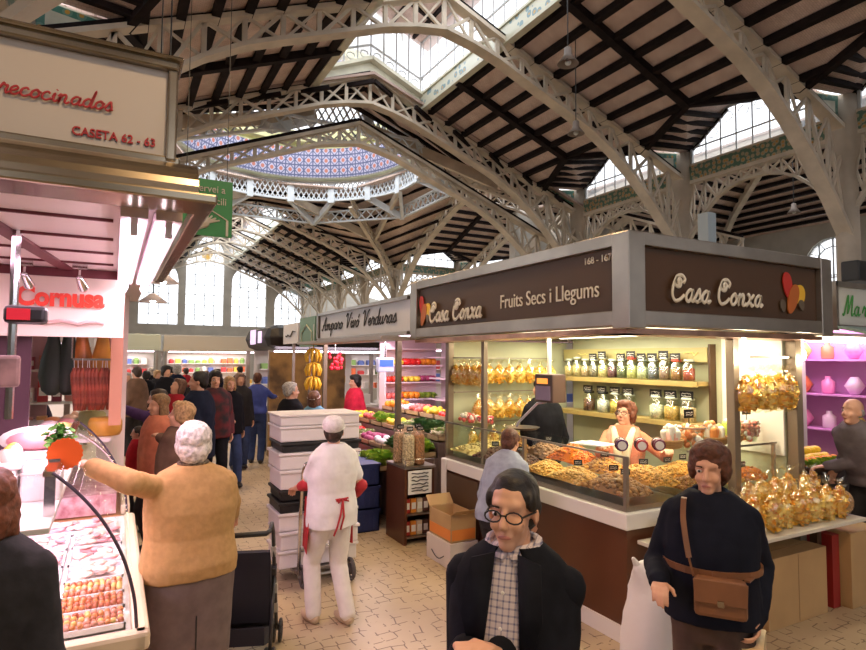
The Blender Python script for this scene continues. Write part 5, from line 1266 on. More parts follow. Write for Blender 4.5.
person('small child in a red jacket standing at the meat case', .28, 8.0, 90, 1.17, (cloth('red_anorak', (.45, .02, .03)), .75, .05), (T_, DKC), ('short', HDB), near=1)
person('grey-haired man in a black coat in front of the fruit stall', 2.02, 7.6, -75, 1.70, (BLK, .72, .05), (T_, BLK), ('grey', HG), near=1, hyaw=-5)
person('woman in a pale blue overall and grey cap at the fruit stall', 2.42, 7.9, -30, 1.56, (cloth('blue_overall', (.16, .34, .50)), .80, .04), (T_, DKC), ('bob', hairm('brown3', (.16, .07, .04))), near=1, cap=(mat('grey_cap', (.45, .42, .42), .8), 'flat', WHITE), hpitch=-15)
person('greengrocer with dark hair in a red top behind the fruit display', 3.75, 9.9, 100, 1.70, (cloth('red_jumper', (.65, .03, .07)), .85, .04), (T_, DKC), ('curly', HB), near=1)
def bx2(t, bd, hd, arms, prof): pass
person('butcher with a black cap behind the meat counter', -.72, 7.5, -60, 1.78, (cloth('dark_tunic', (.03, .025, .05)), .85, .04), (T_, DKC), ('short', HB), near=1, cap=(BLK, 'flat', BLK), rh=at(70, 420, 6.4))
# --- far crowd
rnd = random.Random(21)
crowd = [(128, 13.5, 'black', 'grey'), (137, 12, 'brown_coat', 'dark_brown'), (147, 14.5, 'black', 'black'), (158, 16, 'charcoal', 'blond'), (167, 13, 'black', 'black'), (177, 15, 'navy', 'grey'), (186, 18, 'red_top', 'dark_brown'), (196, 13.2, 'charcoal', 'black'), (206, 16, 'black', 'brown'), (218, 17.8, 'navy', 'dark_brown'), (240, 17, 'charcoal', 'black'), (122, 17, 'purple_coat', 'black'), (152, 17.5, 'black', 'grey'), (172, 18.5, 'brown_coat', 'black')]
wh = {0: 'nearest to the far stalls', 1: '', 2: ''}
for i, (px, d, cn, hn) in enumerate(crowd):
    p = at(px, 360, d); hh = rnd.uniform(1.6, 1.8); back = rnd.random() < .6
    person('distant shopper in %s, %s hair, %s figure from the meat stall' % ({'black': 'a black coat', 'brown_coat': 'a brown coat', 'charcoal': 'a charcoal coat', 'navy': 'a navy coat', 'red_top': 'a red top', 'purple_coat': 'a purple coat'}[cn], hn.replace('_', ' '), {122: 'first', 128: 'second', 137: 'third', 147: 'fourth', 152: 'fifth', 158: 'sixth', 167: 'seventh', 172: 'eighth', 177: 'ninth', 186: 'tenth', 196: 'eleventh', 206: 'twelfth', 218: 'thirteenth', 240: 'fourteenth'}[px]),
        p.x, p.y, rnd.uniform(-40, 40)+(0 if back else 180), hh, (MATS['cloth_'+cn], .75, .05), (T_, DKC), (rnd.choice(['short', 'bob', 'curly']), MATS['hair_'+hn]), near=0, stride=rnd.uniform(0, .12), group='shoppers far down the aisle')

# ================================================================== MEAT STALL (left)
t = thing('stall_canopy', 'steel framed sign board and rounded canopy over the meat stall', 'market stall canopy', (-1, 2.5, 2.5))
REDL = mat('dark_red_letters', (.42, .02, .03), .5)
b = MB()
b.bx(-2.6, .175, 2.28, 2.42, 3.03, 3.07); b.bx(-2.6, .19, 2.26, 2.44, 3.06, 3.075); b.bx(.14, .175, 2.29, 2.40, 2.70, 3.05); b.bx(-2.6, .19, 2.30, 2.40, 2.68, 2.72)
b.build('sign_frame', STEELW, t, True, bevel=.01)
b = MB(); b.bx(-2.6, .14, 2.31, 2.34, 2.71, 3.04); b.build('sign_plate', mat('pale_sign_plate', (.55, .50, .46), .4), t, True)
script('lettering', 'recocinados', (-.355, 2.30, 2.845), LY, UP, .062, .06, REDL, t, sx=1.03)
text('lettering', 'CASETA 62 - 63', (-.15, 2.305, 2.745), LY, UP, .030, REDL, t, sx=.92, bold=.0006)
b = MB(); n = 8; pr = None                     # rounded canopy: curved sheet rising to the sign
for i in range(n+1):
    a = pi/2*i/n; y, z = 2.30-.14*cos(a)*1.0+.0, 2.56+.13*sin(a)
    if pr: b.slab([(-2.6, pr[0], pr[1]), (.24, pr[0], pr[1]), (.24, y, z), (-2.6, y, z)], (0, .012, 0))
    pr = (y, z)
b.build('curved_valance', STEELW, t, True, smooth=False)
b = MB(); b.bx(-2.6, .30, 2.14, 2.34, 2.525, 2.56); b.bx(.24, .30, 2.34, 4.7, 2.53, 2.575); b.build('lower_rim', STEELW, t, True, bevel=.008)
b = MB(); b.bx(-2.6, .2, 2.34, 6.8, 2.56, 2.60); b.build('ceiling_board', mat('white_stall_ceiling', (.78, .70, .70), .4), t, True)
b = MB()
for y in (2.75, 3.2, 3.65, 4.1): b.bx(-2.6, -.02, y-.008, y+.008, 2.548, 2.562)
b.build('ceiling_joint', mat('dark_red_joint', (.12, .02, .03), .5), t, True)['kind'] = 'stuff'
b = MB(); b.bar((-.56, 2.35, 2.555), (-.28, 4.45, 2.555), .07, .02); b.build('red_strip', mat('dark_red_joint', (.12, .02, .03), .5), t, True)
area('meat_ceiling_light', (-.7, 3.3, 2.53), .9, 15, (1, .62, .78), sy=1.5)
# tubes
for i, (x, lb) in enumerate(((.165, 'outer'), (.05, 'inner'))):
    o = thing('fluorescent_lamp', 'pink white fluorescent batten under the meat canopy, the %s of the pair' % lb, 'lamp', (x, 3.5, 2.5))
    b = MB(); b.tube([(x, 2.42, 2.47), (x, 4.62, 2.47)], .02, 8); b.build('tube', TUBE, o, True, smooth=True)
    b = MB(); b.bx(x-.045, x+.045, 2.38, 4.66, 2.50, 2.545); b.bx(x-.012, x+.012, 2.39, 2.42, 2.44, 2.5); b.bx(x-.012, x+.012, 4.62, 4.65, 2.44, 2.5); b.build('housing', mat('pink_white_housing', (.8, .68, .72), .4), o, True)
area('meat_tube_light', (.1, 3.5, 2.44), .14, 26, (1, .66, .82), sy=2.1)
area('meat_case_light', (-.35, 3.9, 1.62), .05, 9, (1, .62, .80), rot=(0, 0, 0), sy=2.2)
# bulkhead with red sign
t = thing('shop_sign', 'white panelled bulkhead with chunky red cut-out letters inside the meat stall', 'sign', (-.5, 4.45, 2.2))
b = MB(); b.bx(-2.6, .05, 4.42, 4.48, 2.12, 2.555); b.build('bulkhead', mat('pale_pink_panel', (.80, .70, .62), .4), t, True)
b = MB(); b.bx(-2.6, .05, 4.41, 4.425, 2.50, 2.555); b.build('dark_header', mat('dark_red_joint', (.12, .02, .03), .5), t, True)
RL = mat('bright_red_letters', (.75, .04, .015), .35)
text('lettering', 'Cornusa', (-.54, 4.40, 2.315), LY, UP, .115, RL, t, sx=.86, bold=.007)
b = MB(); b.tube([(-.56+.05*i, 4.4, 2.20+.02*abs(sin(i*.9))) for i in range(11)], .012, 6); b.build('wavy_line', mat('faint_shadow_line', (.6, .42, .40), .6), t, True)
for i, x in enumerate((-.48, -.2)):
    o = thing('spotlight', 'small chrome spotlight clipped over the red letters, the %s one' % ('first' if i == 0 else 'second'), 'spotlight', (x, 4.25, 2.5))
    b = MB(); b.bx(x-.04, x+.04, 4.2, 4.24, 2.53, 2.56); b.bar((x, 4.22, 2.54), (x, 4.2, 2.47), .012); b.build('clip', CHROME, o, True)
    b = MB(); b.cap((x, 4.2, 2.47), (x+.02, 4.25, 2.42), .02, .03, 10); b.build('lamp_head', CHROME, o, True, smooth=True)
b = MB(); b.tube([(-.40, 3.2, 1.72), (-.40, 3.2, 2.56)], .018, 8); tag(b.build('steel_pole', CHROME), 'thin chrome pole rising from the meat case to the canopy', 'pole')
t = thing('hanging_scale', 'dark weighing scale with a red display fixed to the chrome pole', 'scale', (-.36, 3.2, 2.2))
b = MB(); b.bx(-.43, -.27, 3.14, 3.25, 2.14, 2.22); b.build('scale_housing', BLACK, t, True, bevel=.02)
b = MB(); b.bx(-.415, -.33, 3.132, 3.14, 2.155, 2.205); b.build('red_display', mat('red_display', (.35, .01, .02), .3, emis=.8), t, True)
t = thing('hanging_tray', 'dull square scale plate hanging by the chrome pole', 'scale plate', (-.42, 3.2, 1.9))
b = MB(); b.bx(-.5, -.36, 3.16, 3.19, 1.86, 2.0); b.build('plate', mat('brownish_plate', (.24, .15, .13), .4, var=.4, scale=9), t, True, bevel=.02)
b = MB(); b.tube([(-.40, 3.19, 2.0), (-.40, 3.21, 2.06)], .006, 6); b.build('hook', CHROME, t, True)
b = MB(); b.bx(-.52, -.47, 4.55, 4.65, .9, 2.13); tag(b.build('stall_pillar', mat('white_pillar', (.8, .72, .76), .4)), 'white pillar standing inside the meat stall under the bulkhead', 'pillar')
b = MB()
for i in range(7): b.bx(-.085+i*.022, -.072+i*.022, 5.5, 5.52, 1.75, 2.4)
b.bx(-.1, .1, 5.52, 5.55, .9, 2.5, 1); tag(b.build('striped_panel', [mat('pink_stripe', (.62, .20, .16), .5), mat('pale_pink_panel', (.80, .70, .62), .4)]), 'pale panel with pink vertical stripes at the back of the meat stall', 'panel')
b = MB(); b.bx(-.02, .06, 4.90, 4.95, 1.5, 2.52); tag(b.build('stall_pillar', mat('orange_pillar', (.55, .26, .16), .5)), 'pale orange pillar at the aisle corner of the meat stall', 'pillar')
b = MB(); b.bx(-2.6, -.55, 6.75, 6.8, 0, 2.55); b.bx(-.62, -.55, 4.5, 4.55, .9, 2.1) if False else None; tag(b.build('partition_panel', mat('pink_back_wall', (.55, .33, .36), .6)), 'pink tinged back wall of the meat stall', 'wall panel')
b = MB(); b.bx(-2.6, -.46, 4.50, 4.54, 1.2, 2.12); tag(b.build('dark_cupboard', mat('aubergine_panel', (.06, .02, .035), .5)), 'dark aubergine cupboard front behind the chrome pole', 'cupboard')
# hams, wrapped hams, salami
def ham(x, y, z, lb, mm, grp=None, sc=1, tilt=0):
    o = thing('ham', lb, 'ham', (x, y, z), 0, grp); o.rotation_euler = (0, tilt, 0); o.scale = (sc,)*3
    b = MB(); b.rings([(0, 0, -.42, .03, .03), (.0, 0, -.38, .075, .06), (0, 0, -.26, .105, .075), (0, 0, -.12, .09, .065), (0, 0, .04, .05, .04), (0, 0, .16, .03, .028), (0, 0, .24, .032, .028), (0, 0, .26, .02, .02)], 14); b.build('ham_body', mm, o, smooth=True)
    b = MB(); b.tube([(0, 0, .22), (.0, 0, .30)], .006, 5); b.tube([(.035*cos(q), .0, .22+.012*sin(q)) for q in [i*pi/4 for i in range(9)]], .006, 5); b.build('string', PAPER, o)
HM1 = mat('cured_ham', (.50, .17, .04), .35, var=.5, scale=6); HM2 = mat('black_ham_sleeve', (.03, .045, .035), .5)
b = MB(); b.bx(-.48, .0, 5.39, 5.41, 2.335, 2.35); b.bx(-.48, -.47, 5.39, 5.41, 2.35, 2.56); b.bx(-.01, .0, 5.39, 5.41, 2.35, 2.56); tag(b.build('hanging_rail', CHROME), 'chrome rail carrying the hanging hams', 'rail')
for i, (x, mm, lb) in enumerate(((-.41, HM2, 'ham in a black sleeve hanging nearest the white pillar'), (-.31, HM2, 'ham in a black sleeve hanging beside the unwrapped hams'), (-.22, HM1, 'small dark cured ham hanging beside the black sleeves'), (-.08, mat('golden_ham', (.72, .32, .06), .35, var=.3, scale=5), 'large golden cured ham hanging at the aisle end of the rail'))):
    ham(x, 5.4, 2.345-.3*(.9 if i != 3 else 1.0), lb, mm, sc=.9 if i != 3 else 1.0)
rnd = random.Random(4)
o = thing('sausage', '', 'sausage'); b = MB(); b.tube([(0, 0, -.17), (.006, 0, -.1), (0, 0, 0), (-.006, 0, .1), (0, 0, .15)], [.012, .022, .023, .022, .01], 8); b.build('sausage_body', mat('cured_sausage', (.34, .07, .04), .4, var=.4, scale=20), o, smooth=True)
b = MB(); b.tube([(0, 0, .15), (0, 0, .22)], .003, 4); b.build('string', PAPER, o); reg(o)
b = MB(); b.bx(-.28, .04, 5.18, 5.2, 1.965, 1.98); b.bx(-.28, -.27, 5.18, 5.2, 1.965, 2.56); b.bx(.03, .04, 5.18, 5.2, 1.965, 2.56); tag(b.build('hanging_rail', CHROME), 'lower chrome rail carrying the row of dark sausages', 'rail')
for i in range(12): first_or_dup(o, i, loc=(-.25+i*.024, 5.19+rnd.uniform(-.01, .01), 1.76), rot=(0, rnd.uniform(-.06, .06), 0), label='dark red cured sausage, %s from the butcher in the hanging row' % ORD[i], group='sausages hanging in a row')
# back shelf with packs
t = thing('back_shelf', 'pale shelf of packed meats behind the butcher', 'shelf', (-.5, 6.6, 1.2))
for z in (1.25, 1.55, 1.85):
    b = MB(); b.bx(-1.2, .1, 6.5, 6.74, z, z+.02); b.build('shelf_board', OFFW, t, True)
o = None; cols = [(.55, .06, .06), (.6, .25, .2), (.7, .6, .55), (.3, .05, .08), (.75, .4, .15)]
for r_i, z in enumerate((1.27, 1.57, 1.87)):
    for i in range(9):
        b = MB(); h = rnd.uniform(.1, .2); b.bx(-.04, .04, -.04, .04, 0, h); b.bx(-.03, .03, -.042, -.04, h*.3, h*.7, 1)
        q = b.build('meat_pack', [mat('pack_%d' % ((i*3+r_i) % 5), cols[(i*3+r_i) % 5], .4), PAPER], bevel=.01); q.location = (-.9+i*.11, 6.62, z)
        tag(q, 'small meat pack on the %s back shelf, %s from the wall side' % (('lower', 'middle', 'top')[r_i], ORD[i]), 'pack', 'meat packs on the back shelf')

# --- the long meat case
t = thing('meat_display_case', 'long chilled meat case with curved glass front and cream bumper', 'display case', (-.5, 3.8, 0))
CY0, CY1 = 2.74, 4.85
BUM = mat('cream_bumper', (.75, .62, .45), .4)
b = MB(); b.bx(-1.5, .10, CY0+.04, CY1, 0, .80); b.build('case_body', mat('case_body_wood', (.50, .24, .10), .5), t, True)
b = MB(); b.bx(.10, .17, CY0, CY1, .80, .88); b.bx(-1.5, .17, CY0, CY0+.07, .80, .88); b.build('bumper', BUM, t, True, bevel=.02)
b = MB(); b.bx(-1.5, .10, CY0+.07, CY1, .80, .86); b.build('deck', mat('white_deck', (.85, .78, .80), .3), t, True)
prof = [(.115, .885), (.10, 1.02), (.055, 1.18), (-.02, 1.33), (-.11, 1.45), (-.20, 1.54)]
pp = catmull(prof, 4)
b = MB()
for (xa, za), (xb, zb) in zip(pp, pp[1:]): b.slab([(xa, CY0+.05, za), (xa, CY1, za), (xb, CY1, zb), (xb, CY0+.05, zb)], (.006, 0, .003))
b.build('curved_glass', PANE, t, True, smooth=True)
b = MB(); b.slab([(x, CY0+.05, z) for x, z in pp]+[(-.5, CY0+.05, 1.5), (-.5, CY0+.05, .885)], (0, .005, 0)); b.build('end_glass', PANE, t, True)
for yy_, nm_ in ((CY0+.045, 'glass_edge'), (CY1, 'glass_edge')):
    b = MB(); b.tube([(x+.004, yy_, z) for x, z in pp], .007, 6); b.build(nm_, mat('dark_glass_edge', (.08, .06, .09), .2), t, True, smooth=True)
b = MB(); b.bx(-.95, -.20, CY0+.06, CY1, 1.30, 1.325); b.build('rear_top_shelf', mat('pale_top', (.82, .74, .72), .3), t, True, bevel=.004)
b = MB(); b.bx(-.23, -.19, CY0+.05, CY1, 1.525, 1.545); b.bx(-.24, -.2, 3.0, 3.03, 1.32, 1.53); b.bx(-.24, -.2, 4.7, 4.73, 1.32, 1.53); b.build('top_rail', CHROME, t, True)
b = MB(); b.bx(-.95, -.92, CY0+.05, CY1, .86, 1.3); b.build('rear_wall', OFFW, t, True)
b = MB(); b.bx(-.52, -.42, CY0+.1, CY1-.1, 1.285, 1.30); b.build('case_lamp', TUBE, t, True)
area('case_inner_light', (-.3, 3.75, 1.275), .1, 14, (1, .66, .84), sy=1.9)
# trays with meat
def tray(x, y, w_, d, lb, cols, kind, seed, cat='meat tray'):
    o = thing('meat_tray', lb, cat, (x, y, .862)); rnd = random.Random(seed)
    b = MB(); b.bx(-w_/2, w_/2, -d/2, d/2, 0, .008)
    for a in ((-w_/2, -w_/2+.008, -d/2, d/2), (w_/2-.008, w_/2, -d/2, d/2), (-w_/2, w_/2, -d/2, -d/2+.008), (-w_/2, w_/2, d/2-.008, d/2)): b.bx(*a, 0, .03)
    b.build('tray', mat('white_tray', (.85, .80, .84), .25), o)
    if kind == 'skewer':
        n = max(2, int(d/.03))
        for i in range(n):
            yy_ = -d/2+.02+(d-.04)*i/max(1, n-1); b = MB(); nx = int(w_/.024)
            for j in range(nx): b.ell((-w_/2+.02+(w_-.04)*j/(nx-1)+rnd.uniform(-.003, .003), yy_+rnd.uniform(-.003, .003), .03+rnd.uniform(0, .008)), (.013, .014, .013), Matrix.Rotation(rnd.uniform(0, 3), 3, 'Z'), 6, 4, rnd.randrange(len(cols)))
            b.tube([(-w_/2+.005, yy_, .03), (w_/2-.005, yy_, .03)], .002, 4, 0); b.build('skewer', cols, o, smooth=True)
    if kind == 'slice':
        n = int(w_*d/.0032)
        for i in range(n):
            b = MB(); b.ell((rnd.uniform(-w_/2+.04, w_/2-.04), rnd.uniform(-d/2+.03, d/2-.03), .018+rnd.uniform(0, .03)), (rnd.uniform(.035, .05), .03, .01), Matrix.Rotation(rnd.uniform(0, 3), 3, 'Z') @ Matrix.Rotation(rnd.uniform(-.25, .25), 3, 'X'), 9, 5, 0); b.build('meat_slice', cols[i % len(cols)], o, smooth=True)
SK1 = [mat('skewer_orange', (.70, .26, .10), .35), mat('skewer_brown', (.45, .12, .06), .35), mat('skewer_yellow', (.80, .55, .20), .35), mat('skewer_pink', (.75, .35, .28), .35)]
PKM = [mat('pork_pink', (.75, .32, .36), .3), mat('chicken_pale', (.80, .55, .48), .3), mat('fat_white', (.82, .66, .66), .3)]
tray(-.05, 2.93, .26, .17, 'tray of mixed meat skewers at the very near aisle corner of the meat case', SK1, 'skewer', 1)
tray(-.35, 2.93, .30, .17, 'tray of pinkish skewers beside the near corner tray in the meat case', SK1[2:]+SK1[:1], 'skewer', 2)
tray(-.05, 3.13, .26, .16, 'tray of brown glazed skewers, second row from the near end, aisle side', SK1[:2], 'skewer', 3)
tray(-.35, 3.13, .30, .16, 'tray of breaded pieces, second row from the near end, butcher side', SK1, 'skewer', 4)
tray(-.05, 3.33, .26, .18, 'tray of orange skewers, third row from the near end, aisle side', SK1, 'skewer', 5)
tray(-.35, 3.33, .30, .18, 'tray of yellow seasoned pieces, third row from the near end, butcher side', SK1[2:], 'skewer', 6)
tray(-.05, 3.58, .26, .24, 'tray of pale chicken fillets in the middle of the meat case, aisle side', PKM[1:], 'slice', 7)
tray(-.35, 3.58, .30, .24, 'tray of white fat and fillets in the middle of the case, butcher side', PKM[::-1], 'slice', 8)
tray(-.05, 3.88, .26, .28, 'tray of pink pork slices past the middle of the case, aisle side', PKM, 'slice', 9)
tray(-.35, 3.88, .30, .28, 'tray of rosy chops past the middle of the case, butcher side', PKM[:2], 'slice', 10)
tray(-.05, 4.22, .26, .3, 'tray of mixed pink meat near the far end of the case, aisle side', PKM, 'slice', 11)
tray(-.35, 4.22, .30, .3, 'tray of pale cuts near the far end of the case, butcher side', PKM[::-1], 'slice', 12)
tray(-.2, 4.56, .5, .26, 'wide tray of pink cuts at the far end of the meat case', PKM, 'slice', 13)
# goods on top of the case
t = thing('price_sign', 'round orange cardboard sign with a notched edge on the meat case', 'sign', (-.15, 3.08, 1.545))
b = MB(); n = 40; b.slab([(-.175+(.066+.005*(i % 2))*cos(2*pi*i/n), 3.08, 1.57+(.066+.005*(i % 2))*sin(2*pi*i/n)) for i in range(n)], (0, .006, 0)); b.build('orange_disc', mat('orange_card', (.90, .13, .01), .5), t, True)
b = MB(); b.bar((-.21, 3.092, 1.545), (-.18, 3.092, 1.56), .01, .008); b.bx(-.235, -.19, 3.07, 3.11, 1.545, 1.552); b.build('sign_stand', CHROME, t, True)
t = thing('parsley_pot', 'bunch of green parsley in a small tub beside the orange disc', 'parsley', (-.22, 3.40, 1.486))
b = MB(); b.lathe([(.03, 0), (.04, .07), (.036, .07), (.028, .01), (0, .01)], n=12); b.build('tub', OFFW, t); rr = random.Random(2); b = MB()
for i in range(150):
    a, q = rr.uniform(0, 6.28), rr.random(); p = Vector((.07*q*cos(a), .05*q*sin(a), .08+rr.uniform(0, .11)*(1-.4*q))); M = Matrix.Rotation(rr.uniform(0, 6), 3, 'Z') @ Matrix.Rotation(rr.uniform(-1, 1), 3, 'X')
    b.add([M @ Vector(v)*.016+p for v in ((-1, 0, 0), (0, -1, .2), (1, 0, 0), (0, 1, .2))], [(0, 1, 2, 3)])
for i in range(10): b.tube([(0, 0, .03), (rr.uniform(-.04, .04), rr.uniform(-.03, .03), .12)], .002, 4)
b.build('leaves', mat('parsley_green', (.12, .34, .05), .6), t)
def eggbox(x, y, z, lb, top=(.8, .45, .1)):
    o = thing('egg_tray', lb, 'egg tray', (x, y, z))
    b = MB(); b.bx(-.15, .15, -.1, .1, 0, .03); b.build('tray', OFFW, o, bevel=.005); k_ = 0
    for i in range(3):
        for j in range(2): b = MB(); b.ell((-.1+.1*i, -.05+.1*j, .055), (.04, .04, .045), None, 12, 8); b.ell((-.1+.1*i, -.05+.1*j, .082), (.027, .027, .022), None, 10, 6, 1); b.build('filled_egg', [mat('egg_pale', (.82, .70, .62), .3), mat('egg_yolk', (.88, .60, .08), .3)], o, smooth=True)
eggbox(-.50, 3.35, 1.488, 'tray of stuffed eggs with yellow tops stacked on the white boxes'); 
for i, (x, y, z, w_, lb) in enumerate(((-.50, 3.35, 1.325, .26, 'white foam box under the stuffed eggs'), (-.28, 3.42, 1.325, .16, 'small white carton under the parsley'), (-.45, 2.98, 1.325, .22, 'white carton nearest the person with the bob'), (-.38, 3.92, 1.325, .3, 'white foam box with pink wrapped meat on top'))):
    o = thing('white_box', lb, 'box', (x, y, z)); b = MB(); b.bx(-w_/2, w_/2, -.1, .1, 0, .16 if i != 2 else .13); b.build('box_body', mat('foam_white', (.85, .80, .80), .6), o, bevel=.008); b = MB(); b.bx(-w_/2-.004, w_/2+.004, -.104, .104, .12 if i != 2 else .09, .135 if i != 2 else .105); b.build('box_lid', OFFW, o, bevel=.004)
t = thing('meat_parcel', 'oval parcel of pink cured meat in white paper on the foam box', 'meat parcel', (-.36, 3.92, 1.488)); b = MB(); b.ell((0, 0, .05), (.14, .08, .055)); b.build('meat', PKM[0], t, smooth=True); b = MB(); b.ell((.0, .04, .055), (.17, .09, .065), nu=20, fn=lambda p, a, q: p*(1+.08*sin(6*a))); b.build('paper_wrap', PAPER, t, smooth=True)
# second case further on
t = thing('meat_display_case', 'second meat case beyond the first, curved glass and cheeses on top', 'display case', (-.4, 6, 0))
b = MB(); b.bx(-1.0, .08, 4.9, 6.7, 0, .85); b.build('case_body', mat('case_body_wood', (.50, .24, .10), .5), t, True)
b = MB(); b.bx(.08, .14, 4.9, 6.7, .85, .93); b.build('bumper', BUM, t, True, bevel=.02)
b = MB()
for (xa, za), (xb, zb) in zip(pp, pp[1:]): b.slab([(xa, 4.95, za+.04), (xa, 6.7, za+.04), (xb, 6.7, zb-.1), (xb, 4.95, zb-.1)], (.006, 0, .003))
b.build('curved_glass', PANE, t, True); b = MB(); b.tube([(x, 4.94, z+.04-.14*i/len(pp)) for i, (x, z) in enumerate(pp)], .008, 6); b.build('glass_edge', CHROME, t, True)
b = MB(); b.bx(-.8, -.0, 4.95, 6.7, 1.38, 1.405); b.build('top_shelf', mat('pale_top', (.82, .74, .72), .3), t, True)
b = MB(); b.bx(-.9, .05, 4.95, 6.65, .86, 1.0); o = b.build('cured_meats', mat('mixed_cured_meat', (.45, .16, .2), .4, col2=(.75, .5, .55), scale=14, bump=.6), t, True); o['kind'] = 'stuff'
t = thing('cheese_wheel', 'golden brown cheese wheel on the second meat case', 'cheese', (-.04, 5.15, 1.406)); b = MB(); b.lathe([(.0, 0), (.10, 0), (.115, .03), (.115, .10), (.1, .13), (0, .13)], n=20); b.build('rind', mat('cheese_rind', (.62, .30, .05), .4, var=.2, scale=5), t, smooth=True)
t = thing('cheese_wheel', 'pale yellow cheese wheel with a green band further along the second case', 'cheese', (-.12, 5.6, 1.406)); b = MB(); b.lathe([(.0, 0), (.10, 0), (.115, .03), (.115, .13), (.1, .15), (0, .15)], n=20); b.build('rind', mat('cheese_pale', (.55, .5, .22), .4, var=.2, scale=5), t, smooth=True)
for i in range(5):
    o = thing('deli_tub', 'white deli tub on the second meat case, %s from the near end' % ORD[i], 'tub', (-.30-.1*(i % 2), 5.02+i*.16, 1.406)); b = MB(); b.lathe([(.06, 0), (.075, .09), (.07, .09), (.055, .01)], n=14); b.build('tub_wall', PAPER, o, smooth=True); b = MB(); b.ell((0, 0, .08), (.065, .065, .04)); b.build('filling', [SK1[2], PKM[2], PKM[0], SK1[0], PKM[1]][i], o, smooth=True)

# ================================================================== BOXES, TROLLEY, CRATES
t0 = 1.24; FO = mat('polystyrene', (.74, .70, .70), .7, var=.05, scale=3, bump=.15)
lay = [('w', .16), ('w', .16), ('w', .16), ('k', .10), ('k', .10), ('w', .17), ('w', .15), ('k', .09), ('w', .14), ('l', .10)]
z = .14; kk = 0
names = ['lowest', 'second lowest', 'third from the bottom', 'just above the lower white boxes', 'upper of the two adjoining black trays', 'above the two black trays', 'under the top black tray', 'near the top of the stack', 'below the lid', 'topmost with a knobbed lid']
for i, (ty, h) in enumerate(lay):
    cx, cy = 1.69+.008*sin(i*2), 5.50+.006*cos(i*3); w_, d = .74, .44; grow = .02 if i > 5 else 0
    o = thing('foam_box' if ty != 'k' else 'black_tray', ('white polystyrene fish box on the trolley, %s' if ty != 'k' else 'black plastic tray between white boxes on the trolley, %s') % names[i], 'box' if ty != 'k' else 'tray', (cx, cy, z))
    b = MB()
    if ty == 'k':
        b.rings([(0, 0, 0, .01, .01)]) if False else None
        b.box((0, 0, h*.35), (w_-.02, d-.02, h*.7)); b.box((0, 0, h*.82), (w_+.02, d+.02, h*.3)); b.build('tray_wall', BLACK, o, bevel=.01)
    else:
        b.box((0, 0, h*.42), (w_-.02+grow, d-.02+grow, h*.84)); b.build('box_wall', FO, o, bevel=.012)
        b = MB(); b.box((0, 0, h*.91), (w_+.01+grow, d+.01+grow, h*.17))
        if ty == 'l':
            for q in range(4): b.box((-.24+.16*q, -.12, h), (.03, .02, .008))
        b.build('box_lid', FO, o, bevel=.008)
    z += h+.002
t = thing('hand_truck', 'worn chrome hand trolley carrying the stack of white boxes', 'trolley', (1.6, 5.2, 0))
for x in (1.49, 1.93):
    b = MB(); b.tube([(x, 5.24, .10), (x, 5.22, .6), (x, 5.16, 1.0), (x, 5.08, 1.08)], .017, 8); b.build('upright_tube', CHROME, t, True, smooth=True)
    b = MB(); b.tube([(x+.02*cos(0), 5.18+.085*cos(q), .095+.085*sin(q)) for q in [i*pi/8 for i in range(17)]], .018, 6, caps=False); b.tube([(x-.0, 5.18, .095), (x+.04, 5.18, .095)], .05, 10); b.build('wheel', mat('grey_rubber', (.09, .08, .08), .7), t, True)
b = MB(); b.tube([(1.49, 5.08, 1.08), (1.57, 5.05, 1.1), (1.85, 5.05, 1.1), (1.93, 5.08, 1.08)], .018, 8); b.build('handle', CHROME, t, True, smooth=True)
for z_ in (.3, .62, .9): b = MB(); b.tube([(1.49, 5.20+.04*(z_ < .7), z_), (1.71, 5.17+.04*(z_ < .7), z_+.03), (1.93, 5.20+.04*(z_ < .7), z_)], .013, 6); b.build('cross_bar', CHROME, t, True, smooth=True)
b = MB(); b.bx(1.45, 1.97, 5.24, 5.72, .11, .135); b.build('load_plate', STEEL, t, True); b = MB(); b.tube([(1.47, 5.18, .095), (1.95, 5.18, .095)], .014, 8); b.build('axle', STEEL, t, True)
BLU = mat('blue_crate_plastic', (.02, .035, .16), .5)
for i in range(3):
    o = thing('blue_crate', 'dark blue plastic crate, %s of the stack below the lettuces' % ('bottom', 'middle', 'top')[i], 'crate', (2.58, 6.75, i*.26+.0)); b = MB()
    for a in ((-.2, -.185, -.28, .28), (.185, .2, -.28, .28), (-.2, .2, -.28, -.265), (-.2, .2, .265, .28)): b.bx(*a, 0, .25)
    b.bx(-.2, .2, -.28, .28, 0, .015)
    for q in range(6): b.bx(-.206, -.2, -.24+q*.09, -.2+q*.09, .03, .19); b.bx(-.17+q*.06, -.14+q*.06, -.286, -.28, .03, .19)
    b.bx(-.21, .21, -.29, .29, .23, .252); b.build('crate_wall', BLU, o)
for i in range(3):
    o = thing('blue_crate', 'dark blue crate by the man in the blue sweater, %s of its stack' % ('bottom', 'middle', 'top')[i], 'crate', (2.95, 11.1, i*.3)); b = MB(); b.bx(-.2, .2, -.25, .25, 0, .28); b.bx(-.21, .21, -.26, .26, .26, .295); b.build('crate_wall', BLU, o)
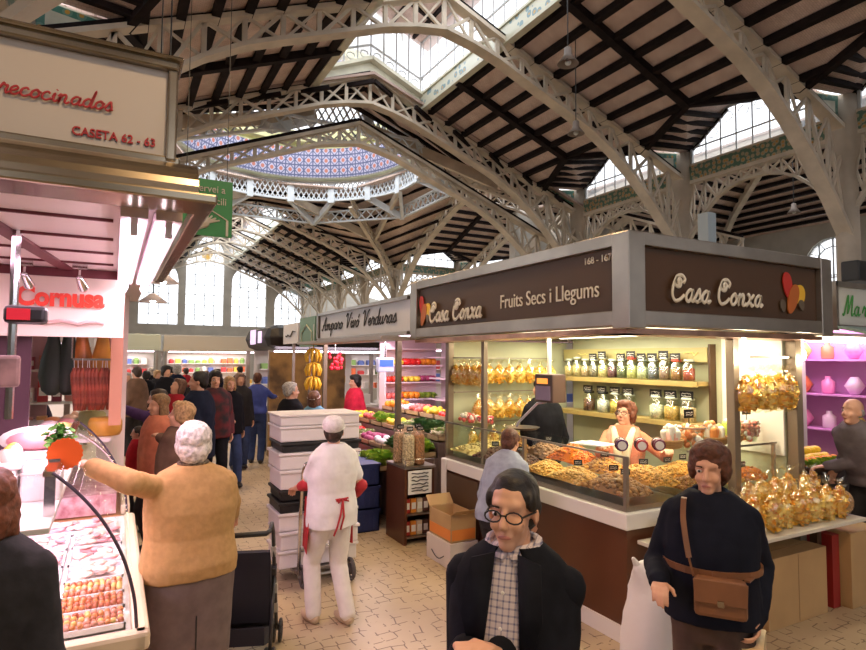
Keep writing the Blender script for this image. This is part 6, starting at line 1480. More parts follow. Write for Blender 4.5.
# end display stand of the nut stall
t = thing('display_stand', 'brown end stand with a paper notice and shelves beside the nut counter', 'display stand', (3.0, 6.05, 0))
b = MB(); b.bx(2.79, 2.82, 5.82, 6.30, 0, .80); b.build('side_panel', BROWN2, t, True)
b = MB(); b.bx(3.13, 3.16, 5.84, 6.30, 0, .80); b.build('side_panel', BROWN2, t, True)
b = MB(); b.bx(2.79, 3.17, 5.82, 6.31, .80, .825); b.build('top_board', STEEL, t, True)
for z_ in (.06, .30): b = MB(); b.bx(2.82, 3.13, 5.84, 6.28, z_, z_+.015); b.build('shelf', STEEL, t, True)
b = MB(); b.bx(2.82, 3.13, 6.28, 6.30, 0, .8); b.build('back_board', BROWN2, t, True)
b = MB(); b.bx(2.835, 3.12, 5.825, 5.835, .53, .78); o = b.build('notice', PAPER, t, True); b = MB()
for q in range(6): scribble(b, (2.975, 5.822, .75-q*.037), LY, UP, .24, .03, .009, 0, 1, q)
b.build('notice_text', INK, o, True)
b = MB()
for z_ in (.90, ): b.tube([(2.80, 5.83, .825), (2.80, 5.83, z_), (3.15, 5.83, z_), (3.15, 5.83, .825)], .005, 6)
b.build('front_rail', CHROME, t, True)
for i, (x, y, c, lb) in enumerate(((2.88, 5.92, (.70, .55, .38), 'clear sack of speckled pale beans at the front of the end stand'), (3.02, 5.95, (.42, .20, .09), 'clear sack of brown almonds in the middle of the end stand'), (3.1, 6.16, (.45, .24, .12), 'clear sack of hazelnuts at the back of the end stand'), (2.88, 6.16, (.62, .42, .28), 'clear sack of pinkish peanuts at the back aisle corner of the stand'))):
    o = thing('nut_sack', lb, 'sack', (x, y, .826)); b = MB(); b.rings([(0, 0, 0, .06, .055), (0, 0, .03, .066, .06), (0, 0, .30, .064, .058), (0, 0, .33, .05, .045)], 16)
    b.build('nuts', mat('sackfill%d' % i, c, .6, var=.6, scale=75, bump=.8), o, smooth=True); b = MB(); b.rings([(0, 0, 0, .064, .059), (0, 0, .30, .069, .062), (0, 0, .35, .06, .055), (0, 0, .38, .07, .06)], 16); b.build('film', FILM, o, smooth=True)
    b = MB(); b.box((0, -.03, .40), (.08, .004, .05), 0); b.bar((0, -.03, .3), (0, -.03, .38), .004, .004, 0); scribble(b, (0, -.034, .40), LY, UP, .07, .035, .003, 1, 2, i); b.build('price_card', [BLACK, PAPER], o)
for i in range(8):
    sh = i//4; o = thing('packet', 'small %s packet on the %s shelf of the end stand' % (('red', 'orange', 'cream', 'dark')[i % 4], ('lower', 'upper')[sh]), 'packet', (2.86+.075*(i % 4), 5.92, (.077, .317)[sh])); b = MB(); b.bx(-.033, .033, -.03, .03, 0, .15); b.build('carton', mat('packet_%d' % (i % 4), ((.5, .04, .03), (.7, .25, .03), (.7, .6, .45), (.12, .05, .04))[i % 4], .4), o, bevel=.004); b = MB(); b.bx(-.025, .025, -.032, -.03, .04, .11); b.build('label_patch', PAPER, o)
c = carton('open cardboard box with an orange print on top of the white box by the counter', 2.88, 3.16, 4.98, 5.42, .24, .50, flaps=True)
b = MB(); b.bx(-.143, -.139, -.21, .21, .02, .12); b.bx(-.13, .13, -.223, -.219, .02, .12); b.build('orange_print', mat('orange_print', (.75, .25, .05), .6), c)
c = carton('white cardboard box with a dark curved logo on the floor by the counter', 2.86, 3.17, 4.96, 5.44, 0, .24, m_=mat('white_card', (.66, .60, .56), .8), seams=False)
b = MB(); b.tube([(-.10+.028*i, -.243, .11-.05*sin(i*pi/7)) for i in range(8)], .005, 5); b.tube([(-.158, -.12+.035*i, .10-.05*sin(i*pi/7)) for i in range(8)], .005, 5); b.build('curved_logo', INK, c)

# ================================================================== FRUIT STALL (behind the nut stall)
t = thing('stall_canopy', 'grey canopy of the greengrocer with a white board and dark script', 'market stall canopy', (3, 8, 2.3))
b = MB(); b.bx(2.90, 2.93, 5.95, 9.25, 2.30, 2.66); b.build('sign_board', mat('sign_white_cool', (.70, .70, .74), .5), t, True)
b = MB(); b.bx(2.86, 2.96, 5.95, 9.3, 2.66, 2.70); b.bx(2.86, 2.96, 5.95, 9.3, 2.26, 2.30); b.bx(2.86, 2.96, 9.25, 9.3, 2.26, 2.7); b.bx(2.9, 6.5, 9.22, 9.3, 2.26, 2.7); b.build('canopy_frame', STEEL, t, True)
script('lettering', 'Amparo Viv\u00f3 Verduras', (2.89, 9.12, 2.42), LX, UP, .20, .055, INK, t, sx=1.33)
b = MB(); b.bx(2.96, 6.5, 5.95, 9.25, 2.52, 2.56); b.build('canopy_roof', OFFW, t, True)
b = MB(); b.bx(2.55, 2.95, 5.95, 9.3, 2.20, 2.24); b.build('awning_lip', mat('grey_lip', (.42, .40, .38), .5), t, True)
for i in range(3):
    o = thing('fluorescent_lamp', 'bright tube lamp under the greengrocer canopy, %s from the nut stall' % ORD[i], 'lamp', (3.3, 6.6+i*1.05, 2.3)); b = MB(); b.tube([(3.2, 6.2+i*1.05, 2.28), (3.2, 7.1+i*1.05, 2.28)], .018, 8); b.build('tube', TUBE, o, True); b = MB(); b.bx(3.16, 3.24, 6.18+i*1.05, 7.12+i*1.05, 2.305, 2.33); b.build('housing', OFFW, o, True)
area('greengrocer_light', (3.5, 7.7, 2.24), 1.2, 80, (1, .80, .86), sy=3.0)
for (x, y, lb) in ((2.98, 6.42, 'nearest the nut stall'), (2.98, 9.2, 'at its far aisle corner')):
    b = MB(); b.bx(x-.03, x+.03, y-.03, y+.03, 0, 2.26); tag(b.build('stall_post', mat('bronze_post', (.24, .19, .14), .35, .4)), 'slim post of the greengrocer stall %s' % lb, 'post')
steps = [(2.72, 3.10, .62), (3.10, 3.48, .80), (3.48, 3.86, .98), (3.86, 4.24, 1.16)]
for i, (xa, xb, z_) in enumerate(steps): b = MB(); b.bx(xa, xb-.002, 6.34 if i else 7.12, 9.6, 0, z_-.001); tag(b.build('produce_stand', mat('stand_dark', (.16, .10, .09), .6)), 'long %s step of the stepped produce stand of the greengrocer' % ('lowest', 'second', 'third', 'highest')[i], 'produce stand')
t = thing('shelf_unit', 'lit back shelves of the greengrocer with fruit and flowers', 'shelf', (5.0, 8, 1))
for z_ in (1.3, 1.65, 2.0): b = MB(); b.bx(4.75, 5.1, 6.2, 9.2, z_, z_+.02); b.build('shelf_board', mat('pink_white_shelf', (.8, .66, .74), .4), t, True)
b = MB(); b.bx(5.1, 5.14, 6.0, 9.2, .2, 2.5); b.build('back_board', mat('pink_white_shelf', (.8, .66, .74), .4), t, True)
# produce kinds
def proto(nm_, parts, cat):
    o = thing(nm_, '', cat)
    for pn, mb, mm in parts: mb.build(pn, mm, o, smooth=True)
    return reg(o)
def mbe(*a, **k): b = MB(); b.ell(*a, **k); return b
def stem_(z=.04, r=.004): b = MB(); b.tube([(0, 0, z), (.004, 0, z+.02)], r, 5); return b
GRN = mat('stem_green', (.10, .28, .05), .6)
def leafy(r, n, mats_, seed):
    rr = random.Random(seed); b = MB(); b.ell((0, 0, r*.5), (r*.6, r*.6, r*.5), nu=8, nv=6)
    for i in range(n):
        a, e = rr.uniform(0, 6.28), rr.uniform(.2, 1.4); d = Vector((cos(a)*cos(e), sin(a)*cos(e), sin(e)*.8)); c = d*r*.7+Vector((0, 0, r*.3)); M = Matrix.Rotation(a, 3, 'Z') @ Matrix.Rotation(-e+.3, 3, 'Y'); q = r*.45
        b.add([M @ Vector(v)*q+c for v in ((-.2, -.9, 0), (.5, -.8, .35), (1.0, 0, .1), (.5, .8, .35), (-.2, .9, 0), (.3, 0, -.2))], [(0, 1, 5), (1, 2, 5), (2, 3, 5), (3, 4, 5)], i % 2)
    return b
def M2(n_, c, r=.4): return mat(n_, c, r)
PR = {
 'tomato': proto('tomato', [('fruit', mbe((0, 0, .035), (.042, .042, .035), nu=10, nv=7), M2('tomato_red', (.72, .04, .02), .25)), ('stalk', stem_(.066), GRN)], 'tomato'),
 'orange': proto('orange', [('fruit', mbe((0, 0, .042), .042, nu=10, nv=7), M2('orange_peel', (.90, .32, .02)))], 'orange'),
 'lemon': proto('lemon', [('fruit', mbe((0, 0, .035), (.05, .034, .034), nu=10, nv=7), M2('lemon_peel', (.90, .68, .06)))], 'lemon'),
 'apple': proto('apple', [('fruit', mbe((0, 0, .038), (.04, .04, .037), nu=10, nv=7), M2('apple_pink', (.72, .16, .14), .3)), ('stalk', stem_(.07, .003), BRT)], 'apple'),
 'aubergine': proto('aubergine', [('fruit', mbe((0, 0, .04), (.095, .038, .038), nu=10, nv=7), M2('aubergine_skin', (.06, .015, .07), .2)), ('calyx', mbe((-.09, 0, .04), (.025, .022, .022), nu=8, nv=5), GRN)], 'aubergine'),
 'pepper': proto('pepper', [('fruit', mbe((0, 0, .04), (.065, .045, .042), nu=12, nv=7, fn=lambda p, a, q: p*(1+.08*cos(4*a))), M2('pepper_red', (.68, .02, .02), .2)), ('stalk', stem_(.07, .006), GRN)], 'pepper'),
 'garlic': proto('garlic', [('bulb', mbe((0, 0, .03), (.04, .04, .032), nu=10, nv=7), M2('garlic_white', (.80, .72, .74)))], 'garlic'),
 'cauliflower': proto('cauliflower', [('head', leafy(.075, 14, 0, 3), [M2('cauli_cream', (.80, .74, .55)), M2('cauli_leaf', (.30, .42, .14))])], 'cauliflower'),
 'lettuce': proto('lettuce', [('leaves', leafy(.13, 60, 0, 5), [M2('lettuce_light', (.45, .58, .08), .6), M2('lettuce_mid', (.22, .42, .05), .6)])], 'lettuce'),
 'dark': proto('cabbage', [('leaves', leafy(.11, 40, 0, 7), [M2('cabbage_dark', (.05, .15, .04), .5), M2('cabbage_mid', (.12, .22, .08), .5)])], 'cabbage'),
 'onion': proto('onion', [('bulb', mbe((0, 0, .04), (.042, .042, .038), nu=10, nv=7), M2('red_onion', (.35, .05, .14), .35))], 'onion')}
cnt = {}
def put(kd, x, y, z, lb, grp, sc=1, rz=None):
    n_ = cnt.get(kd, 0); cnt[kd] = n_+1; first_or_dup(PR[kd], n_, loc=(x, y, z), rz=rnd.uniform(0, 6.28) if rz is None else rz, label=lb, group=grp, sc=sc)
rnd = random.Random(31)
plan = [  # (step, y0, y1, kind, per row, rows)
 (1, 6.36, 6.66, 'lettuce', 2, 1, 1.0), (2, 6.36, 6.66, 'cauliflower', 3, 2, 1.1), (0, 6.68, 7.15, 'lettuce', 2, 2, 1.0), (0, 7.2, 7.6, 'aubergine', 3, 4, 1.0), (0, 7.65, 8.05, 'tomato', 4, 5, 1), (0, 8.1, 8.5, 'apple', 4, 5, 1), (0, 8.55, 8.95, 'garlic', 4, 4, 1), (0, 9.0, 9.5, 'tomato', 4, 5, 1),
 (1, 6.68, 7.15, 'dark', 2, 2, 1), (1, 7.2, 7.6, 'garlic', 4, 4, 1.1), (1, 7.65, 8.05, 'onion', 4, 4, 1), (1, 8.1, 8.5, 'cauliflower', 2, 3, 1), (1, 8.55, 8.95, 'pepper', 3, 4, 1), (1, 9.0, 9.5, 'orange', 4, 5, 1),
 (2, 6.68, 7.15, 'dark', 2, 2, 1.1), (2, 7.2, 7.6, 'cauliflower', 2, 3, 1), (2, 7.65, 8.05, 'lemon', 4, 4, 1), (2, 8.1, 8.5, 'lettuce', 2, 2, .8), (2, 8.55, 8.95, 'apple', 4, 4, 1), (2, 9.0, 9.5, 'lemon', 4, 4, 1)]
sn = ['front', 'second', 'third', 'highest']
plan += [(3, 6.68, 7.15, 'tomato', 4, 5, 1.1), (3, 7.2, 7.6, 'lemon', 4, 4, 1.1), (3, 7.65, 8.05, 'apple', 4, 4, 1.1), (3, 8.1, 8.5, 'garlic', 4, 4, 1.1), (3, 8.55, 8.95, 'orange', 4, 4, 1.1), (3, 6.36, 6.66, 'pepper', 3, 3, 1.1)]
for si, ya, yb, kd, nx, ny, sc in plan:
    xa, xb, z_ = steps[si]
    cr_ = thing('produce_crate', 'shallow wooden crate of %ss on the %s step, %s' % ({'dark': 'dark cabbage', 'garlic': 'white garlic bulb'}.get(kd, kd), sn[si], {6.36: 'right behind the nut sacks', 6.68: 'nearest the nut stall', 7.2: 'second along', 7.65: 'third along', 8.1: 'fourth along', 8.55: 'fifth along', 9.0: 'farthest along'}[ya]), 'crate', ((xa+xb)/2, (ya+yb)/2, z_))
    b = MB(); w_, d = xb-xa-.02, yb-ya
    for a in ((-w_/2, -w_/2+.01, -d/2, d/2), (w_/2-.01, w_/2, -d/2, d/2), (-w_/2, w_/2, -d/2, -d/2+.01), (-w_/2, w_/2, d/2-.01, d/2)): b.bx(*a, 0, .07)
    b.bx(-w_/2, w_/2, -d/2, d/2, 0, .02); b.build('crate_wall', mat('crate_wood', (.48, .33, .18), .8), cr_)
    for i in range(nx):
        for j in range(ny):
            x = xa+.05+(xb-xa-.1)*(i+.5)/nx; y = ya+.03+(yb-ya-.06)*(j+.5)/ny
            put(kd, x+rnd.uniform(-.01, .01), y+rnd.uniform(-.01, .01), z_+.021+rnd.uniform(0, .05), '%s in a crate on the %s produce step, %s' % ({'dark': 'dark green cabbage'}.get(kd, kd), sn[si], {6.36: 'right behind the nut sacks', 6.68: 'nearest the nut stall', 7.2: 'second along', 7.65: 'third along', 8.1: 'fourth along', 8.55: 'fifth along', 9.0: 'farthest along'}[ya]), '%ss on the %s step, crate %s' % ({'dark': 'cabbage', 'tomato': 'tomatoe'}.get(kd, kd), sn[si], {6.36: 'zero', 6.68: 'one', 7.2: 'two', 7.65: 'three', 8.1: 'four', 8.55: 'five', 9.0: 'six'}[ya]), sc*1.2)
for zi, z_ in enumerate((1.321, 1.671, 2.021)):
    for j in range(11):
        kd = [['orange', 'apple', 'lemon'], ['pepper', 'tomato', 'lettuce'], ['lemon', 'pepper', 'apple']][zi][j//8]
        put(kd, 4.82+.12*(j % 2), 6.3+j*.125, z_, '%s on the %s back shelf of the greengrocer' % (kd, ('lower', 'middle', 'upper')[zi]), '%ss on the %s back shelf' % (kd, ('lower', 'middle', 'upper')[zi]), 1.6 if kd != 'lettuce' else .8)
t = thing('shelf_unit', 'tall lit shelf unit of coloured fruit closing the far end of the greengrocer stall', 'shelf', (4.5, 9.1, 1)); 
for z_ in (1.3, 1.58, 1.86, 2.14): b = MB(); b.bx(3.95, 5.0, 8.98, 9.2, z_, z_+.02); b.build('shelf_board', MATS['pink_white_shelf'], t, True)
b = MB(); b.bx(3.93, 5.0, 9.2, 9.22, 1.16, 2.5); b.bx(3.93, 3.95, 8.98, 9.2, 1.16, 2.5); b.bx(3.95, 5.0, 9.0, 9.2, 0, 1.15); b.build('unit_side', MATS['pink_white_shelf'], t, True)
for zi, z_ in enumerate((1.321, 1.601, 1.881)):
    for j in range(18):
        kd = [['apple', 'orange', 'lettuce'], ['tomato', 'lemon', 'onion'], ['lemon', 'pepper', 'orange']][zi][j//6]
        put(kd, 4.02+.105*(j//2), 9.04+.1*(j % 2), z_, '%s on the %s shelf of the tall fruit shelf unit' % (kd, ('lower', 'middle', 'upper')[zi]), '%ss on the %s shelf of the tall unit' % (kd, ('lower', 'middle', 'upper')[zi]), 1.35 if kd != 'lettuce' else .6)
# hanging bananas and red pepper string
bn = at(313, 372, 9.3)
for bi in range(3):
    o = thing('banana_bunch', 'bunch of yellow bananas hanging at the greengrocer, %s of three' % ("top", "middle", "lowest")[bi], 'bananas', (bn.x, bn.y, 2.02-bi*.22)); BAN = o; rr = random.Random(bi)
    b = MB(); b.tube([(0, 0, .12), (0, 0, .24)], .01, 6); b.build('stalk', mat('banana_stalk', (.35, .28, .05), .6), o)
    for i in range(9):
        a = i*.7+bi; b = MB(); b.tube([(.02*cos(a), .02*sin(a), .12), (.085*cos(a), .085*sin(a), .08), (.12*cos(a), .12*sin(a), .0), (.105*cos(a), .105*sin(a), -.09)], [.010, .023, .024, .008], 7); b.build('banana', M2('banana_yellow', (.88, .55, .04)), o, smooth=True)
pn = at(335, 368, 9.6); o = thing('pepper_string', 'block of red dried peppers hanging at the greengrocer beside the bananas', 'dried peppers', (pn.x, pn.y, 1.95)); rr = random.Random(9)
b = MB(); b.tube([(0, 0, .15), (0, 0, .56)], .006, 5); b.build('string', PAPER, o)
for i in range(24): b = MB(); p = (rr.uniform(-.12, .12), rr.uniform(-.04, .04), rr.uniform(-.15, .15)); b.ell(p, (.03, .025, .035), None, 8, 5); b.build('dried_pepper', M2('pepper_red2', (.75, .03, .06)), o, smooth=True)
for i in range(3): b = MB(); b.tube([(bn.x, bn.y, 2.2), (bn.x, bn.y, 2.52)], .006, 5) if i == 0 else None; (b.build('hanging_cord', OFFW, BAN, True) if i == 0 else None)
t = thing('weighing_scale', 'white and blue hanging shop scale over the greengrocer display', 'scale', (3.9, 8.2, 1.7)); p = at(385, 365, 8.2)
b = MB(); b.bx(p.x-.12, p.x+.12, p.y-.05, p.y+.05, p.z-.1, p.z+.1); b.build('scale_housing', mat('pale_blue_casing', (.55, .58, .75), .4), t, True, bevel=.015); b = MB(); b.bx(p.x-.1, p.x+.1, p.y-.056, p.y-.05, p.z-.02, p.z+.07); b.build('blue_display', mat('blue_display', (.05, .12, .6), .3, emis=.8), t, True); b = MB(); b.tube([(p.x, p.y, p.z+.1), (p.x, p.y, 2.52)], .012, 6); b.build('hanging_pole', CHROME, t, True)

# ================================================================== FAR STALLS
def far_stall(lb, x0, x1, y0, y1, zb, zt, fas, side_sign=None, goods=10, cols=None, glow=40, lights=True, rnds=False):
    t = thing('market_stall', lb, 'market stall', ((x0+x1)/2, (y0+y1)/2, 0)); rr = random.Random(int(x0*10+y0)); 
    b = MB(); b.bx(x0, x1, y0, y1, zb, zt); b.build('fascia', fas, t, True, bevel=.25 if rnds else .02)
    b = MB(); b.bx(x0+.15, x1-.15, y0+.15, y0+.75, 0, .95); b.bx(x0+.15, x0+.75, y0+.15, y1-.2, 0, .95); b.build('counter', OFFW, t, True)
    for (x, y) in ((x0+.1, y0+.1), (x1-.1, y0+.1), (x0+.1, y1-.1)): b = MB(); b.bx(x-.04, x+.04, y-.04, y+.04, 0, zb); b.build('post', STEEL, t, True)
    b = MB(); b.bx(x0+.2, x1-.1, y1-.3, y1-.25, .0, zb); b.build('back_board', mat('bright_back_board', (.78, .74, .72), .5), t, True)
    for z_ in (1.35, 1.7): b = MB(); b.bx(x0+.3, x1-.3, y1-.55, y1-.3, z_, z_+.02); b.build('shelf', OFFW, t, True)
    if lights:
        b = MB(); b.bx(x0+.2, x1-.2, y0+.15, y0+.22, zb-.05, zb-.01); b.build('strip_lamp', TUBE, t, True)
        area('far_stall_light', ((x0+x1)/2, (y0+y1)/2, zb-.08), x1-x0-.6, glow, (1, .86, .84), sy=1.2)
    cols = cols or [(.7, .15, .05), (.8, .5, .08), (.2, .35, .1), (.75, .7, .65), (.5, .05, .05), (.1, .15, .4)]
    k_ = 0
    for (za, yy_) in ((.951, y0+.4), (1.371, y1-.42), (1.721, y1-.42)):
        for i in range(goods):
            w_ = (x1-x0-.6)/goods; x = x0+.3+w_*(i+.5); h = rr.uniform(.12, .26); c_ = rr.randrange(len(cols)); b = MB()
            if rr.random() < .5: b.rings([(0, 0, 0, w_*.34, .08), (0, 0, h*.7, w_*.38, .09), (0, 0, h, w_*.2, .05)], 8)
            else: b.bx(-w_*.38, w_*.38, -.09, .09, 0, h)
            o = b.build('goods_pack', mat('goods_%d_%d' % (c_, len(cols)), cols[c_], .5), bevel=0); o.location = (x, yy_, za); tag(o, '%s pack, %s of the %s' % (('orange', 'yellow', 'green', 'white', 'red', 'blue')[c_], {.951: 'counter', 1.371: 'lower shelf', 1.721: 'upper shelf'}[za], lb), 'pack', 'goods of the %s' % lb)
    return t
DKF = mat('black_fascia', (.015, .013, .013), .5)
far_stall('far stall with a rounded black canopy', 2.75, 5.5, 12.3, 14.8, 2.15, 2.68, DKF, rnds=True, goods=7, glow=25)
b = MB(); b.bx(2.73, 2.749, 13.4, 13.9, 2.28, 2.6); b.bx(2.73, 2.749, 12.8, 13.1, 2.3, 2.55); tag(b.build('lit_screen', mat('screen_lilac', (.7, .55, .8), .4, emis=1.2)), 'pale lilac screen on the aisle side of the black canopy', 'screen')
b = MB(); b.bx(2.8, 2.85, 12.2, 12.28, 0, 2.1); b.bx(2.85, 4.4, 12.2, 12.25, .9, 2.1); tag(b.build('mural_panel', mat('ochre_mural', (.42, .24, .08), .6, col2=(.12, .07, .03), scale=3)), 'ochre mural panel on the end of the black canopied stall', 'mural')
far_stall('far pale green stall at the aisle end', -2.2, 1.4, 22.2, 24.5, 2.2, 2.75, mat('pale_green_fascia', (.40, .46, .42), .5), goods=12, glow=70)
far_stall('far beige stall at the aisle end', 1.6, 5.2, 24.0, 26.3, 2.2, 2.8, mat('beige_fascia', (.48, .45, .40), .5), goods=12, glow=80)
far_stall('far grey stall beyond the black canopy', 5.4, 9.5, 19.0, 21.5, 2.2, 2.8, mat('grey_fascia', (.45, .44, .46), .5), goods=9, glow=40)
far_stall('distant white stall beyond the meat stalls', -2.4, -.5, 10.5, 14.5, 2.2, 2.7, mat('white_fascia2', (.6, .56, .56), .5), goods=7, glow=60)
far_stall('distant cream stall behind the greengrocer', 5.6, 10.5, 11.0, 14.0, 2.2, 2.75, mat('cream_fascia2', (.55, .52, .46), .5), goods=8, glow=30)
far_stall('farther white stall beyond the meat stalls', -2.6, -.4, 15.5, 20.0, 2.2, 2.7, mat('white_fascia2', (.6, .56, .56), .5), goods=7, glow=60)
# small green sign and white board between
b = MB(); b.bx(2.88, 2.92, 9.45, 10.35, 2.18, 2.68); o = b.build('green_sign', mat('faded_green_sign', (.16, .30, .22), .5)); tag(o, 'faded green square sign beyond the greengrocer sign board', 'sign')
b = MB(); b.tube([(2.87, 10.2, 2.24), (2.87, 10.2, 2.42), (2.87, 9.9, 2.55), (2.87, 9.6, 2.42), (2.87, 9.6, 2.24)], .012, 5); b.build('house_outline', mat('pale_outline', (.55, .6, .5), .5), o)
b = MB(); b.bx(2.88, 2.92, 10.45, 11.5, 2.25, 2.62); o = b.build('name_board', mat('sign_white_cool', (.70, .70, .74), .5)); tag(o, 'white name board with dark script beyond the small green sign', 'sign'); b = MB(); scribble(b, (2.87, 10.95, 2.43), LX, UP, .8, .2, .015, 0, 1, 4); b.build('lettering', INK, o)
for y0_ in (9.45, 10.5): b = MB(); b.bx(2.89, 2.93, y0_+.3, y0_+.36, 0, 2.3); tag(b.build('sign_post', STEEL), 'thin post carrying the %s' % ('faded green sign' if y0_ < 10 else 'white name board'), 'post')
# green home-delivery sign
t = thing('hanging_sign', 'green SERVEI A DOMICILI sign with a hand and house outline', 'sign', (.5, 3.9, 2.7)); GR = mat('sign_green', (.02, .24, .05), .4); PW = mat('sign_pale', (.62, .58, .48), .5)
sy = 3.9; A = Vector((.39, sy, 0))
b = MB(); b.bx(.34, .635, sy, sy+.02, 2.755, 3.11); sg = b.build('sign_board', GR, t, True)
text('lettering', 'Servei a', (.405, sy-.004, 3.03), LY, UP, .046, PW, t, sx=.92); text('lettering', 'domicili', (.415, sy-.004, 2.955), LY, UP, .046, PW, t, sx=.92)
b = MB(); pts = [(.38, 2.76), (.38, 2.855), (.49, 2.925), (.605, 2.86), (.605, 2.76)]
for p, q in zip(pts, pts[1:]): b.bar((p[0], sy-.003, p[1]), (q[0], sy-.003, q[1]), .014, .006)
b.build('house_outline', PW, t, True)
b = MB(); b.cap((.36, sy-.004, 2.78), (.47, sy-.004, 2.83), .022, .03, 8)
for i in range(4): b.cap((.48, sy-.004, 2.835), (.49+.022*i, sy-.004, 2.89-.012*i), .009, .006, 6)
b.build('hand_symbol', PW, t, True)
b = MB(); b.bar((.36, sy+.01, 3.1), (.36, sy+.01, 7.9), .004); b.bar((.60, sy+.01, 3.1), (.60, sy+.01, 8.0), .004); b.build('hanging_wire', BLACK, t, True)
# metal lamp shades beyond the green sign, under the neighbouring meat canopy
for i, (px, py, d) in enumerate(((163, 283, 6.2), (153, 302, 7.0))):
    p = at(px, py, d); o = thing('lamp_shade', 'white conical lamp hanging beyond the meat stall tubes, %s' % ('higher and nearer' if i == 0 else 'lower and farther'), 'lamp', p)
    b = MB(); b.lathe([(.03, .10), (.16, 0), (.155, 0), (.025, .095)], n=18); b.build('shade', mat('shade_white', (.75, .66, .68), .4), o, smooth=True); b = MB(); b.tube([(0, 0, .1), (0, 0, 8.6-p.z)], .008, 5); b.build('cord', BLACK, o); b = MB(); b.ell((0, 0, .02), .035); b.build('bulb', mat('glowing_bulb', (1, .95, .8), .3, emis=22), o)

# ================================================================== RIGHT NEIGHBOUR STALL
t = thing('stall_canopy', 'white and green canopy with a green handwritten sign next to the nut stall', 'market stall canopy', (7, 3.4, 2.3))
b = MB(); b.bx(6.28, 9.0, 3.28, 3.31, 2.36, 2.74); b.build('sign_board', mat('sign_white_warm', (.68, .68, .62), .5), t, True)
script('lettering', 'Ma', (6.38, 3.27, 2.46), LY, UP, .2, .05, mat('green_letters', (.06, .32, .06), .5), t, sx=1.0)
script('lettering', 'r', (6.38+.36, 3.27, 2.46), LY, UP, .2, .05, mat('green_letters', (.06, .32, .06), .5), t, sx=1.0)
b = MB(); b.bx(6.24, 9.0, 3.25, 3.35, 2.74, 2.79); b.bx(6.24, 6.28, 3.25, 3.35, 2.3, 2.79); b.bx(6.24, 9.0, 3.25, 3.35, 2.32, 2.36); b.bx(6.24, 6.28, 3.35, 6, 2.32, 2.79); b.build('canopy_frame', STEEL, t, True)
b = MB(); b.slab([(6.26, 3.3, 2.33), (9, 3.3, 2.33), (9, 2.75, 2.20), (6.1, 2.75, 2.20)], (0, 0, .03)); b.build('green_awning', mat('grey_green_awning', (.22, .30, .28), .5), t, True)
b = MB(); b.bx(6.3, 9.0, 3.35, 6, 2.60, 2.64); b.build('canopy_roof', OFFW, t, True)
area('neighbour_light', (6.9, 3.9, 2.5), 1.0, 40, (1, .62, .85))
o = thing('fluorescent_lamp', 'bright white lamp under the edge of the green awning', 'lamp', (6.3, 3.4, 2.2)); b = MB(); b.tube([(6.1, 3.45, 2.22), (7.4, 3.45, 2.22)], .03, 8); b.build('tube', TUBEW, o, True); b = MB(); b.bx(6.1, 7.4, 3.41, 3.49, 2.255, 2.29); b.build('housing', OFFW, o, True)
t = thing('shelf_unit', 'violet lit back shelves of the neighbouring stall', 'shelf', (7.4, 4.2, 1)); VI = mat('violet_light_tint', (.62, .30, .60), .5)  # violet of the stall lighting put into the board colour
b = MB(); b.bx(7.5, 7.54, 2.9, 5.4, 0, 2.5); b.bx(5.9, 7.5, 5.36, 5.4, 0, 2.5); b.build('back_board', VI, t, True)
for z_ in (1.2, 1.6, 2.0): b = MB(); b.bx(7.2, 7.5, 2.95, 5.3, z_, z_+.02); b.build('shelf_board', VI, t, True)
for r_i, z_ in enumerate((1.221, 1.621, 2.021)):
    for i in range(7):
        b = MB(); h = .2+.05*(i % 3); b.lathe([(.06, 0), (.07, .02), (.07, h*.7), (.03, h*.85), (.03, h)], n=10) if i % 2 else b.lathe([(0, 0), (.04, .0), (.10, .1), (.04, .2), (0, .2)], n=12); q = b.build('bottle' if i % 2 else 'ball_flask', mat('neigh_%d' % ((i+r_i) % 4), ((.75, .25, .45), (.7, .2, .08), (.6, .5, .1), (.75, .6, .7))[(i+r_i) % 4], .3), smooth=True); q.location = (7.34, 3.1+i*.28, z_)
        tag(q, '%s on the %s violet lit shelf, %s along' % (('round flask', 'bottle')[i % 2], ('lower', 'middle', 'upper')[r_i], ORD[i]), 'bottle', 'bottles on the violet shelves')
t = thing('produce_stand', 'dark vegetable stand of the neighbouring stall', 'produce stand', (6.2, 3.4, 0)); b = MB(); b.bx(5.82, 6.7, 3.28, 3.66, 0, .96); b.build('stand_body', mat('dark_stand', (.04, .03, .03), .6), t, True); b = MB(); b.bx(5.80, 6.72, 3.26, 3.68, .96, .98); b.build('stand_top', BROWN, t, True)
for i in range(12): put('lemon', 5.88+.09*(i % 6), 3.45+.1*(i//6), 1.0+.05*(i//6), 'yellow lemon piled on the dark vegetable stand', 'lemons on the dark vegetable stand', 1.3)
for i in range(6): put('orange', 5.88+.09*(i % 6), 3.37, .985, 'orange in front of the lemons on the dark vegetable stand', 'oranges on the dark vegetable stand', 1.1)
for i in range(8): put('lettuce', 5.88+.13*(i % 4), 3.30+.04*(i//4), .981, 'loose green salad head at the front of the dark vegetable stand', 'salad heads on the dark vegetable stand', .55)
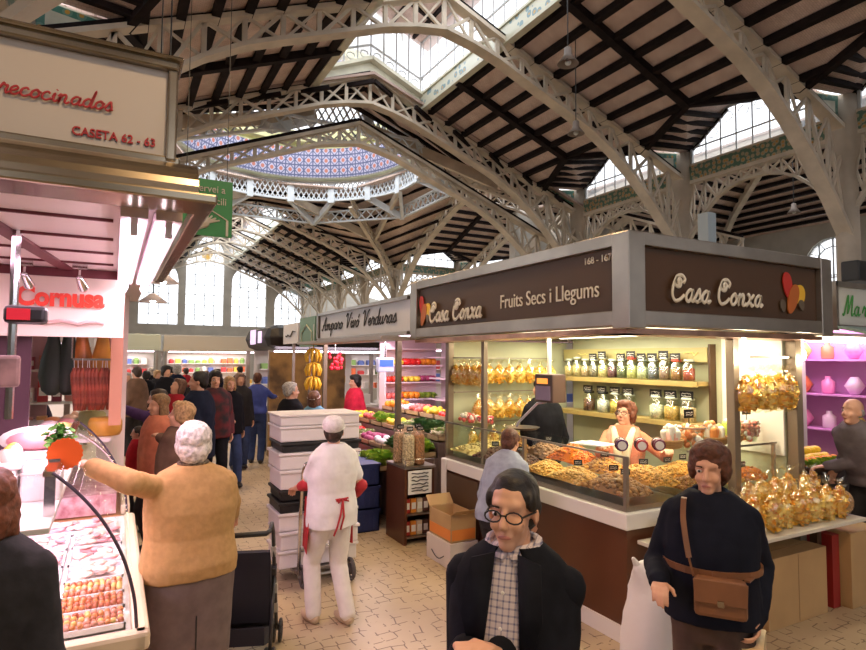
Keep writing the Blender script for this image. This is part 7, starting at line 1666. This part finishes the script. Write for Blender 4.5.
b = MB(); b.bx(6.75, 7.1, 3.2, 3.6, .45, .9); q = b.build('dark_crates', mat('dark_green_crate', (.03, .05, .025), .6)); tag(q, 'dark green crate in front of the neighbouring vegetable stand', 'crate'); q.name = 'crate'
b = MB(); b.bx(6.76, 7.08, 3.22, 3.58, 0, .449); q = b.build('crate', mat('dark_green_crate', (.03, .05, .025), .6)); tag(q, 'dark crate under the dark green crate of the neighbouring stall', 'crate')
t = thing('partition_panel', 'grey panel with a yellow ticket between the nut stall and its neighbour', 'panel', (5.75, 4.4, 0)); b = MB(); b.bx(6.3, 7.0, 4.0, 4.04, 0, 2.1); b.build('panel_board', mat('grey_panel', (.5, .5, .45), .5), t, True); b = MB(); b.bx(6.7, 6.9, 3.985, 4.0, 1.85, 1.95); b.build('yellow_ticket', mat('yellow_ticket', (.75, .7, .1), .5), t, True)
# black lantern box on the column side above the neighbour's sign, pendant lamps
p = at(858, 272, 7.0); b = MB(); b.bx(p.x-.18, p.x+.5, p.y-.1, p.y+.1, p.z-.12, p.z+.12); tag(b.build('loudspeaker_box', BLACK, bevel=.02), 'black box fixed above the neighbouring canopy sign', 'box')
p = at(707, 232, 8); b = MB(); b.bx(p.x-.08, p.x+.08, p.y-.08, p.y+.08, 2.8, p.z+.25); tag(b.build('vent_duct', mat('pale_blue_duct', (.34, .40, .44), .5)), 'pale blue square duct rising behind the nut stall canopy', 'duct')
for i, (px, py, d) in enumerate(((568, 64, 11.0), (794, 213, 19), (576, 134, 14))):
    p = at(px, py, d); o = thing('pendant_lamp', 'bell shaped pendant lamp on a long wire, %s' % ('over the nut stall, largest', 'in the side hall roof', 'small, beyond the largest one')[i], 'lamp', p)
    zc = 10.5 if i != 1 else 9.7; b = MB(); b.tube([(0, 0, .3), (0, 0, max(.5, zc-p.z))], .012, 5); b.build('wire', BLACK, o)
    b = MB(); b.lathe([(.03, .32), (.07, .3), (.08, .16), (.2, 0), (.19, 0), (.07, .15)], n=16); b.build('shade', mat('dull_shade', (.22, .17, .14), .5), o, smooth=True); b = MB(); b.ell((0, 0, .03), .06); b.build('bulb', mat('grey_bulb', (.6, .6, .55), .3), o, smooth=True)
